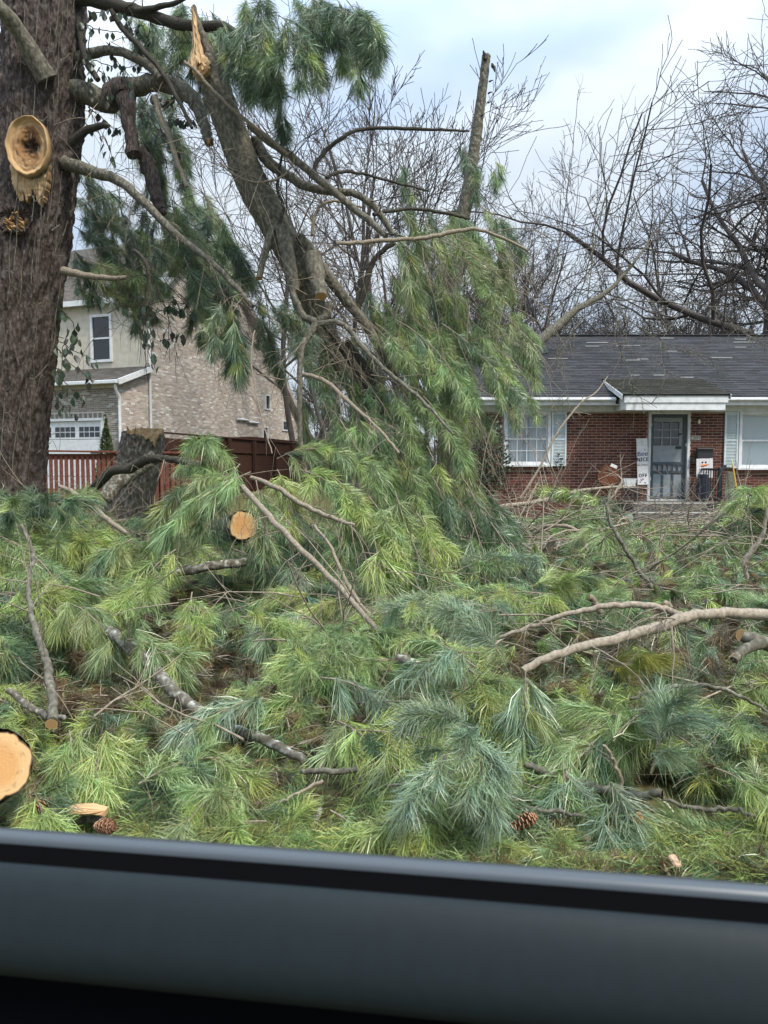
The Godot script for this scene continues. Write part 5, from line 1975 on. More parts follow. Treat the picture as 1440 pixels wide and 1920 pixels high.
func saw_scar(t: Node3D, c: Vector3, _d: Vector3, rx: float, ry: float, z: float) -> void:
	var mb := MB.new()
	var rings := 26
	var sides := 54
	var nz := FastNoiseLite.new()
	nz.seed = 5
	nz.frequency = 1.0
	var s := z / FOCAL
	for k in rings + 1:
		var f := float(k) / rings
		for j in sides:
			var an := TAU * j / sides
			var wob := 1.0 + 0.05 * nz.get_noise_2d(cos(an) * 2.0, sin(an) * 2.0)
			# rotten heart sits high and right of the middle; bark collar rolls over the edge
			var hx := 0.08 * rx * s * (1.0 - f)
			var hy := 0.1 * ry * s * (1.0 - f)
			var ff := clampf(f + 0.16 * nz.get_noise_3d(f * 2.4, cos(an) * 1.1, sin(an) * 1.1) * (1.0 - f) * 2.0, 0.0, 1.0)
			var dep := -0.07 * smoothstep(0.62, 0.1, ff) + 0.05 * smoothstep(0.8, 0.95, f) - 0.1 * smoothstep(0.95, 1.0, f)
			dep += 0.02 * nz.get_noise_3d(f * 11.0, cos(an) * 1.6, sin(an) * 1.6)
			mb.v.append(c + Vector3(cos(an) * rx * s * f * wob + hx, sin(an) * ry * s * f * wob + hy, dep))
			var ring := 0.88 + 0.12 * sin(ff * 40.0 + 2.0 * nz.get_noise_2d(cos(an) * 1.5, sin(an) * 1.5))
			var heart := Color(0.05, 0.03, 0.018)
			var mid := Color(0.33, 0.19, 0.09)
			var sap := Color(0.62, 0.44, 0.24)
			var col := heart.lerp(mid, smoothstep(0.2, 0.42, ff)).lerp(sap, smoothstep(0.5, 0.85, ff + 0.12 * nz.get_noise_2d(cos(an) * 2.5 + 9.0, sin(an) * 2.5)))
			if f > 0.975:
				col = Color(0.06, 0.045, 0.035)
			mb.c.append(Color(col.r * ring, col.g * ring, col.b * ring))
	for k in rings + 1:
		for j in sides:
			var e := mb.v[k * sides + (j + 1) % sides] - mb.v[k * sides + (j + sides - 1) % sides]
			var g := mb.v[mini(k + 1, rings) * sides + j] - mb.v[maxi(k - 1, 0) * sides + j]
			mb.n.append(g.cross(e).normalized() if k > 0 else Vector3.BACK)
	for k in rings:
		for j in sides:
			var a := k * sides + j
			var b := k * sides + (j + 1) % sides
			mb.ix.append_array([a, b, a + sides, b, b + sides, a + sides])
	part(t, "saw_scar", mb, M.wood_face)


# ---------------------------------------------------------------- vines with hanging leaves
func build_vines() -> void:
	var lm := leaf_mesh(0.08, 0.027, 0.012)
	var leaf_mats := []
	for i in 4:
		var m: StandardMaterial3D = M.leaf.duplicate()
		m.albedo_color = lin(R(0.03, 0.05), R(0.045, 0.07), R(0.03, 0.045))
		leaf_mats.append(m)
	var upper := [[[150, 40], [185, 55], [225, 60], [270, 48]], [[160, 110], [200, 120], [240, 128], [285, 112]], [[165, 200], [195, 225], [215, 240], [245, 230]], [[285, 185], [305, 190], [325, 186], [338, 184]], [[315, 225], [335, 226], [352, 228], [366, 224]], [[170, 60], [165, 100], [172, 140], [168, 180]], [[240, 40], [250, 70], [262, 95], [258, 130]], [[200, 80], [215, 110], [240, 140], [250, 180]], [[160, 230], [190, 255], [205, 280], [210, 310]], [[285, 170], [270, 200], [280, 230], [290, 260]], [[300, 240], [310, 265], [325, 275], [345, 290]], [[165, 20], [185, 25], [205, 22], [235, 28]], [[185, 130], [200, 150], [210, 175], [200, 200]], [[240, 55], [265, 60], [280, 75], [285, 100]]]
	var lower := [[[95, 565], [125, 590], [140, 615], [146, 640]], [[112, 640], [135, 655], [160, 668], [182, 676]], [[110, 655], [130, 680], [155, 700], [175, 716]], [[105, 690], [120, 715], [140, 735], [155, 752]], [[100, 730], [112, 755], [125, 765], [134, 780]], [[240, 545], [262, 565], [278, 590], [292, 612]], [[275, 560], [280, 600], [282, 640], [284, 680]], [[290, 590], [312, 580], [335, 588], [358, 592]], [[300, 640], [315, 636], [330, 632], [348, 628]], [[150, 540], [190, 560], [230, 575], [268, 590]], [[130, 620], [118, 650], [115, 690], [120, 730]], [[255, 600], [268, 625], [275, 655], [290, 690]], [[300, 545], [315, 560], [325, 575], [340, 580]]]
	for s in 2:
		var z := 8.25 if s == 0 else 8.1
		var lab: String = ["climbing vine with rows of dark hanging leaves high beside the pine trunk", "climbing vine with dark rounded leaves low beside the pine trunk before the pale house"][s]
		var b := P(150, 120, z) if s == 0 else P(100, 650, z)
		var v := thing("climbing_vine", lab, "vine", b)
		for row in (upper if s == 0 else lower):
			var path := path_px(row, z + R(-0.25, 0.25), z + R(-0.25, 0.25), 5, 0.01)
			var mb := MB.new()
			mb.tube(path, ramp(0.006, 0.003, path.size()), 5, false)
			part(v, "stem", mb, M.dark_bark)
			var n := 12 if s == 0 else 10
			for i in n:
				var u := (i + R(0.1, 0.9)) / n * (path.size() - 1)
				var j := mini(int(u), path.size() - 2)
				var p := path[j].lerp(path[j + 1], u - j) + Vector3(R(-0.03, 0.03), R(-0.02, 0.03), R(-0.05, 0.05)) * (1.0 if s == 0 else 1.8)
				# leaf hangs: its length axis (+z of the mesh) points down, its face any way round
				var bs := Basis(Vector3.UP, R(0, TAU)) * Basis(Vector3.RIGHT, PI / 2 + R(-0.5, 0.5))
				placed(v, "leaf", lm, leaf_mats[rng.randi() % 4], Transform3D(bs.scaled(Vector3.ONE * R(0.85, 1.25) * (1.0 if s == 0 else 1.15)), p - b))
	# hair-thin woody stems that cling to the trunk
	var cl := thing("clinging_vine_stems", "thin pale woody vine stems clinging to the bark of the standing pine", "vine", P(6, 900, 8.0))
	var mb := MB.new()
	for i in 80:
		var y := R(20, 900)
		var cx := lerpf(84, 6, clampf((y - 60) / 840.0, 0, 1))
		var hw := lerpf(70, 84, y / 900.0)
		var f := R(-0.95, 0.98)
		var pts := PackedVector3Array()
		var n := 5
		var vert := rng.randf() < 0.55
		for k in n:
			f += R(-0.05, 0.05) if vert else R(0.03, 0.16)
			var ff := clampf(f, -1.05, 1.2)
			var yy := y - k * (R(18, 40) if vert else R(-6, 8))
			var dep := sqrt(maxf(0.0, 1.0 - ff * ff)) * 0.5 + 0.03
			pts.append(P(cx + (y - yy) * 0.09 + ff * hw, yy, 8.5 - dep))
		var r := R(0.003, 0.007)
		mb.tube(smooth_path(pts, 3), ramp(r, r * 0.5, (n - 1) * 3 + 1), 4, false)
	part(cl, "stems", mb, M.limb_bark, "stuff")


# ---------------------------------------------------------------- the broken pine top hung up across the view
func build_leaning_trunk() -> void:
	var z := 8.0
	var foot := P(716, 900, 8.3)
	var t := thing("leaning_broken_trunk", "broken pine top leaning from upper left with a splintered upper end", "fallen tree", Vector3(foot.x, 0, foot.z))
	var pts := [[388, 108], [404, 165], [432, 240], [458, 310], [486, 370], [520, 430], [552, 490], [582, 560], [612, 625], [648, 700], [690, 790], [735, 930], [760, 1010]]
	var path := path_px(pts, 7.8, 8.4, 6)
	part(t, "trunk", bark_trunk(path, px_radii(path, [21, 26, 27, 27, 28, 28, 26, 23, 19, 15, 12, 9, 7]), 70, 60, 0.007, 10.0, 6.0, 81), M.limb_bark)
	fibres(t, "splinter", [[357, 362, 12], [358, 366, 34], [359, 370, 56], [359, 375, 78], [355, 381, 98], [350, 392, 112], [352, 391, 122]], 7.72, 7.6, 0.07, 5)
	cut_face_px(t, "torn_wood", 375, 128, 15, 13, 7.62)
	var sb := limb(t, "splinter_bark", [[363, 10], [372, 45], [384, 80], [398, 115]], 7.78, 7.8, [3, 6, 9, 14], M.limb_bark, 8)
	# limbs that point down towards the tip
	var la := limb(t, "limb", [[468, 236], [505, 266], [545, 292], [600, 338], [650, 380], [690, 412], [724, 442]], z - 0.1, z - 0.6, [6.4, 6.4, 7.2, 7.2, 6.4, 6.4, 5.6], M.limb_bark, 10)
	offshoots(t, la, 9, 0.3, 0.8, 0.006, 0.3, M.dark_bark)
	var lb := limb(t, "limb", [[478, 262], [500, 300], [535, 326], [575, 350], [625, 360], [660, 362], [695, 382], [720, 412], [738, 440]], z, z - 0.3, [10.4, 10.4, 8.8, 8.0, 7.2, 6.4, 6.4, 5.6, 4.8], M.limb_bark, 10)
	offshoots(t, lb, 9, 0.3, 0.9, 0.006, 0.3, M.dark_bark)
	var lc := limb(t, "branch", [[582, 330], [600, 296], [636, 262], [680, 242], [760, 241], [840, 244], [880, 246]], z - 0.2, z + 0.6, [4.0, 4.0, 4.0, 3.2, 3.2, 2.4, 1.6], M.dark_bark, 7)
	offshoots(t, lc, 6, 0.2, 0.5, 0.004, 0.2, M.dark_bark)
	limb(t, "branch", [[612, 334], [640, 322], [690, 328], [750, 345], [805, 358]], z - 0.2, z + 0.4, [3.2, 3.2, 2.4, 2.4, 1.6], M.dark_bark, 6)
	limb(t, "branch", [[585, 440], [592, 400], [610, 380], [640, 378], [680, 390]], z - 0.3, z - 0.2, [3.2, 3.2, 2.4, 2.4, 1.6], M.twig, 6)
	limb(t, "branch", [[700, 402], [760, 392], [830, 398], [880, 410]], z - 0.3, z + 0.4, [4.0, 3.2, 3.2, 2.4], M.dark_bark, 6)
	limb(t, "thin_branch", [[345, 115], [372, 138], [400, 170], [440, 208], [480, 240], [540, 290]], z - 0.45, z - 0.4, [3.2, 3.2, 3.2, 3.2, 3.2, 3.2], M.twig, 7)
	limb(t, "thin_branch", [[424, 140], [462, 152], [492, 165], [530, 180]], z - 0.2, z - 0.2, [4.0, 3.2, 2.4, 1.6], M.dark_bark, 6)
	limb(t, "thin_branch", [[412, 305], [440, 328], [470, 340], [516, 338], [545, 316], [552, 290]], z - 0.4, z - 0.4, [1.6, 1.6, 1.6, 2.4, 1.6, 1.6], M.twig, 6)
	limb(t, "thin_branch", [[520, 430], [532, 390], [520, 350], [528, 290], [524, 230], [530, 165]], z - 0.2, z - 0.2, [4.0, 3.2, 3.2, 2.4, 1.6, 1.6], M.dark_bark, 6)
	# second stem, sawn stubs
	var ls := limb(t, "second_stem", [[560, 440], [585, 475], [620, 525], [655, 570], [690, 615], [722, 670], [745, 720]], z - 0.1, z + 0.1, [8.8, 10.4, 10.4, 9.6, 8.8, 7.2, 5.6], M.limb_bark, 10)
	offshoots(t, ls, 10, 0.2, 0.6, 0.006, 0.6, M.twig)
	limb(t, "dark_branch", [[738, 455], [712, 476], [695, 500], [682, 545], [670, 582]], z + 0.1, z + 0.1, [4.8, 4.8, 5.6, 6.4, 6.4], M.dark_bark, 8)
	stub(t, [[528, 425], [538, 470], [546, 515], [552, 546]], z - 0.25, z - 0.3, [13, 13, 12, 10])
	stub(t, [[585, 480], [594, 520], [602, 556]], z - 0.2, z - 0.42, [18, 15, 11])
	stub(t, [[512, 430], [500, 465], [490, 500], [486, 522]], z - 0.2, z - 0.3, [8, 7, 6, 6])
	# pale branches that hang in front
	var lh := limb(t, "pale_branch", [[548, 545], [566, 590], [590, 605], [576, 632], [565, 660], [562, 720], [562, 780], [566, 840], [576, 890], [588, 918]], z - 0.35, z - 0.9, [6.4, 6.4, 7.2, 6.4, 5.6, 4.8, 4.8, 4.0, 3.2, 2.4], M.limb_bark, 9)
	offshoots(t, lh, 12, 0.25, 0.7, 0.004, 0.5, M.twig)
	limb(t, "pale_branch", [[590, 605], [612, 592], [614, 565]], z - 0.4, z - 0.4, [7.2, 7.2, 8.0], M.limb_bark, 9)
	var li := limb(t, "pale_branch", [[590, 608], [640, 606], [676, 646], [720, 692], [770, 732], [815, 775], [850, 815]], z - 0.45, z - 1.4, [5.6, 4.8, 4.8, 4.0, 4.0, 3.2, 2.4], M.limb_bark, 8)
	offshoots(t, li, 14, 0.2, 0.6, 0.004, 0.7, M.twig)
	var lj := limb(t, "pale_branch", [[562, 702], [590, 706], [622, 724], [655, 755], [690, 785], [724, 820], [748, 850]], z - 0.6, z - 1.3, [4.0, 4.0, 4.0, 4.0, 3.2, 3.2, 2.4], M.twig, 8)
	offshoots(t, lj, 16, 0.2, 0.6, 0.004, 0.8, M.twig)
	var lk := limb(t, "dark_branch", [[610, 610], [640, 650], [668, 690], [700, 740], [730, 780], [748, 830]], z - 0.1, z - 0.2, [7.2, 8.0, 8.0, 6.4, 5.6, 4.8], M.dark_bark, 8)
	offshoots(t, lk, 12, 0.2, 0.7, 0.006, 0.6, M.dark_bark)
	limb(t, "dark_branch", [[650, 640], [690, 700], [710, 760], [722, 830], [726, 900]], z + 0.2, z + 0.1, [7.2, 7.2, 6.4, 6.4, 5.6], M.dark_bark, 8)
	limb(t, "broken_branch", [[632, 456], [680, 454], [740, 450], [800, 446], [860, 432], [910, 434], [990, 470]], z - 0.9, z - 0.4, [3.2, 4.0, 4.0, 4.0, 4.0, 3.2, 2.4], M.twig, 8)
	limb(t, "thin_branch", [[480, 700], [540, 712], [600, 690], [660, 672]], z - 0.5, z - 0.2, [1.2, 1.2, 1.2, 0.8], M.twig, 5)
	limb(t, "thin_branch", [[478, 620], [470, 680], [490, 780], [510, 850]], z - 0.7, z - 1.2, [1.6, 1.6, 1.6, 1.2], M.twig, 5)
	# needle masses, all on boughs of this tree
	var groups := [
		[850, 540, 95, 85, 10, 8.5, 4, 1.0, 1.0, Vector3(0.5, -0.8, 0.15)],
		[880, 465, 120, 35, 8, 8.7, 4, 1.0, 0.7, Vector3(0.7, -0.4, 0.1)],
		[970, 500, 50, 45, 5, 8.6, 4, 1.1, 0.6, Vector3(0.7, -0.7, 0.1)],
		[880, 620, 70, 60, 7, 8.3, 1, 1.0, 0.9, Vector3(0.6, -0.7, 0.15)],
		[800, 720, 110, 90, 15, 7.9, 1, 0.7, 1.0, Vector3(0.8, -0.5, 0.25)],
		[780, 610, 70, 80, 7, 8.6, 1, 0.8, 0.8, Vector3(0.6, -0.7, 0.1)],
		[920, 720, 55, 70, 7, 8.7, 1, 0.9, 0.8, Vector3(0.6, -0.6, 0.1)],
		[985, 680, 50, 50, 6, 9.2, 1, 0.9, 0.7, Vector3(0.8, -0.4, 0.1)],
		[760, 850, 130, 80, 15, 7.2, 1, 0.9, 0.8, Vector3(0.5, -0.7, 0.3)],
		[855, 870, 50, 110, 9, 8.0, 4, 1.0, 0.9, Vector3(0.35, -0.85, 0.2)],
		[690, 700, 50, 70, 5, 8.3, 3, 0.9, 0.7, Vector3(0.5, -0.7, 0.1)],
		[650, 800, 60, 80, 4, 8.2, 1, 0.9, 0.7, Vector3(0.3, -0.8, 0.1)],
		[900, 1010, 70, 80, 10, 7.2, 3, 1.0, 0.9, Vector3(0.6, -0.7, 0.2)],
	]
	for g in groups:
		for i in g[4]:
			var a := TAU * rng.randf()
			var s := sqrt(rng.randf())
			var p := P(g[0] - 50 + cos(a) * s * g[2], g[1] - 55 + sin(a) * s * g[3], g[5] + R(-0.5, 0.5))
			var kind: int = g[6]
			if rng.randf() < 0.3:
				kind = [4, 1, 3, 0][rng.randi() % 4]
			bough(t, p, (g[9] + rand_dir() * 0.3).normalized(), g[8] * R(0.7, 1.2), kind, 1, {"droop": g[7], "size": 1.0, "twigs": 10, "spread": 0.85, "dense": 0.62})
	# bare hanging twigs among the needles, fine tangle round the trunk
	var tw := MB.new()
	for i in 130:
		var u := rng.randf()
		bare_twig(tw, P(lerpf(440, 700, u) + R(-70, 70), lerpf(250, 850, u) + R(-60, 60), R(7.3, 8.8)), (Vector3(R(-0.6, 1.0), R(-1.0, 0.5), R(-0.4, 0.4))).normalized(), R(0.3, 1.2), R(0.002, 0.005), 0.6, 2)
	for i in 90:
		bare_twig(tw, P(R(690, 980), R(430, 860), R(7.2, 8.4)), Vector3(R(-0.3, 0.9), R(-0.9, 0.1), R(-0.2, 0.4)).normalized(), R(0.3, 1.1), R(0.003, 0.006), 0.7, 2)
	part(t, "hanging_twigs", tw, M.twig, "stuff")
	sb = lc


func stub(t: Node3D, pts: Array, z0: float, z1: float, radii: Array) -> void:
	var p := limb(t, "sawn_stub", pts, z0, z1, radii, M.limb_bark, 12, 0.003)
	var m := p.size()
	cut_end(t, p[m - 1], p[m - 1] - p[m - 2], radii[radii.size() - 1] * -p[m - 1].z / FOCAL * 0.97)


func cut_face_px(t: Node3D, called: String, px: float, py: float, rx: float, ry: float, z: float) -> void:
	var o := []
	for i in 14:
		var a := TAU * i / 14.0
		var k := R(0.85, 1.15)
		o.append([px + cos(a) * rx * k, py + sin(a) * ry * k])
	plate(t, called, o, z, 0.12, M.wood_face, 0.02)


func build_snag() -> void:
	var z := 10.0
	var base := P(838, 1060, z)
	var t := thing("broken_snag", "tall thin broken trunk with a ragged top against the sky", "tree", Vector3(base.x, 0, -z))
	var pts := [[912, 104], [903, 180], [892, 260], [880, 340], [866, 420], [852, 520], [842, 640], [838, 800], [838, 960], [838, 1062]]
	var path := path_px(pts, z, z, 5)
	part(t, "trunk", bark_trunk(path, px_radii(path, [7, 8, 9.5, 11, 12.5, 14, 15, 16, 17, 19]), 44, 50, 0.008, 9.0, 5.0, 91), M.limb_bark)
	splinters(t, "broken_top", P(912, 106, z), Vector3(0.0, 1, 0), 0.045, 0.09, 14, M.wood_face)
	limb(t, "bark_spike", [[910, 112], [908, 102], [907, 95]], z - 0.06, z - 0.06, [4, 3, 0.8], M.old_bark, 6)
	limb(t, "bark_flap", [[921, 122], [926, 126], [928, 135]], z - 0.06, z - 0.08, [3.5, 3, 1.2], M.dark_bark, 6)
	for q in [[922, 150], [920, 172], [918, 190], [905, 215], [880, 300]]:
		limb(t, "twig_stub", [[q[0] - 4, q[1] + 3], [q[0] + 2, q[1]]], z - 0.05, z - 0.08, [2, 0.8], M.dark_bark, 5)
	for q in [[748, 300], [760, 330], [862, 262], [868, 280], [930, 296], [888, 300], [850, 380], [800, 395], [770, 420]]:
		bough(t, P(q[0], q[1], z - 0.2 + R(-0.6, 0.4)), Vector3(R(-0.5, 0.5), -0.6, R(-0.2, 0.3)).normalized(), R(0.3, 0.5), 3, 1, {"droop": 1.2, "twigs": 4, "size": 1.0})
	# a pale slim stem in front of it
	var s := limb_thing("pale_sapling", "pale slim bare sapling stem standing just below the snag", "sapling", [[842, 960], [838, 920], [846, 880], [840, 820]], 7.6, 7.8, [8, 7, 6, 5], M.twig)
	offshoots(s[0], s[1], 8, 0.2, 0.6, 0.005, 0.2, M.twig)


func build_stump() -> void:
	var z := 9.4
	var base := P(205, 1060, z)
	var t := thing("broken_stump", "short lichen covered broken stump standing before the red picket fence", "stump", Vector3(base.x, 0, base.z))
	var path := path_px([[268, 812], [266, 840], [258, 880], [245, 930], [228, 990], [205, 1062]], z, z + 0.1, 6)
	part(t, "trunk", bark_trunk(path, px_radii(path, [35, 37, 38, 41, 47, 58]), 90, 60, 0.03, 8.0, 2.5, 95), M.stump_bark)
	splinters(t, "broken_top", P(268, 818, z), Vector3(0.0, 1, 0), 0.21, 0.14, 60, M.wood_face)
	fibres(t, "torn_wood", [[246, 302, 803], [240, 303, 812], [238, 300, 822]], z - 0.22, z - 0.25, 0.06, 33)
	# lying log with lichen beside it
	var g := limb_thing("lichen_log", "thick pale lichen covered log lying against the foot of the stump", "log", [[292, 856], [268, 872], [240, 890], [215, 910], [196, 935]], 8.6, 8.3, [13, 15, 15, 15, 14], M.lichen_bark)
	cut_end(g[0], g[1][0], g[1][0] - g[1][1], 0.075)
	var d := limb_thing("black_limb", "dark curved limb arching in front of the stump", "fallen branch", [[160, 935], [182, 908], [210, 884], [245, 878], [276, 862], [312, 860], [350, 868], [396, 884], [440, 900]], 7.4, 6.4, [8, 9, 9, 9, 9, 7, 7, 6, 5], M.dark_bark)
	offshoots(d[0], d[1], 12, 0.2, 0.7, 0.005, 0.5, M.twig)
	var e := limb_thing("pale_broken_stick", "pale broken stick poking up left of the stump", "stick", [[112, 912], [140, 925], [180, 955], [215, 985], [240, 1000]], 6.8, 6.4, [4, 5, 5, 5, 4], M.twig)
	offshoots(e[0], e[1], 5, 0.2, 0.6, 0.004, 0.2, M.twig)


# ---------------------------------------------------------------- cones
func cone_mesh(r: float, h: float) -> ArrayMesh:
	var mb := MB.new()
	mb.col = Color(0.1, 0.055, 0.035)
	mb.tube(PackedVector3Array([Vector3.ZERO, Vector3(0, h * 0.5, 0), Vector3(0, h * 0.95, 0)]), PackedFloat32Array([r * 0.3, r * 0.35, r * 0.1]), 6)
	var rg := RandomNumberGenerator.new()
	rg.seed = 17
	for i in 62:
		var f := (i + 0.5) / 62.0
		var an := i * 2.39996
		var rr := r * sin(PI * clampf(0.12 + f * 0.8, 0, 1)) * rg.randf_range(0.85, 1.1)
		var d := Vector3(cos(an), 0.55 - f * 0.2, sin(an)).normalized()
		var sd := Vector3(-sin(an), 0, cos(an))
		var p := Vector3(0, f * h * 0.9, 0)
		var w := r * 0.34
		var g := rg.randf_range(0.8, 1.25)
		mb.col = Color(0.17 * g, 0.085 * g, 0.05 * g)
		var tip := p + d * rr
		var up := d.cross(sd) * -1.0
		mb.face([p - sd * w * 0.3, tip - sd * w, tip + d * w * 0.3, tip + sd * w, p + sd * w * 0.3], up)
		mb.col = Color(0.34 * g, 0.2 * g, 0.12 * g)
		mb.face([tip - sd * w, tip - sd * w * 0.7 - up * w * 0.4, tip + sd * w * 0.7 - up * w * 0.4, tip + sd * w, tip + d * w * 0.3], d)
	return mb.mesh()


# ---------------------------------------------------------------- the broken limb lying on the roof
func build_roof_limb() -> void:
	var base := P(945, 682, 19.6)
	var t := thing("roof_limb", "broken bare limb lying on the dark shingle roof", "fallen branch", base)
	var a := limb(t, "stem", [[940, 684], [968, 668], [1005, 645], [1045, 612], [1080, 582], [1132, 552], [1170, 515], [1205, 470], [1235, 425]], 19.6, 21.5, [7, 9.5, 10, 8.5, 6.5, 4.5, 3, 2, 1], M.limb_bark, 10, 0.02)
	splinters(t, "broken_end", P(942, 683, 19.5), Vector3(-1, -0.3, 0.2), 0.12, 0.3, 16, M.rotten_wood)
	for s in [
		[[[1085, 580], [1150, 562], [1230, 566], [1310, 572], [1380, 578], [1445, 584]], 20.4, 18.6, [1.38, 1.38, 1.10, 1.10, 0.83, 0.83]],
		[[[1030, 625], [1070, 600], [1110, 470], [1145, 330], [1168, 195]], 20.3, 21.0, [1.65, 1.38, 1.10, 0.83, 0.41]],
		[[[1020, 640], [1045, 480], [1068, 320], [1085, 168]], 20.3, 21.0, [1.10, 1.10, 0.83, 0.41]],
		[[[1100, 570], [1116, 420], [1126, 235]], 20.6, 21.2, [1.10, 0.83, 0.41]],
		[[[1150, 540], [1185, 440], [1200, 340], [1198, 260]], 20.9, 21.3, [1.10, 0.83, 0.69, 0.41]],
		[[[1170, 510], [1250, 410], [1262, 300], [1266, 180]], 21.0, 21.5, [1.10, 0.83, 0.69, 0.41]],
		[[[1132, 552], [1180, 600], [1225, 630], [1270, 655], [1350, 676]], 20.0, 18.0, [0.83, 0.83, 0.69, 0.55, 0.41]],
		[[[1058, 560], [1040, 610], [1046, 680], [1062, 720], [1066, 770]], 19.0, 17.4, [0.69, 0.69, 0.55, 0.55, 0.41]],
		[[[1160, 565], [1155, 640], [1180, 700], [1185, 735], [1232, 765]], 18.6, 17.2, [0.69, 0.69, 0.55, 0.55, 0.41]],
		[[[1100, 590], [1075, 620], [1040, 680], [1006, 724]], 19.5, 18.2, [0.83, 0.69, 0.55, 0.41]],
		[[[1180, 560], [1172, 640], [1150, 700]], 19.0, 18.2, [0.69, 0.55, 0.41]],
		[[[1290, 566], [1240, 640], [1250, 700]], 18.8, 18.0, [0.69, 0.55, 0.41]],
		[[[1340, 575], [1390, 620], [1420, 640]], 18.6, 18.0, [0.69, 0.55, 0.41]],
	]:
		var p := limb(t, "branch", s[0], s[1], s[2], s[3], M.limb_bark, 6, 0.03)
		offshoots(t, p, 14, 0.3, 1.1, 0.009, 0.15, M.limb_bark, 0.7, 0.25)
	# pale sucker that rises from the debris to the gutter
	var s2 := limb_thing("pale_sucker", "pale forked bare branch rising from the debris across the white shutter", "fallen branch", [[975, 935], [1010, 880], [1040, 820], [1060, 790], [1090, 755], [1118, 735], [1140, 705]], 16.6, 17.0, [2.2, 2.2, 2, 2, 1.7, 1.4, 1], M.pale_bark)
	offshoots(s2[0], s2[1], 10, 0.15, 0.5, 0.008, 0.2, M.pale_bark)


# ---------------------------------------------------------------- the heap on the lawn
func hill(x: float, z: float, cx: float, cz: float, rx: float, rz: float, h: float) -> float:
	var a := (x - cx) / rx
	var b := (z - cz) / rz
	return h * exp(-a * a - b * b)


func heap(x: float, z: float) -> float:
	var h := 0.12
	h += hill(x, z, -3.1, 6.2, 1.3, 1.6, 0.8)
	h += hill(x, z, -1.7, 4.6, 1.0, 1.1, 0.3)
	h += hill(x, z, 0.1, 4.3, 1.1, 1.0, 0.28)
	h += hill(x, z, 1.9, 4.4, 1.3, 1.3, 0.34)
	h += hill(x, z, 0.9, 6.8, 1.2, 1.4, 0.35)
	h += hill(x, z, 3.0, 8.0, 2.4, 2.0, 0.42)
	h += hill(x, z, 4.0, 11.8, 3.6, 2.2, 0.42)
	h += 0.12 * bump_noise.get_noise_2d(x * 60.0, z * 60.0)
	return maxf(0.03, h * smoothstep(2.2, 3.4, z) * smoothstep(16.8, 14.5, z))


func heap_normal(x: float, z: float) -> Vector3:
	var e := 0.15
	return Vector3((heap(x - e, z) - heap(x + e, z)) / (2 * e), 1.0, -(heap(x, z - e) - heap(x, z + e)) / (2 * e)).normalized()


# distance at which a sight line meets the top of the heap, raised by clear
func lie(px: float, py: float, clear: float) -> float:
	var z := 2.2
	while z < 16.0:
		var p := P(px, py, z)
		if p.y <= heap(p.x, z) + clear:
			return z
		z += 0.04
	return 16.0


# limbs and logs lie on top: no loose bough is thrown over them
const OPEN := [
	[1440, 1160, 70, 4.4], [1360, 1150, 60, 4.4], [1270, 1160, 60, 4.4], [1190, 1185, 55, 4.4], [1110, 1205, 55, 4.3], [1030, 1230, 45, 4.2], [1150, 1137, 40, 4.4], [1060, 1150, 40, 4.4],
	[1410, 1210, 55, 4.2], [240, 1210, 45, 4.4], [290, 1258, 50, 4.2], [345, 1310, 45, 3.9], [450, 1372, 50, 3.5], [510, 1395, 40, 3.3], [98, 1345, 50, 3.5], [90, 1250, 40, 3.7], [65, 1150, 40, 4.2],
	[975, 1540, 75, 3.2], [1195, 1532, 65, 3.1], [160, 1528, 75, 3.1], [40, 1532, 40, 3.1], [1030, 1450, 40, 3.1], [1230, 1488, 60, 3.1], [1330, 1516, 50, 3.0], [620, 1445, 55, 3.2], [0, 1435, 90, 3.2],
	[1405, 1050, 50, 9.0], [1045, 990, 60, 9.5], [1170, 1030, 40, 8.0], [455, 975, 50, 7.0], [400, 1062, 90, 6.4], [1265, 940, 100, 17.0], [1175, 1240, 50, 4.6], [1100, 1567, 40, 3.0], [1350, 1290, 40, 3.8],
]


func in_the_way(p: Vector3) -> bool:
	var q := pix(p)
	for o in OPEN:
		if q.z < o[3] and absf(q.x - o[0]) < o[2] and q.y < o[1] + o[2] * 0.8 and q.y > o[1] - o[2] * 1.2:
			return true
	return false


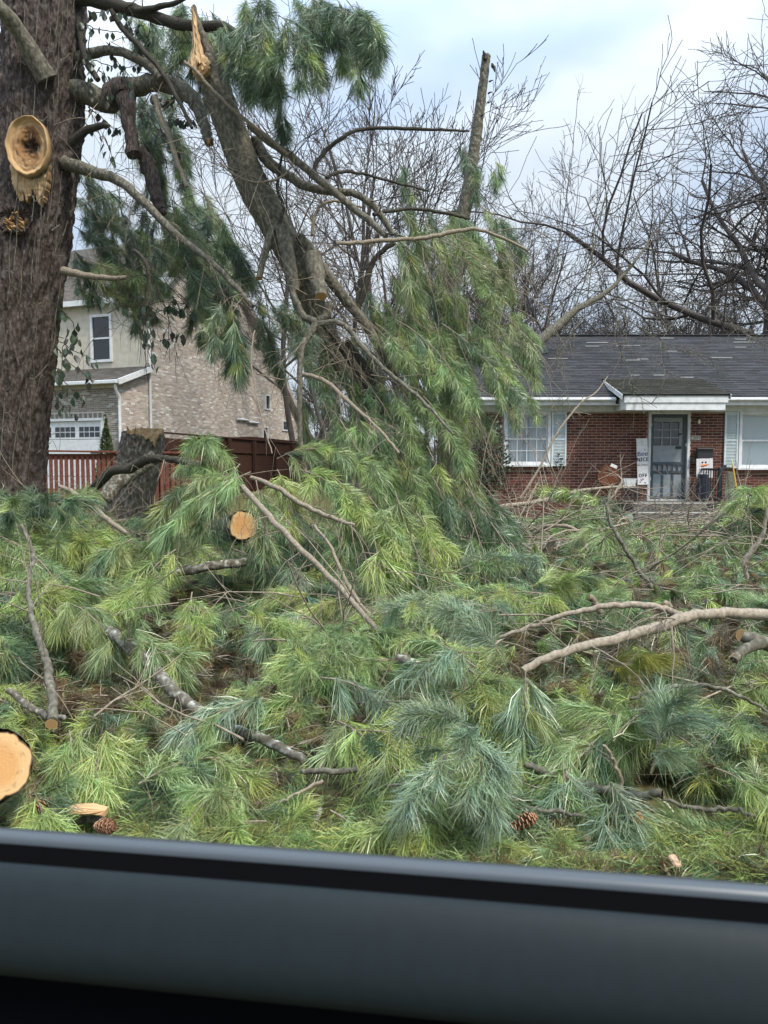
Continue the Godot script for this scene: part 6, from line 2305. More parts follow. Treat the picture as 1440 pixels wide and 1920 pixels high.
func build_heap() -> void:
	var made := []
	# boughs: thickest near the car, thinning out towards the house
	for i in 400:
		var u := (i + 0.5) / 400.0
		var z := 2.6 + 12.0 * pow(u, 1.55)
		var w := 0.56 * z + 0.35
		var x := R(-w, w)
		if z > 9.5 and x < -1.5:
			x = R(-1.0, w)
		if x > 3.0 and x < 6.5 and z > 14.0:
			z -= 3.0
		var lod := 0 if z < 5.2 else (1 if z < 9.0 else 2)
		var y := heap(x, z)
		var L := R(0.4, 0.8) if z < 5.0 else R(0.6, 1.1)
		var nrm := heap_normal(x, z)
		var d := Vector3(R(-1, 1), 0, R(-0.35, 1.0)).normalized()
		d = (d - nrm * d.dot(nrm)).normalized()
		d = (d + Vector3.UP * R(0.05, 0.45)).normalized()
		var skip := false
		for k in 4:
			var at := Vector3(x, y + 0.05, -z) + d * L * k / 3.0
			if in_the_way(at):
				skip = true
		if skip:
			continue
		var c := 1
		var q := rng.randf()
		var lefty := x < -0.12 * z
		if z < 3.7 and q < 0.45:
			c = 0
		elif lefty:
			c = 0 if q < 0.28 else (1 if q < 0.66 else (3 if q < 0.82 else 4))
		elif z < 5.5:
			c = 2 if q < 0.2 else (1 if q < 0.6 else (0 if q < 0.86 else 3))
		else:
			c = 1 if q < 0.35 else (3 if q < 0.65 else (4 if q < 0.85 else 2))
		var b := bough(null, Vector3(x, y + 0.03, -z), d, L, c, lod, {"droop": R(0.5, 1.1), "size": R(0.85, 1.15), "dense": 1.0 if z < 6 else 0.8})
		made.append([b, c, d, L])
	# boughs whose place matters in the view: pixel of the base, distance, direction, length, tone, tuft size
	var key := [
		[470, 885, 5.4, Vector3(-0.7, -0.25, 0.3), 0.75, 1, 1.1, 1.0], [450, 870, 5.6, Vector3(-0.3, -0.4, 0.4), 0.6, 1, 1.1, 1.1], [430, 890, 5.7, Vector3(-0.9, -0.2, 0.1), 0.6, 4, 1.1, 1.0],
		[480, 900, 5.5, Vector3(0.2, -0.6, 0.4), 0.5, 1, 1.0, 1.0], [400, 880, 5.9, Vector3(-0.6, -0.5, 0.2), 0.5, 4, 1.0, 1.0],
		[150, 975, 7.2, Vector3(0.6, 0.2, 0.2), 0.6, 4, 1.0, 0.8], [230, 985, 7.0, Vector3(0.5, 0.3, 0.2), 0.5, 3, 1.0, 0.8], [120, 960, 7.4, Vector3(0.3, 0.4, 0.2), 0.5, 4, 1.0, 0.8], [330, 880, 6.3, Vector3(0.4, 0.2, 0.3), 0.5, 1, 1.0, 0.9], [520, 860, 6.4, Vector3(0.6, 0.3, 0.2), 0.6, 4, 1.0, 0.9], [590, 870, 6.6, Vector3(0.6, 0.3, 0.2), 0.6, 1, 1.0, 0.9], [440, 870, 6.3, Vector3(-0.2, 0.3, 0.3), 0.5, 1, 1.0, 0.9],
		[560, 880, 6.0, Vector3(0.8, -0.1, 0.3), 0.7, 0, 1.0, 0.9], [620, 890, 6.0, Vector3(0.6, -0.4, 0.3), 0.6, 0, 1.0, 0.9], [520, 880, 6.1, Vector3(0.3, -0.4, 0.4), 0.5, 0, 1.0, 0.9],
		[690, 930, 5.6, Vector3(0.5, -0.5, 0.4), 0.7, 0, 1.15, 0.9], [740, 920, 5.7, Vector3(0.3, -0.7, 0.3), 0.7, 0, 1.15, 0.9], [780, 960, 5.6, Vector3(0.5, -0.6, 0.3), 0.6, 0, 1.1, 0.9],
		[700, 1000, 5.3, Vector3(0.2, -0.8, 0.4), 0.6, 0, 1.15, 1.0], [770, 1010, 5.4, Vector3(0.4, -0.8, 0.2), 0.6, 4, 1.1, 1.0], [820, 1030, 5.6, Vector3(0.2, -0.9, 0.1), 0.6, 4, 1.1, 1.0], [660, 960, 5.9, Vector3(-0.2, -0.8, 0.3), 0.6, 1, 1.0, 1.0],
		[920, 980, 6.2, Vector3(0.5, -0.6, 0.2), 1.0, 3, 1.1, 1.0], [880, 960, 6.4, Vector3(0.3, -0.8, 0.2), 1.0, 3, 1.1, 1.0], [960, 1020, 6.0, Vector3(0.4, -0.7, 0.3), 0.9, 3, 1.1, 1.0], [990, 1000, 6.6, Vector3(0.5, -0.7, 0.1), 0.9, 1, 1.1, 1.0],
		[890, 1385, 2.5, Vector3(-0.75, -0.05, 0.35), 0.24, 2, 0.92, 1.6], [890, 1385, 2.5, Vector3(0.1, -0.45, 0.6), 0.14, 2, 0.92, 1.6], [892, 1390, 2.5, Vector3(0.15, -0.8, 0.5), 0.14, 2, 0.92, 1.5], [900, 1380, 2.55, Vector3(-0.4, 0.4, -0.1), 0.2, 2, 0.95, 1.4],
		[900, 1225, 3.2, Vector3(-0.6, 0.15, 0.2), 0.32, 2, 1.05, 1.1], [940, 1230, 3.2, Vector3(-0.2, 0.3, -0.2), 0.28, 2, 1.05, 1.1], [985, 1260, 3.1, Vector3(0.0, -0.85, 0.3), 0.3, 2, 1.1, 1.2],
		[1150, 1470, 2.6, Vector3(-0.15, -0.6, 0.5), 0.2, 2, 1.15, 1.4], [1220, 1450, 2.75, Vector3(0.1, 0.9, 0.1), 0.25, 2, 1.0, 1.0], [1150, 1390, 2.8, Vector3(0.3, 0.3, -0.2), 0.3, 2, 1.1, 1.1],
		[1055, 1430, 2.75, Vector3(0.0, -0.9, 0.4), 0.2, 2, 0.9, 1.2], [1140, 1255, 3.7, Vector3(-0.3, 0.1, 0.4), 0.25, 0, 0.9, 1.5], [1260, 1155, 4.3, Vector3(0.2, -0.6, 0.4), 0.3, 3, 1.0, 1.0], [1390, 1150, 4.2, Vector3(0.2, -0.6, 0.4), 0.3, 1, 1.0, 1.0],
		[20, 970, 5.6, Vector3(0.5, -0.2, 0.4), 0.6, 1, 1.0, 1.0], [-20, 1000, 5.2, Vector3(0.7, 0.0, 0.4), 0.6, 1, 1.0, 1.0], [60, 1040, 4.9, Vector3(0.5, -0.1, 0.5), 0.6, 1, 1.05, 1.0], [10, 1110, 4.4, Vector3(0.6, 0.1, 0.4), 0.6, 0, 1.05, 1.0],
		[250, 1010, 5.2, Vector3(-0.5, -0.2, 0.4), 0.6, 4, 1.05, 1.0], [330, 1030, 5.0, Vector3(-0.5, -0.3, 0.5), 0.7, 0, 1.1, 1.0], [300, 1080, 4.6, Vector3(-0.6, -0.2, 0.5), 0.6, 0, 1.1, 1.0], [360, 1110, 4.5, Vector3(0.1, -0.5, 0.6), 0.5, 0, 1.05, 1.0],
		[110, 1130, 4.2, Vector3(0.4, 0.1, 0.3), 0.55, 4, 1.1, 1.0], [200, 1190, 3.9, Vector3(0.6, 0.1, 0.3), 0.5, 1, 1.1, 1.0], [420, 1110, 5.0, Vector3(0.4, -0.4, 0.4), 0.6, 3, 1.05, 1.0], [470, 1150, 4.6, Vector3(0.3, -0.3, 0.5), 0.6, 2, 1.05, 1.0],
		[560, 1180, 4.4, Vector3(-0.3, -0.4, 0.5), 0.5, 2, 1.05, 1.0], [600, 1270, 3.5, Vector3(0.5, 0.1, 0.3), 0.5, 2, 1.1, 1.1], [500, 1310, 3.3, Vector3(-0.3, 0.15, 0.4), 0.45, 2, 1.1, 1.1], 
		[200, 1380, 2.9, Vector3(0.0, -0.3, 0.7), 0.35, 0, 1.0, 1.1], [130, 1370, 2.95, Vector3(0.3, -0.3, 0.6), 0.3, 1, 1.0, 1.1], [810, 1490, 2.6, Vector3(0.1, -0.6, 0.6), 0.2, 0, 1.0, 1.2], [870, 1480, 2.6, Vector3(0.4, -0.5, 0.5), 0.22, 0, 1.0, 1.2],
		[60, 1490, 2.70, Vector3(0.20, 0.22, 0.36), 0.39, 0, 0.95, 1.0], [260, 1470, 2.73, Vector3(0.38, 0.28, -0.18), 0.32, 1, 0.95, 1.0], [330, 1500, 2.68, Vector3(0.71, 0.19, 0.43), 0.27, 0, 0.95, 1.0], [420, 1480, 2.71, Vector3(-0.05, 0.07, 0.18), 0.34, 4, 0.95, 1.0], [500, 1540, 2.62, Vector3(-0.78, 0.07, -0.00), 0.39, 0, 0.95, 1.0], [620, 1520, 2.65, Vector3(0.43, 0.05, 0.36), 0.27, 1, 0.95, 1.0], [700, 1560, 2.58, Vector3(0.19, 0.04, -0.20), 0.38, 0, 0.95, 1.0], [760, 1545, 2.61, Vector3(-0.46, 0.06, 0.49), 0.38, 4, 0.95, 1.0], [870, 1570, 2.57, Vector3(-0.34, 0.29, 0.18), 0.35, 0, 0.95, 1.0], [1010, 1590, 2.54, Vector3(-0.47, 0.28, 0.28), 0.39, 1, 0.95, 1.0], [1090, 1600, 2.52, Vector3(0.63, 0.09, 0.05), 0.27, 0, 0.95, 1.0], [1180, 1590, 2.54, Vector3(-0.57, 0.02, 0.01), 0.34, 4, 0.95, 1.0], [1290, 1580, 2.55, Vector3(-0.79, 0.20, 0.04), 0.30, 0, 0.95, 1.0], [1380, 1590, 2.54, Vector3(0.51, 0.14, 0.02), 0.32, 1, 0.95, 1.0], [1340, 1440, 2.78, Vector3(0.33, 0.02, 0.48), 0.25, 0, 0.95, 1.0], [1420, 1500, 2.68, Vector3(0.40, 0.25, -0.19), 0.37, 4, 0.95, 1.0], [1300, 1400, 2.84, Vector3(-0.21, 0.17, -0.19), 0.26, 0, 0.95, 1.0],
		[1079, 959, 13.2, Vector3(0.51, 0.28, 0.55), 0.84, 3, 1.1, 1.0], [1392, 990, 9.0, Vector3(0.18, 0.23, 0.09), 0.82, 4, 1.1, 1.0], [1416, 1011, 8.0, Vector3(0.22, 0.28, 0.07), 1.07, 0, 1.1, 1.0], [1040, 968, 11.6, Vector3(0.60, 0.19, 0.38), 0.82, 4, 1.1, 1.0], [1071, 981, 7.8, Vector3(0.07, 0.12, -0.01), 0.94, 3, 1.1, 1.0], [1200, 995, 10.0, Vector3(0.83, 0.01, 0.19), 1.04, 1, 1.1, 1.0], [1431, 982, 10.9, Vector3(0.79, 0.12, -0.06), 0.85, 1, 1.1, 1.0], [1371, 987, 9.3, Vector3(1.00, 0.26, 0.58), 0.88, 4, 1.1, 1.0], [1303, 993, 9.4, Vector3(-0.06, 0.27, -0.11), 1.03, 0, 1.1, 1.0], [1422, 964, 11.3, Vector3(-0.32, 0.03, 0.02), 1.01, 0, 1.1, 1.0], [1158, 947, 12.2, Vector3(0.39, 0.20, 0.41), 0.85, 3, 1.1, 1.0], [1367, 965, 9.1, Vector3(0.43, 0.29, 0.07), 0.77, 1, 1.1, 1.0], [1208, 983, 12.1, Vector3(-0.45, 0.09, 0.20), 0.97, 3, 1.1, 1.0], [1153, 955, 11.4, Vector3(0.66, 0.11, 0.47), 1.05, 4, 1.1, 1.0], [1429, 949, 13.2, Vector3(0.06, 0.05, 0.47), 1.07, 4, 1.1, 1.0], [1124, 995, 8.0, Vector3(-0.17, 0.19, 0.55), 0.91, 4, 1.1, 1.0], [1133, 954, 10.8, Vector3(-0.46, 0.30, -0.04), 0.93, 0, 1.1, 1.0], [1286, 982, 8.8, Vector3(0.26, 0.01, 0.18), 0.79, 1, 1.1, 1.0], [1392, 977, 8.2, Vector3(-0.03, 0.16, 0.13), 0.84, 0, 1.1, 1.0], [1031, 982, 8.7, Vector3(-0.25, 0.11, 0.56), 1.04, 1, 1.1, 1.0], [1303, 951, 10.8, Vector3(0.10, 0.09, 0.04), 0.91, 0, 1.1, 1.0], [1129, 997, 9.6, Vector3(-0.18, 0.17, 0.23), 0.89, 1, 1.1, 1.0], [1262, 950, 10.9, Vector3(0.94, 0.18, 0.08), 1.06, 1, 1.1, 1.0], [1168, 964, 9.5, Vector3(0.08, 0.10, 0.50), 0.93, 4, 1.1, 1.0], [1189, 1000, 8.9, Vector3(0.94, 0.11, 0.57), 1.07, 0, 1.1, 1.0], [1261, 986, 11.9, Vector3(-0.50, 0.01, 0.56), 0.82, 3, 1.1, 1.0],
		[1085, 905, 14.0, Vector3(0.7, 0.1, 0.2), 0.8, 3, 1.1, 0.9], [1070, 935, 13.0, Vector3(0.6, 0.1, 0.3), 0.8, 3, 1.1, 0.9], [1395, 975, 14.5, Vector3(0.1, 0.7, 0.2), 0.6, 1, 1.0, 1.0], [1378, 980, 14.0, Vector3(-0.2, 0.5, 0.2), 0.6, 1, 1.0, 1.0],
		[200, 1010, 6.4, Vector3(0.5, 0.1, 0.3), 0.8, 1, 1.0, 1.0], [260, 1000, 6.6, Vector3(0.6, 0.1, 0.2), 0.8, 4, 1.0, 1.0], [340, 1010, 6.8, Vector3(0.6, 0.2, 0.2), 0.8, 3, 1.0, 1.0], [400, 1000, 7.0, Vector3(0.6, 0.2, 0.1), 0.8, 3, 1.0, 1.0],
		[500, 990, 7.0, Vector3(0.6, 0.0, 0.2), 0.8, 3, 1.0, 1.0], [560, 960, 7.2, Vector3(0.6, 0.1, 0.2), 0.9, 4, 1.0, 1.0], [620, 960, 7.2, Vector3(0.4, 0.1, 0.3), 0.9, 1, 1.0, 1.0], [120, 1010, 6.6, Vector3(0.7, 0.0, 0.2), 0.7, 1, 1.0, 1.0],
		[440, 1030, 6.2, Vector3(0.6, -0.1, 0.3), 0.7, 3, 1.0, 1.0], [520, 1040, 5.9, Vector3(0.5, -0.2, 0.4), 0.7, 2, 1.0, 1.0], [600, 1060, 5.7, Vector3(0.4, -0.3, 0.4), 0.7, 3, 1.0, 1.0], [560, 1110, 5.2, Vector3(0.3, -0.4, 0.5), 0.6, 2, 1.0, 1.0],
	]
	for k in key:
		var z: float = k[2]
		var reach: Vector3 = P(k[0], k[1], z) + (k[3] as Vector3).normalized() * k[4]
		if z > 7.3 and (in_the_way(P(k[0], k[1], z)) or in_the_way(reach)):
			continue
		var b := bough(null, P(k[0], k[1], z), (k[3] as Vector3).normalized(), k[4], k[5], 0 if z < 5.2 else (1 if z < 9 else 2), {"droop": 0.7, "size": k[6], "dense": k[7], "twigs": 3.0 + k[4] * 10.0})
		made.append([b, k[5], (k[3] as Vector3).normalized(), k[4]])
	name_them(made, "pine bough", "fallen branch", "pine boughs heaped on the lawn")
	# loose bare sticks
	var sticks := []
	for i in 190:
		var u := (i + 0.5) / 190.0
		var z := 2.9 + 13.2 * pow(u, 0.85)
		var w := 0.52 * z
		var x := R(-w, w)
		if z > 7.5:
			x = R(0.08 * z, w)
		var y := heap(x, z)
		var d := Vector3(R(-1, 1), R(0.0, 0.5), R(-0.5, 0.6)).normalized()
		var L := R(0.35, 1.1) * (1.0 if z < 7 else 1.7)
		var r := R(0.003, 0.008) * (1.0 if z < 7 else 1.7)
		var p := Vector3(x, y + R(0.05, 0.22), -z)
		var s := thing("bare_stick", "", "", p)
		var mb := MB.new()
		bare_twig(mb, p - d * L * 0.4, d, L, r, R(-0.2, 0.7), 2)
		part(s, "stem", mb, M.twig if i % 3 else M.pale_bark)
		sticks.append([s, 5 if i % 3 else 6, d, L])
	name_them(sticks, "bare stick", "stick", "loose bare sticks on the heap")
	# shed needles, small sprays and broken bits under and between the boughs
	var f := [Fol.new(), Fol.new(), Fol.new()]
	for i in 19000:
		var u := rng.randf()
		var z := 2.35 + 14.4 * pow(u, 1.9) if i < 15500 else R(2.3, 3.7)
		var w := 0.58 * z + 0.4
		var x := R(-w, w)
		if z > 10.0 and x < -2.0:
			continue
		var lod := 0 if z < 4.2 else (1 if z < 8.0 else 2)
		var y := heap(x, z) * (pow(rng.randf(), 0.6) if z < 3.6 else 0.8 * rng.randf())
		var d := Vector3(R(-1, 1), R(-0.5, 0.35), R(-1, 1)).normalized()
		var c := rng.randi() % 5
		if z < 3.6:
			c = [0, 1, 4, 0, 0, 3][rng.randi() % 6]
		var col := tone(c)
		if z < 6.0 and in_the_way(Vector3(x, y + 0.05, -z)):
			continue
		var dead_and_shade := 0.5 if z > 3.3 and z < 7.0 else 0.28  # share of dead brown tufts; their dark colour also paints shade into gaps
		if rng.randf() < dead_and_shade:
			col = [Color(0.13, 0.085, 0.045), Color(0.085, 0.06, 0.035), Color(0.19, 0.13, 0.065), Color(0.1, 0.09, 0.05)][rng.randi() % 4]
		var b := Basis.looking_at(d, Vector3.UP).scaled(Vector3.ONE * R(0.65, 1.05))
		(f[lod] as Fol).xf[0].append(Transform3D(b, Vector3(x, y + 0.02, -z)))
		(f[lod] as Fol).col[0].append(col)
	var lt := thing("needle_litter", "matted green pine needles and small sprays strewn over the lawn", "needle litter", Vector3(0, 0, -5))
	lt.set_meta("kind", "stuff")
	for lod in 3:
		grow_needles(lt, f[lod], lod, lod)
	var bits := MB.new()
	for i in 260:
		var z := R(2.35, 4.5)
		var x := R(-0.6, 0.6) * z
		bare_twig(bits, Vector3(x, heap(x, z) + R(0.0, 0.04), -z), Vector3(R(-1, 1), R(-0.1, 0.3), R(-1, 1)).normalized(), R(0.06, 0.28), R(0.0012, 0.003), 0.2, 1)
	part(lt, "broken_twigs", bits, M.twig, "stuff")
	# short dry grass and straw that shows through at the near edge
	var blades := []
	var bc := []
	for i in 9000:
		var z := R(2.2, 4.6)
		var x := R(-2.6, 2.6)
		var b := Basis(Vector3.UP, R(0, TAU)) * Basis(Vector3.RIGHT, R(-1.2, 1.2))
		blades.append(Transform3D(b.scaled(Vector3(1, R(0.6, 1.5), 1)), Vector3(x, 0.0, -z)))
		var g := R(0.7, 1.2)
		bc.append(Color(0.36 * g, 0.3 * g, 0.13 * g) if rng.randf() < 0.5 else Color(0.16 * g, 0.21 * g, 0.06 * g))
	var gm := MB.new()
	gm.face([Vector3(-0.002, 0, 0), Vector3(0.002, 0, 0), Vector3(0.0015, 0.03, 0.006), Vector3(-0.0015, 0.03, 0.006)], Vector3.BACK)
	gm.face([Vector3(-0.0015, 0.03, 0.006), Vector3(0.0015, 0.03, 0.006), Vector3(0.0, 0.055, 0.02)], Vector3.BACK)
	var gs := many(self, "grass", gm.mesh(), M.grass, blades, bc)
	tag(gs, "short straw and green grass at the near edge of the needle heap", "grass", "", "stuff")


# a label for each of many alike things: its look, and where it lies seen from the nearest landmark
func name_them(list: Array, what: String, cat: String, group: String) -> void:
	var marks := [
		["the big sawn log", P(10, 1435, 2.7)], ["the round branch foot", P(97, 1357, 3.1)], ["the lichen log", P(380, 1310, 3.9)], ["the wood chunk", P(155, 1525, 2.8)],
		["the large cone", P(975, 1540, 2.85)], ["the short log", P(1185, 1530, 2.8)], ["the forked limb", P(1265, 1157, 4.5)], ["the leaning branch", P(640, 1105, 4.6)],
		["the dark limb", P(300, 862, 7.2)], ["the hidden log", P(455, 975, 6.6)], ["the standing pine", P(20, 1000, 8.4)], ["the pale sapling", P(840, 930, 7.6)],
		["the steps", P(1260, 970, 16.6)], ["the arched bough", P(1040, 990, 9.0)], ["the slender stick", P(1180, 1050, 7.0)], ["the crooked limb", P(1405, 1040, 8.0)],
		["the sunflower stake", P(1406, 940, 15.8)], ["the railing", P(1170, 960, 16.0)], ["the sawn limb", P(1120, 1470, 2.8)], ["the yellow sprig", P(1120, 1250, 3.7)],
	]
	var looks := ["yellow green", "bright green", "blue green", "deep green", "olive green", "brown", "pale grey"]
	var buckets := {}
	for e in list:
		var o: Node3D = e[0]
		var at := o.position
		var best := 0
		var bd := 1e9
		for i in marks.size():
			var d := at.distance_to(marks[i][1])
			if d < bd:
				bd = d
				best = i
		var off: Vector3 = at - marks[best][1]
		var rel := ""
		if absf(off.x) > absf(off.z):
			rel = "left of" if off.x < 0 else "right of"
		else:
			rel = "behind" if off.z < 0 else "in front of"
		var size := "long" if e[3] > 0.75 else "short"
		var key := "%s %s %s %s %s" % [size, looks[e[1]], what, rel, marks[best][0]]
		if not buckets.has(key):
			buckets[key] = []
		buckets[key].append([bd, o])
	var ord := ["nearest to it", "second from it", "third from it", "fourth from it", "fifth from it", "sixth from it", "seventh from it", "eighth from it", "ninth from it", "tenth from it", "eleventh from it", "twelfth from it", "thirteenth from it", "fourteenth from it", "fifteenth from it", "sixteenth from it", "seventeenth from it", "eighteenth from it", "nineteenth from it", "twentieth from it", "twenty first from it", "twenty second from it", "twenty third from it", "twenty fourth from it", "farthest from it"]
	for key in buckets:
		var l: Array = buckets[key]
		l.sort_custom(func(a, b): return a[0] < b[0])
		for i in l.size():
			var s: String = key if l.size() == 1 else "%s, %s" % [key, ord[mini(i, 24)]]
			tag(l[i][1], s, cat, group)


# ---------------------------------------------------------------- single limbs, logs and small things on the heap
func build_limbs() -> void:
	var a := limb_thing("leaning_branch", "long pale bare branch leaning down to the right across the middle", "fallen branch", [[455, 912], [485, 948], [520, 985], [580, 1045], [640, 1105], [700, 1170], [760, 1228], [818, 1285]], 5.3, 3.7, [5.2, 6.0, 6.0, 5.6, 5.2, 5.2, 5.2, 4.5], M.twig)
	var mb := MB.new()
	for i in 46:
		var u: float = R(0.05, 0.95) * (a[1].size() - 1)
		var p: Vector3 = a[1][int(u)]
		bare_twig(mb, p, Vector3(R(-0.7, 0.5), R(-0.9, 0.1), R(-0.2, 0.5)).normalized(), R(0.25, 0.75), R(0.002, 0.004), 1.3, 2)
	part(a[0], "hanging_twigs", mb, M.twig, "stuff")
	var b := limb_thing("leaning_branch", "thinner pale branch parallel above the long leaning one", "fallen branch", [[590, 985], [622, 1030], [655, 1100], [690, 1150], [712, 1172]], 5.2, 4.4, [3.0, 3.0, 3.8, 3.8, 3.8], M.twig)
	offshoots(b[0], b[1], 12, 0.2, 0.5, 0.003, 1.0, M.twig)
	var c := limb_thing("grey_stick", "short thick grey stick end beside the leaning branches", "stick", [[722, 1145], [745, 1170], [775, 1210]], 4.4, 4.2, [8, 10, 10], M.limb_bark)
	offshoots(c[0], c[1], 3, 0.1, 0.2, 0.003, 0.4, M.twig)
	c = limb_thing("upper_branch", "grey branch running right from the dark arched limb over yellow needles", "fallen branch", [[470, 895], [520, 915], [565, 945], [620, 970], [665, 985]], 5.6, 5.2, [4.2, 4.9, 4.9, 4.2, 3.5], M.twig)
	offshoots(c[0], c[1], 14, 0.2, 0.6, 0.004, 1.0, M.twig)
	c = limb_thing("low_thick_limb", "dark thick limb end low where the leaning branch meets the ground", "fallen branch", [[745, 1235], [780, 1250], [830, 1290]], 3.75, 3.6, [9, 10, 8], M.lichen_bark)
	# forked limb at the right
	var f := limb_thing("forked_limb", "pale forked limb reaching in from the right edge", "fallen branch", [[1520, 1165], [1440, 1155], [1360, 1150], [1310, 1152], [1272, 1162], [1200, 1187], [1120, 1207], [1040, 1228], [980, 1258]], lie(1440, 1155, 0.2), lie(980, 1258, 0.14), [11.0, 11.0, 10.2, 10.2, 11.0, 10.2, 9.3, 8.5, 6.8], M.pale_bark)
	var f2 := limb(f[0], "fork", [[1285, 1158], [1262, 1147], [1220, 1137], [1150, 1135], [1080, 1148], [1010, 1170], [935, 1195]], lie(1285, 1158, 0.2) - 0.1, lie(935, 1195, 0.14), [7.6, 6.8, 6.4, 6.0, 5.1, 4.2, 3.4], M.pale_bark)
	offshoots(f[0], f[1], 16, 0.15, 0.5, 0.004, 0.8, M.twig)
	offshoots(f[0], f2, 14, 0.15, 0.45, 0.004, 0.8, M.twig)
	for s in [[1245, 1135, 1255, 1127], [1105, 1120, 1125, 1135]]:
		var p := limb(f[0], "knob", [[s[2], s[3] + 12], [(s[0] + s[2]) / 2.0, (s[1] + s[3]) / 2.0], [s[0], s[1]]], 4.3, 4.25, [6, 6, 6], M.twig, 8)
		cut_end(f[0], p[p.size() - 1], p[p.size() - 1] - p[p.size() - 2], 0.018)
	c = limb_thing("slender_stick", "slender dark stick standing up before the porch steps", "stick", [[1232, 1112], [1204, 1078], [1180, 1040], [1158, 1005], [1142, 975], [1139, 940], [1146, 918]], 6.6, 7.0, [5, 4.5, 4, 4, 3.5, 3, 2], M.limb_bark)
	offshoots(c[0], c[1], 7, 0.25, 0.6, 0.005, 0.1, M.limb_bark)
	c = limb_thing("crooked_limb", "crooked pale limb curving up at the right edge", "fallen branch", [[1400, 1085], [1396, 1055], [1410, 1032], [1428, 1005], [1436, 970], [1445, 930]], lie(1400, 1085, 0.15), lie(1400, 1085, 0.15), [3.7, 4.3, 4.3, 3.7, 3.1, 2.5], M.pale_bark)
	offshoots(c[0], c[1], 8, 0.2, 0.5, 0.005, 0.3, M.pale_bark)
	c = limb_thing("branch_chunk", "short brown limb chunk sticking out below the sunflower stake", "fallen branch", [[1390, 930], [1415, 948], [1450, 972]], 12.5, 12.0, [9, 10, 9], M.limb_bark)
	cut_end(c[0], c[1][0], c[1][0] - c[1][1], 0.08)
	c = limb_thing("sawn_stub_branch", "pair of short sawn limb stubs at the right edge below the forked limb", "fallen branch", [[1392, 1192], [1420, 1202], [1470, 1222]], lie(1392, 1192, 0.2), lie(1440, 1210, 0.18), [12, 13, 14], M.limb_bark)
	cut_end(c[0], c[1][0], c[1][0] - c[1][1], 0.033)
	var tg := limb_thing("twig_tangle", "tangle of bare brown twigs at the foot of the broken stump", "twigs", [[100, 1000], [170, 985], [250, 975], [330, 985]], 7.6, 7.4, [3, 3, 3, 2], M.twig)
	offshoots(tg[0], tg[1], 46, 0.25, 0.8, 0.005, 0.1, M.twig, 1.1, 0.0)
	var c2 := limb(c[0], "second_stub", [[1376, 1238], [1395, 1218], [1430, 1206]], lie(1376, 1238, 0.16), lie(1430, 1206, 0.18), [8, 10, 11], M.limb_bark, 9)
	splinters(c[0], "torn_end", c2[0], c2[0] - c2[1], 0.022, 0.05, 8, M.wood_face)
	# grey log with lichen, lower left
	c = limb_thing("lichen_branch", "grey log spotted with pale lichen half buried in needles lower left", "log", [[205, 1185], [240, 1208], [285, 1252], [330, 1300], [390, 1345], [450, 1372], [505, 1392], [570, 1425]], lie(205, 1185, 0.14), lie(570, 1425, 0.08), [11, 13, 13, 12, 12, 11, 10, 8], M.lichen_bark)
	offshoots(c[0], c[1], 8, 0.15, 0.4, 0.004, 0.4, M.twig)
	c = limb_thing("upright_branch", "thin branch with round sawn foot at the left of the heap", "fallen branch", [[98, 1352], [99, 1310], [90, 1260], [80, 1215], [62, 1165], [55, 1120], [57, 1075], [62, 1035], [40, 985]], lie(98, 1352, 0.12), 4.4, [10, 9, 8, 7, 6, 5, 4, 4, 3], M.limb_bark)
	cut_end(c[0], P(97, 1357, lie(98, 1352, 0.12) - 0.02), Vector3(0.05, -0.25, 1), 0.026)
	offshoots(c[0], c[1], 14, 0.2, 0.6, 0.004, 0.4, M.twig)
	c = limb_thing("lower_stick", "pale lichen stick beside the round sawn branch foot", "stick", [[15, 1295], [50, 1320], [85, 1342], [120, 1345]], lie(15, 1295, 0.1), lie(120, 1345, 0.1), [6, 7, 7, 5], M.lichen_bark)
	c = limb_thing("sawn_limb", "grey limb with white sawn end among blue green needles", "fallen branch", [[985, 1432], [1030, 1450], [1075, 1466], [1130, 1480], [1190, 1490], [1242, 1488]], lie(985, 1432, 0.1), lie(1242, 1488, 0.1), [6, 7, 8, 8, 8, 9], M.limb_bark)
	cut_end(c[0], c[1][c[1].size() - 1], Vector3(1, 0.02, 0.4), 0.018)
	var c3 := limb(c[0], "side_branch", [[1168, 1480], [1158, 1445], [1148, 1420], [1130, 1398]], lie(1168, 1480, 0.1), lie(1168, 1480, 0.1), [4, 4, 3.5, 3], M.twig, 7)
	offshoots(c[0], c3, 4, 0.1, 0.2, 0.002, 0.2, M.twig)
	limb(c[0], "side_branch", [[1178, 1500], [1205, 1512], [1232, 1518]], 2.72, 2.7, [4, 4, 3.5], M.twig, 7)
	limb_thing("curved_stick", "thin curved grey stick right of the pine cone", "stick", [[976, 1500], [992, 1514], [1020, 1521], [1060, 1524], [1100, 1528]], lie(976, 1500, 0.08), lie(1100, 1528, 0.07), [3.5, 4, 4, 4, 3], M.limb_bark)
	limb_thing("low_grey_stick", "low wavy grey stick at the lower right", "stick", [[1240, 1500], [1290, 1512], [1330, 1516], [1375, 1517], [1400, 1525], [1440, 1540]], lie(1240, 1500, 0.1), lie(1440, 1540, 0.08), [3, 4, 4.5, 4.5, 4, 3], M.limb_bark)
	limb_thing("brown_stick", "straight brown stick in the needles left of the big blue green tuft", "stick", [[565, 1445], [610, 1446], [670, 1441]], lie(565, 1445, 0.1), lie(670, 1441, 0.1), [5, 6, 6], M.limb_bark)
	c = limb_thing("thin_straw_stick", "thin straight pale stick at the lower middle", "stick", [[525, 1505], [560, 1488], [605, 1464]], lie(525, 1505, 0.08), lie(605, 1464, 0.1), [2, 3, 3.5], M.twig)
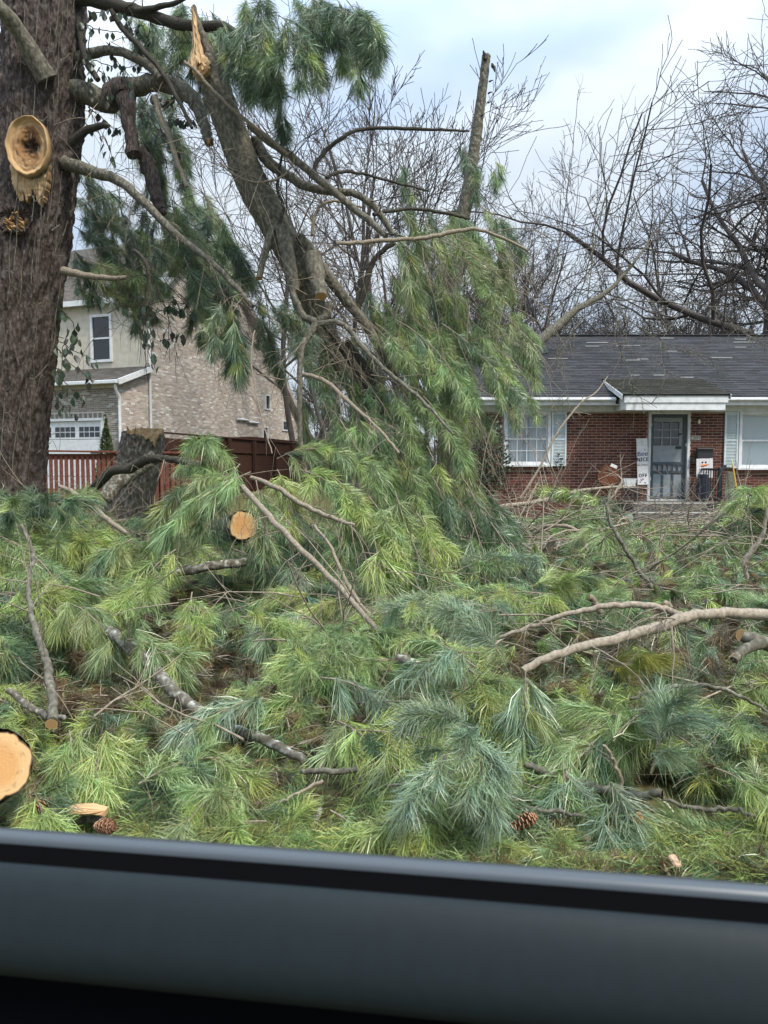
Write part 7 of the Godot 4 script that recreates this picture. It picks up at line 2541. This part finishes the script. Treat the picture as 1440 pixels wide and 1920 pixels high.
	limb_thing("arched_bough", "arched bare pale bough left of the porch steps", "fallen branch", [[998, 1005], [1018, 990], [1045, 985], [1075, 992], [1092, 1008], [1100, 1030]], 9.0, 8.6, [3.1, 3.7, 3.7, 3.7, 3.7, 3.1], M.pale_bark)
	c = limb_thing("jagged_stump_piece", "grey lichen log with a broken upright stub left of the steps", "log", [[970, 1035], [1005, 1030], [1050, 1030]], 8.6, 8.4, [14, 15, 15], M.lichen_bark)
	limb(c[0], "upright_stub", [[1024, 1045], [1030, 1025], [1040, 1010]], 8.3, 8.3, [9, 7, 5], M.limb_bark, 9)
	limb_thing("pale_pole", "pale smooth pole lying beside the foot of the left railing", "stick", [[1134, 962], [1150, 968], [1180, 976]], 15.5, 15.8, [4, 5, 5], M.pale_bark)
	c = limb_thing("big_bare_branch", "big forked bare branch across the foot of the brick wall", "fallen branch", [[930, 950], [980, 945], [1020, 938], [1080, 922], [1130, 915], [1170, 912]], 13.5, 14.2, [3.7, 4.3, 3.7, 3.1, 2.5, 1.9], M.pale_bark)
	offshoots(c[0], c[1], 20, 0.4, 1.2, 0.012, 0.1, M.pale_bark)
	c = limb_thing("bare_branch_end", "bare pale fork rising before the left railing", "fallen branch", [[1085, 990], [1110, 965], [1140, 940], [1165, 905], [1158, 890]], 12.5, 13.0, [3.1, 3.1, 2.5, 1.9, 1.2], M.pale_bark)
	offshoots(c[0], c[1], 8, 0.3, 0.8, 0.008, 0.1, M.pale_bark)
	c = limb_thing("arching_stick", "long thin arching stick at the right below the forked limb", "stick", [[1180, 1310], [1230, 1295], [1290, 1285], [1350, 1292], [1400, 1310], [1440, 1335]], lie(1180, 1310, 0.14), lie(1440, 1335, 0.14), [3, 4, 4, 4, 3.5, 3], M.limb_bark)
	c = limb_thing("sloping_stick", "grey stick sloping up to the right edge among deep green needles", "stick", [[1290, 1372], [1340, 1358], [1380, 1342], [1450, 1300]], 3.2, 3.5, [3, 3.5, 4, 4], M.limb_bark)
	c = limb_thing("upright_log", "short upright grey log in the dark hollow under the forked limb", "log", [[1172, 1300], [1174, 1250], [1178, 1200]], 4.3, 4.4, [10, 11, 10], M.limb_bark)
	c = limb_thing("hollow_log", "lichen streaked log lying in the dark hollow left of centre", "log", [[310, 1078], [360, 1068], [420, 1058], [480, 1052]], 5.8, 6.2, [7, 9, 9, 8], M.lichen_bark)
	# logs with sawn faces
	big_log("sawn_log", "large sawn log with orange face at the left edge of the heap", P(-14, 1436, 2.4), Vector3(0.4, 0.36, 0.84).normalized(), 0.118, 0.6)
	big_log("sawn_log", "orange sawn log half hidden under the hanging boughs left of centre", P(456, 985, 6.6), Vector3(0.45, 0.15, 1).normalized(), 0.13, 0.9)
	big_log("short_log", "small bark covered log with pale sawn end lower right", P(1196, 1533, lie(1196, 1533, 0.12)), Vector3(0.5, 0.1, 0.85).normalized(), 0.024, 0.09)
	# split chunk
	var ck := thing("wood_chunk", "split wood chunk with pale torn face at the lower left", "wood chunk", P(155, 1530, 2.75))
	var cb := MB.new()
	var cp := path_px([[85, 1530], [120, 1528], [160, 1528], [192, 1530]], lie(85, 1530, 0.07), lie(192, 1530, 0.07), 3)
	cb.tube(cp, ramp(0.026, 0.032, cp.size()), 10, true, 0.1, rng)
	part(ck, "bark", cb, M.limb_bark)
	plate(ck, "torn_face", [[118, 1520], [140, 1514], [170, 1513], [197, 1520], [196, 1532], [176, 1528], [150, 1530], [128, 1527]], lie(160, 1528, 0.07) - 0.035, 0.03, M.wood_face, 0.006)
	# wood chips
	for q in [[1104, 1567, 2.66, "small pinkish wood chip below the big blue green tuft"], [1265, 1615, 2.55, "small orange wood chip at the lower right edge"], [595, 1533, 2.7, "pale grey strip of bark at the lower middle"], [751, 1530, 2.7, "tiny sawn twig end at the lower middle"]]:
		var ch := MB.new()
		var p := P(q[0], q[1], lie(q[0], q[1], 0.05))
		ch.col = Color(0.42, 0.28, 0.19) if q[0] != 595 else Color(0.3, 0.29, 0.28)
		ch.box(p, Vector3(0.028, 0.016, 0.045) if q[0] != 595 else Vector3(0.02, 0.012, 0.085), Basis(Vector3.UP, R(-0.8, 0.8)) * Basis(Vector3.RIGHT, 0.5), 0.005)
		solo("wood_chip", q[3], "wood chip", ch, M.plain)
	# pine cones lying on the heap
	var cm := cone_mesh(0.036, 0.15)
	for q in [[955, 1552, 2.85, 0.35, "large brown pine cone lying left of the curved stick"], [45, 1532, 2.75, 1.0, "small pine cone at the left above the car door"], [180, 1548, 2.72, -0.6, "dark pine cone right below the split wood chunk"]]:
		var p := P(q[0], q[1], lie(q[0], q[1], 0.11))
		var cn := thing("pine_cone", q[4], "pine cone", p)
		var o := placed(cn, "scales", cm, M.cone, Transform3D(Basis(Vector3.UP, q[3]) * Basis(Vector3.BACK, -PI / 2 + 0.22), Vector3.ZERO))
		o.scale *= 1.0 if q[0] == 950 else 0.8
	# yellow sick tuft
	var ys := bough(null, P(1128, 1262, 3.62), Vector3(0.4, 0.2, 0.3).normalized(), 0.22, 0, 0, {"droop": 0.2, "size": 0.85, "twigs": 5, "dense": 1.6})
	ys.name = numbered(self, "yellow_sprig")
	tag(ys, "small dying sprig of straw yellow needles below the forked limb", "sprig")
	for ch in ys.get_children():
		if ch is MultiMeshInstance3D:
			var m: StandardMaterial3D = M.needles.duplicate()
			m.albedo_color = lin(0.9, 0.72, 0.55)
			m.albedo_color = Color(1.0, 0.93, 0.85)
			ch.material_override = m


func big_log(called: String, label: String, face_at: Vector3, d: Vector3, r: float, length: float) -> void:
	var t := thing(called, label, "log", Vector3(face_at.x, 0, face_at.z))
	var p := PackedVector3Array()
	for i in 7:
		p.append(face_at - d * length * (1.0 - i / 6.0))
	part(t, "bark", bark_trunk(p, ramp(r * 1.0, r * 1.02, 7), 60, 80, r * 0.05, 14.0, 6.0, 120), M.limb_bark)
	var mb := MB.new()
	var u := d.cross(Vector3.UP).normalized()
	var w := d.cross(u)
	var rings := 44
	var sides := 72
	var nz := FastNoiseLite.new()
	nz.frequency = 1.0
	nz.seed = 3
	for k in rings + 1:
		var f := float(k) / rings
		for j in sides:
			var an := TAU * j / sides
			var wob := 1.0 + 0.14 * nz.get_noise_2d(cos(an) * 1.2, sin(an) * 1.2)
			mb.v.append(face_at + d * (0.004 + 0.0025 * nz.get_noise_2d(f * 9.0 * cos(an), f * 9.0 * sin(an))) + (u * cos(an) + w * sin(an)) * r * f * wob * 0.98)
			mb.n.append(d)
			var saw := 0.93 + 0.07 * nz.get_noise_2d(f * sin(an) * 26.0, f * cos(an) * 1.5)
			var off_x := f * cos(an) + 0.16
			var off_y := f * sin(an) - 0.1
			var ring := 0.965 + 0.035 * sin(Vector2(off_x, off_y).length() * 62.0 + 3.0 * nz.get_noise_2d(off_x * 2.0, off_y * 2.0))
			# chain marks across the face, resin blots, a drying crack
			ring *= 0.95 + 0.09 * nz.get_noise_2d(off_y * 34.0 + off_x * 6.0, 7.0)
			ring *= 1.0 - 0.3 * smoothstep(0.25, 0.5, nz.get_noise_2d(off_x * 3.0 + 20.0, off_y * 3.0))
			if absf(sin(an - 1.1) * f) < 0.018 and cos(an - 1.1) > 0.0 and f < 0.8:
				ring *= 0.45
			var col := Color(0.68, 0.4, 0.17).lerp(Color(0.75, 0.52, 0.27), smoothstep(0.5, 0.85, f))
			if f > 0.97:
				col = Color(0.16, 0.1, 0.06)
			mb.c.append(Color(col.r * saw * ring, col.g * saw * ring, col.b * saw * ring))
	for k in rings:
		for j in sides:
			var a := k * sides + j
			var b := k * sides + (j + 1) % sides
			mb.ix.append_array([a, b, a + sides, b, b + sides, a + sides])
	part(t, "sawn_face", mb, M.wood_face)


# ---------------------------------------------------------------- the car door the photographer looks over
func build_car() -> void:
	var a := P(0, 1549, 0.717)
	var b := P(1440, 1660, 0.617)
	var d := b - a
	d.y = 0
	d = d.normalized()
	var o := (a + b) / 2
	var inw := Vector3(-d.z, 0, d.x)
	if inw.z < 0:
		inw = -inw
	var t := thing("car_door", "dark car door with rubber window strip along the bottom of the view", "car door", Vector3(o.x, 0, o.z))
	var bands := [
		["window_trim", M.car_trim, [[-0.03, -0.09], [-0.012, -0.03], [-0.008, -0.006], [-0.004, -0.0015], [0.002, 0.0], [0.006, -0.0006], [0.0095, -0.0025], [0.0118, -0.0055], [0.0127, -0.0085]]],
		["window_seal", M.car_rubber, [[0.0128, -0.0087], [0.0126, -0.012], [0.0126, -0.03], [0.017, -0.034], [0.023, -0.034], [0.0279, -0.034]]],
		["door_panel", M.car_plastic, [[0.028, -0.034], [0.0282, -0.02], [0.0295, -0.0175], [0.032, -0.017], [0.037, -0.0185], [0.044, -0.0245], [0.052, -0.035], [0.059, -0.0475], [0.065, -0.0605], [0.0685, -0.071], [0.07, -0.079], [0.07, -0.087], [0.0685, -0.094], [0.066, -0.1], [0.062, -0.105]]],
		["lower_panel", M.car_recess_shade, [[0.0621, -0.1051], [0.046, -0.115], [0.034, -0.2], [0.04, -0.6], [0.06, -0.85]]],  # recess under the lip, its shade painted into the colour
	]
	for bd in bands:
		var mb := MB.new()
		var prof: Array = bd[2]
		var n := 30
		# smooth normals along the profile
		var nr := []
		for i in prof.size():
			var p0: Array = prof[maxi(i - 1, 0)]
			var p1: Array = prof[mini(i + 1, prof.size() - 1)]
			var tx: float = p1[0] - p0[0]
			var ty: float = p1[1] - p0[1]
			nr.append((inw * -ty + Vector3.UP * tx).normalized())
		for k in n + 1:
			var s := lerpf(-0.95, 0.95, float(k) / n)
			for i in prof.size():
				mb.v.append(o + d * s + inw * prof[i][0] + Vector3.UP * (prof[i][1] - 0.004 * s * s))
				mb.n.append(nr[i])
				mb.c.append(Color(1, 1, 1))
		var m := prof.size()
		for k in n:
			for i in m - 1:
				var q := k * m + i
				mb.ix.append_array([q, q + m, q + 1, q + 1, q + m, q + m + 1])
		part(t, bd[0], mb, bd[1])
	# the closed window: a sheet of glass that leans in a little towards its top
	var gl := MB.new()
	var lean := (Vector3.UP + inw * 0.16).normalized()
	gl.box(o - inw * 0.005 + lean * 0.42 + Vector3.DOWN * 0.02, Vector3(1.9, 0.88, 0.004), Basis(d, lean, d.cross(lean)))
	part(t, "window_glass", gl, M.car_glass)
	# outer skin, so that the door has thickness
	var sk := MB.new()
	var so := o - inw * 0.03
	sk.box(so + Vector3.UP * -0.5 - inw * 0.02, Vector3(1.9, 0.82, 0.02), Basis(d, Vector3.UP, inw), 0.005)
	part(t, "outer_skin", sk, M.car_trim)


# ---------------------------------------------------------------- sky
func build_sky() -> Sky:
	var w := 1024
	var h := 512
	var nz := FastNoiseLite.new()
	nz.seed = 8
	nz.fractal_octaves = 5
	nz.frequency = 1.0
	var im := Image.create_empty(w, h, false, Image.FORMAT_RGBF)
	for y in h:
		var el := PI * (0.5 - (y + 0.5) / h)
		for x in w:
			var az := TAU * (x + 0.5) / w
			var dir := Vector3(cos(el) * sin(az), sin(el), -cos(el) * cos(az))
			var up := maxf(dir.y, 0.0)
			# an even overcast: thin bluish layers between brighter white cloud, brightest overhead
			var q := Vector3(dir.x, dir.y * 2.2, dir.z) * 2.3
			var c := 0.5 + 0.75 * nz.get_noise_3dv(q) + 0.25 * nz.get_noise_3dv(q * 2.6 + Vector3(4, 1, 2))
			c = smoothstep(0.12, 0.85, c + 0.22 * (1.0 - up) - 0.06)
			var blue := Color(0.5, 0.645, 0.87)
			var white := Color(0.78, 0.87, 0.965)
			var col := blue.lerp(white, c)
			var hz := exp(-up * 7.0)
			col = col.lerp(Color(0.74, 0.82, 0.92), hz * 0.7)
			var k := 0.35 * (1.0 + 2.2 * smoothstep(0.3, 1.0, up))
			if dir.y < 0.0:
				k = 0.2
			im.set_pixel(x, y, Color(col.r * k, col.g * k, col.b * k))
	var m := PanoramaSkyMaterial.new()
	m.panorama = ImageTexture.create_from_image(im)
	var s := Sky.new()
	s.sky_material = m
	return s
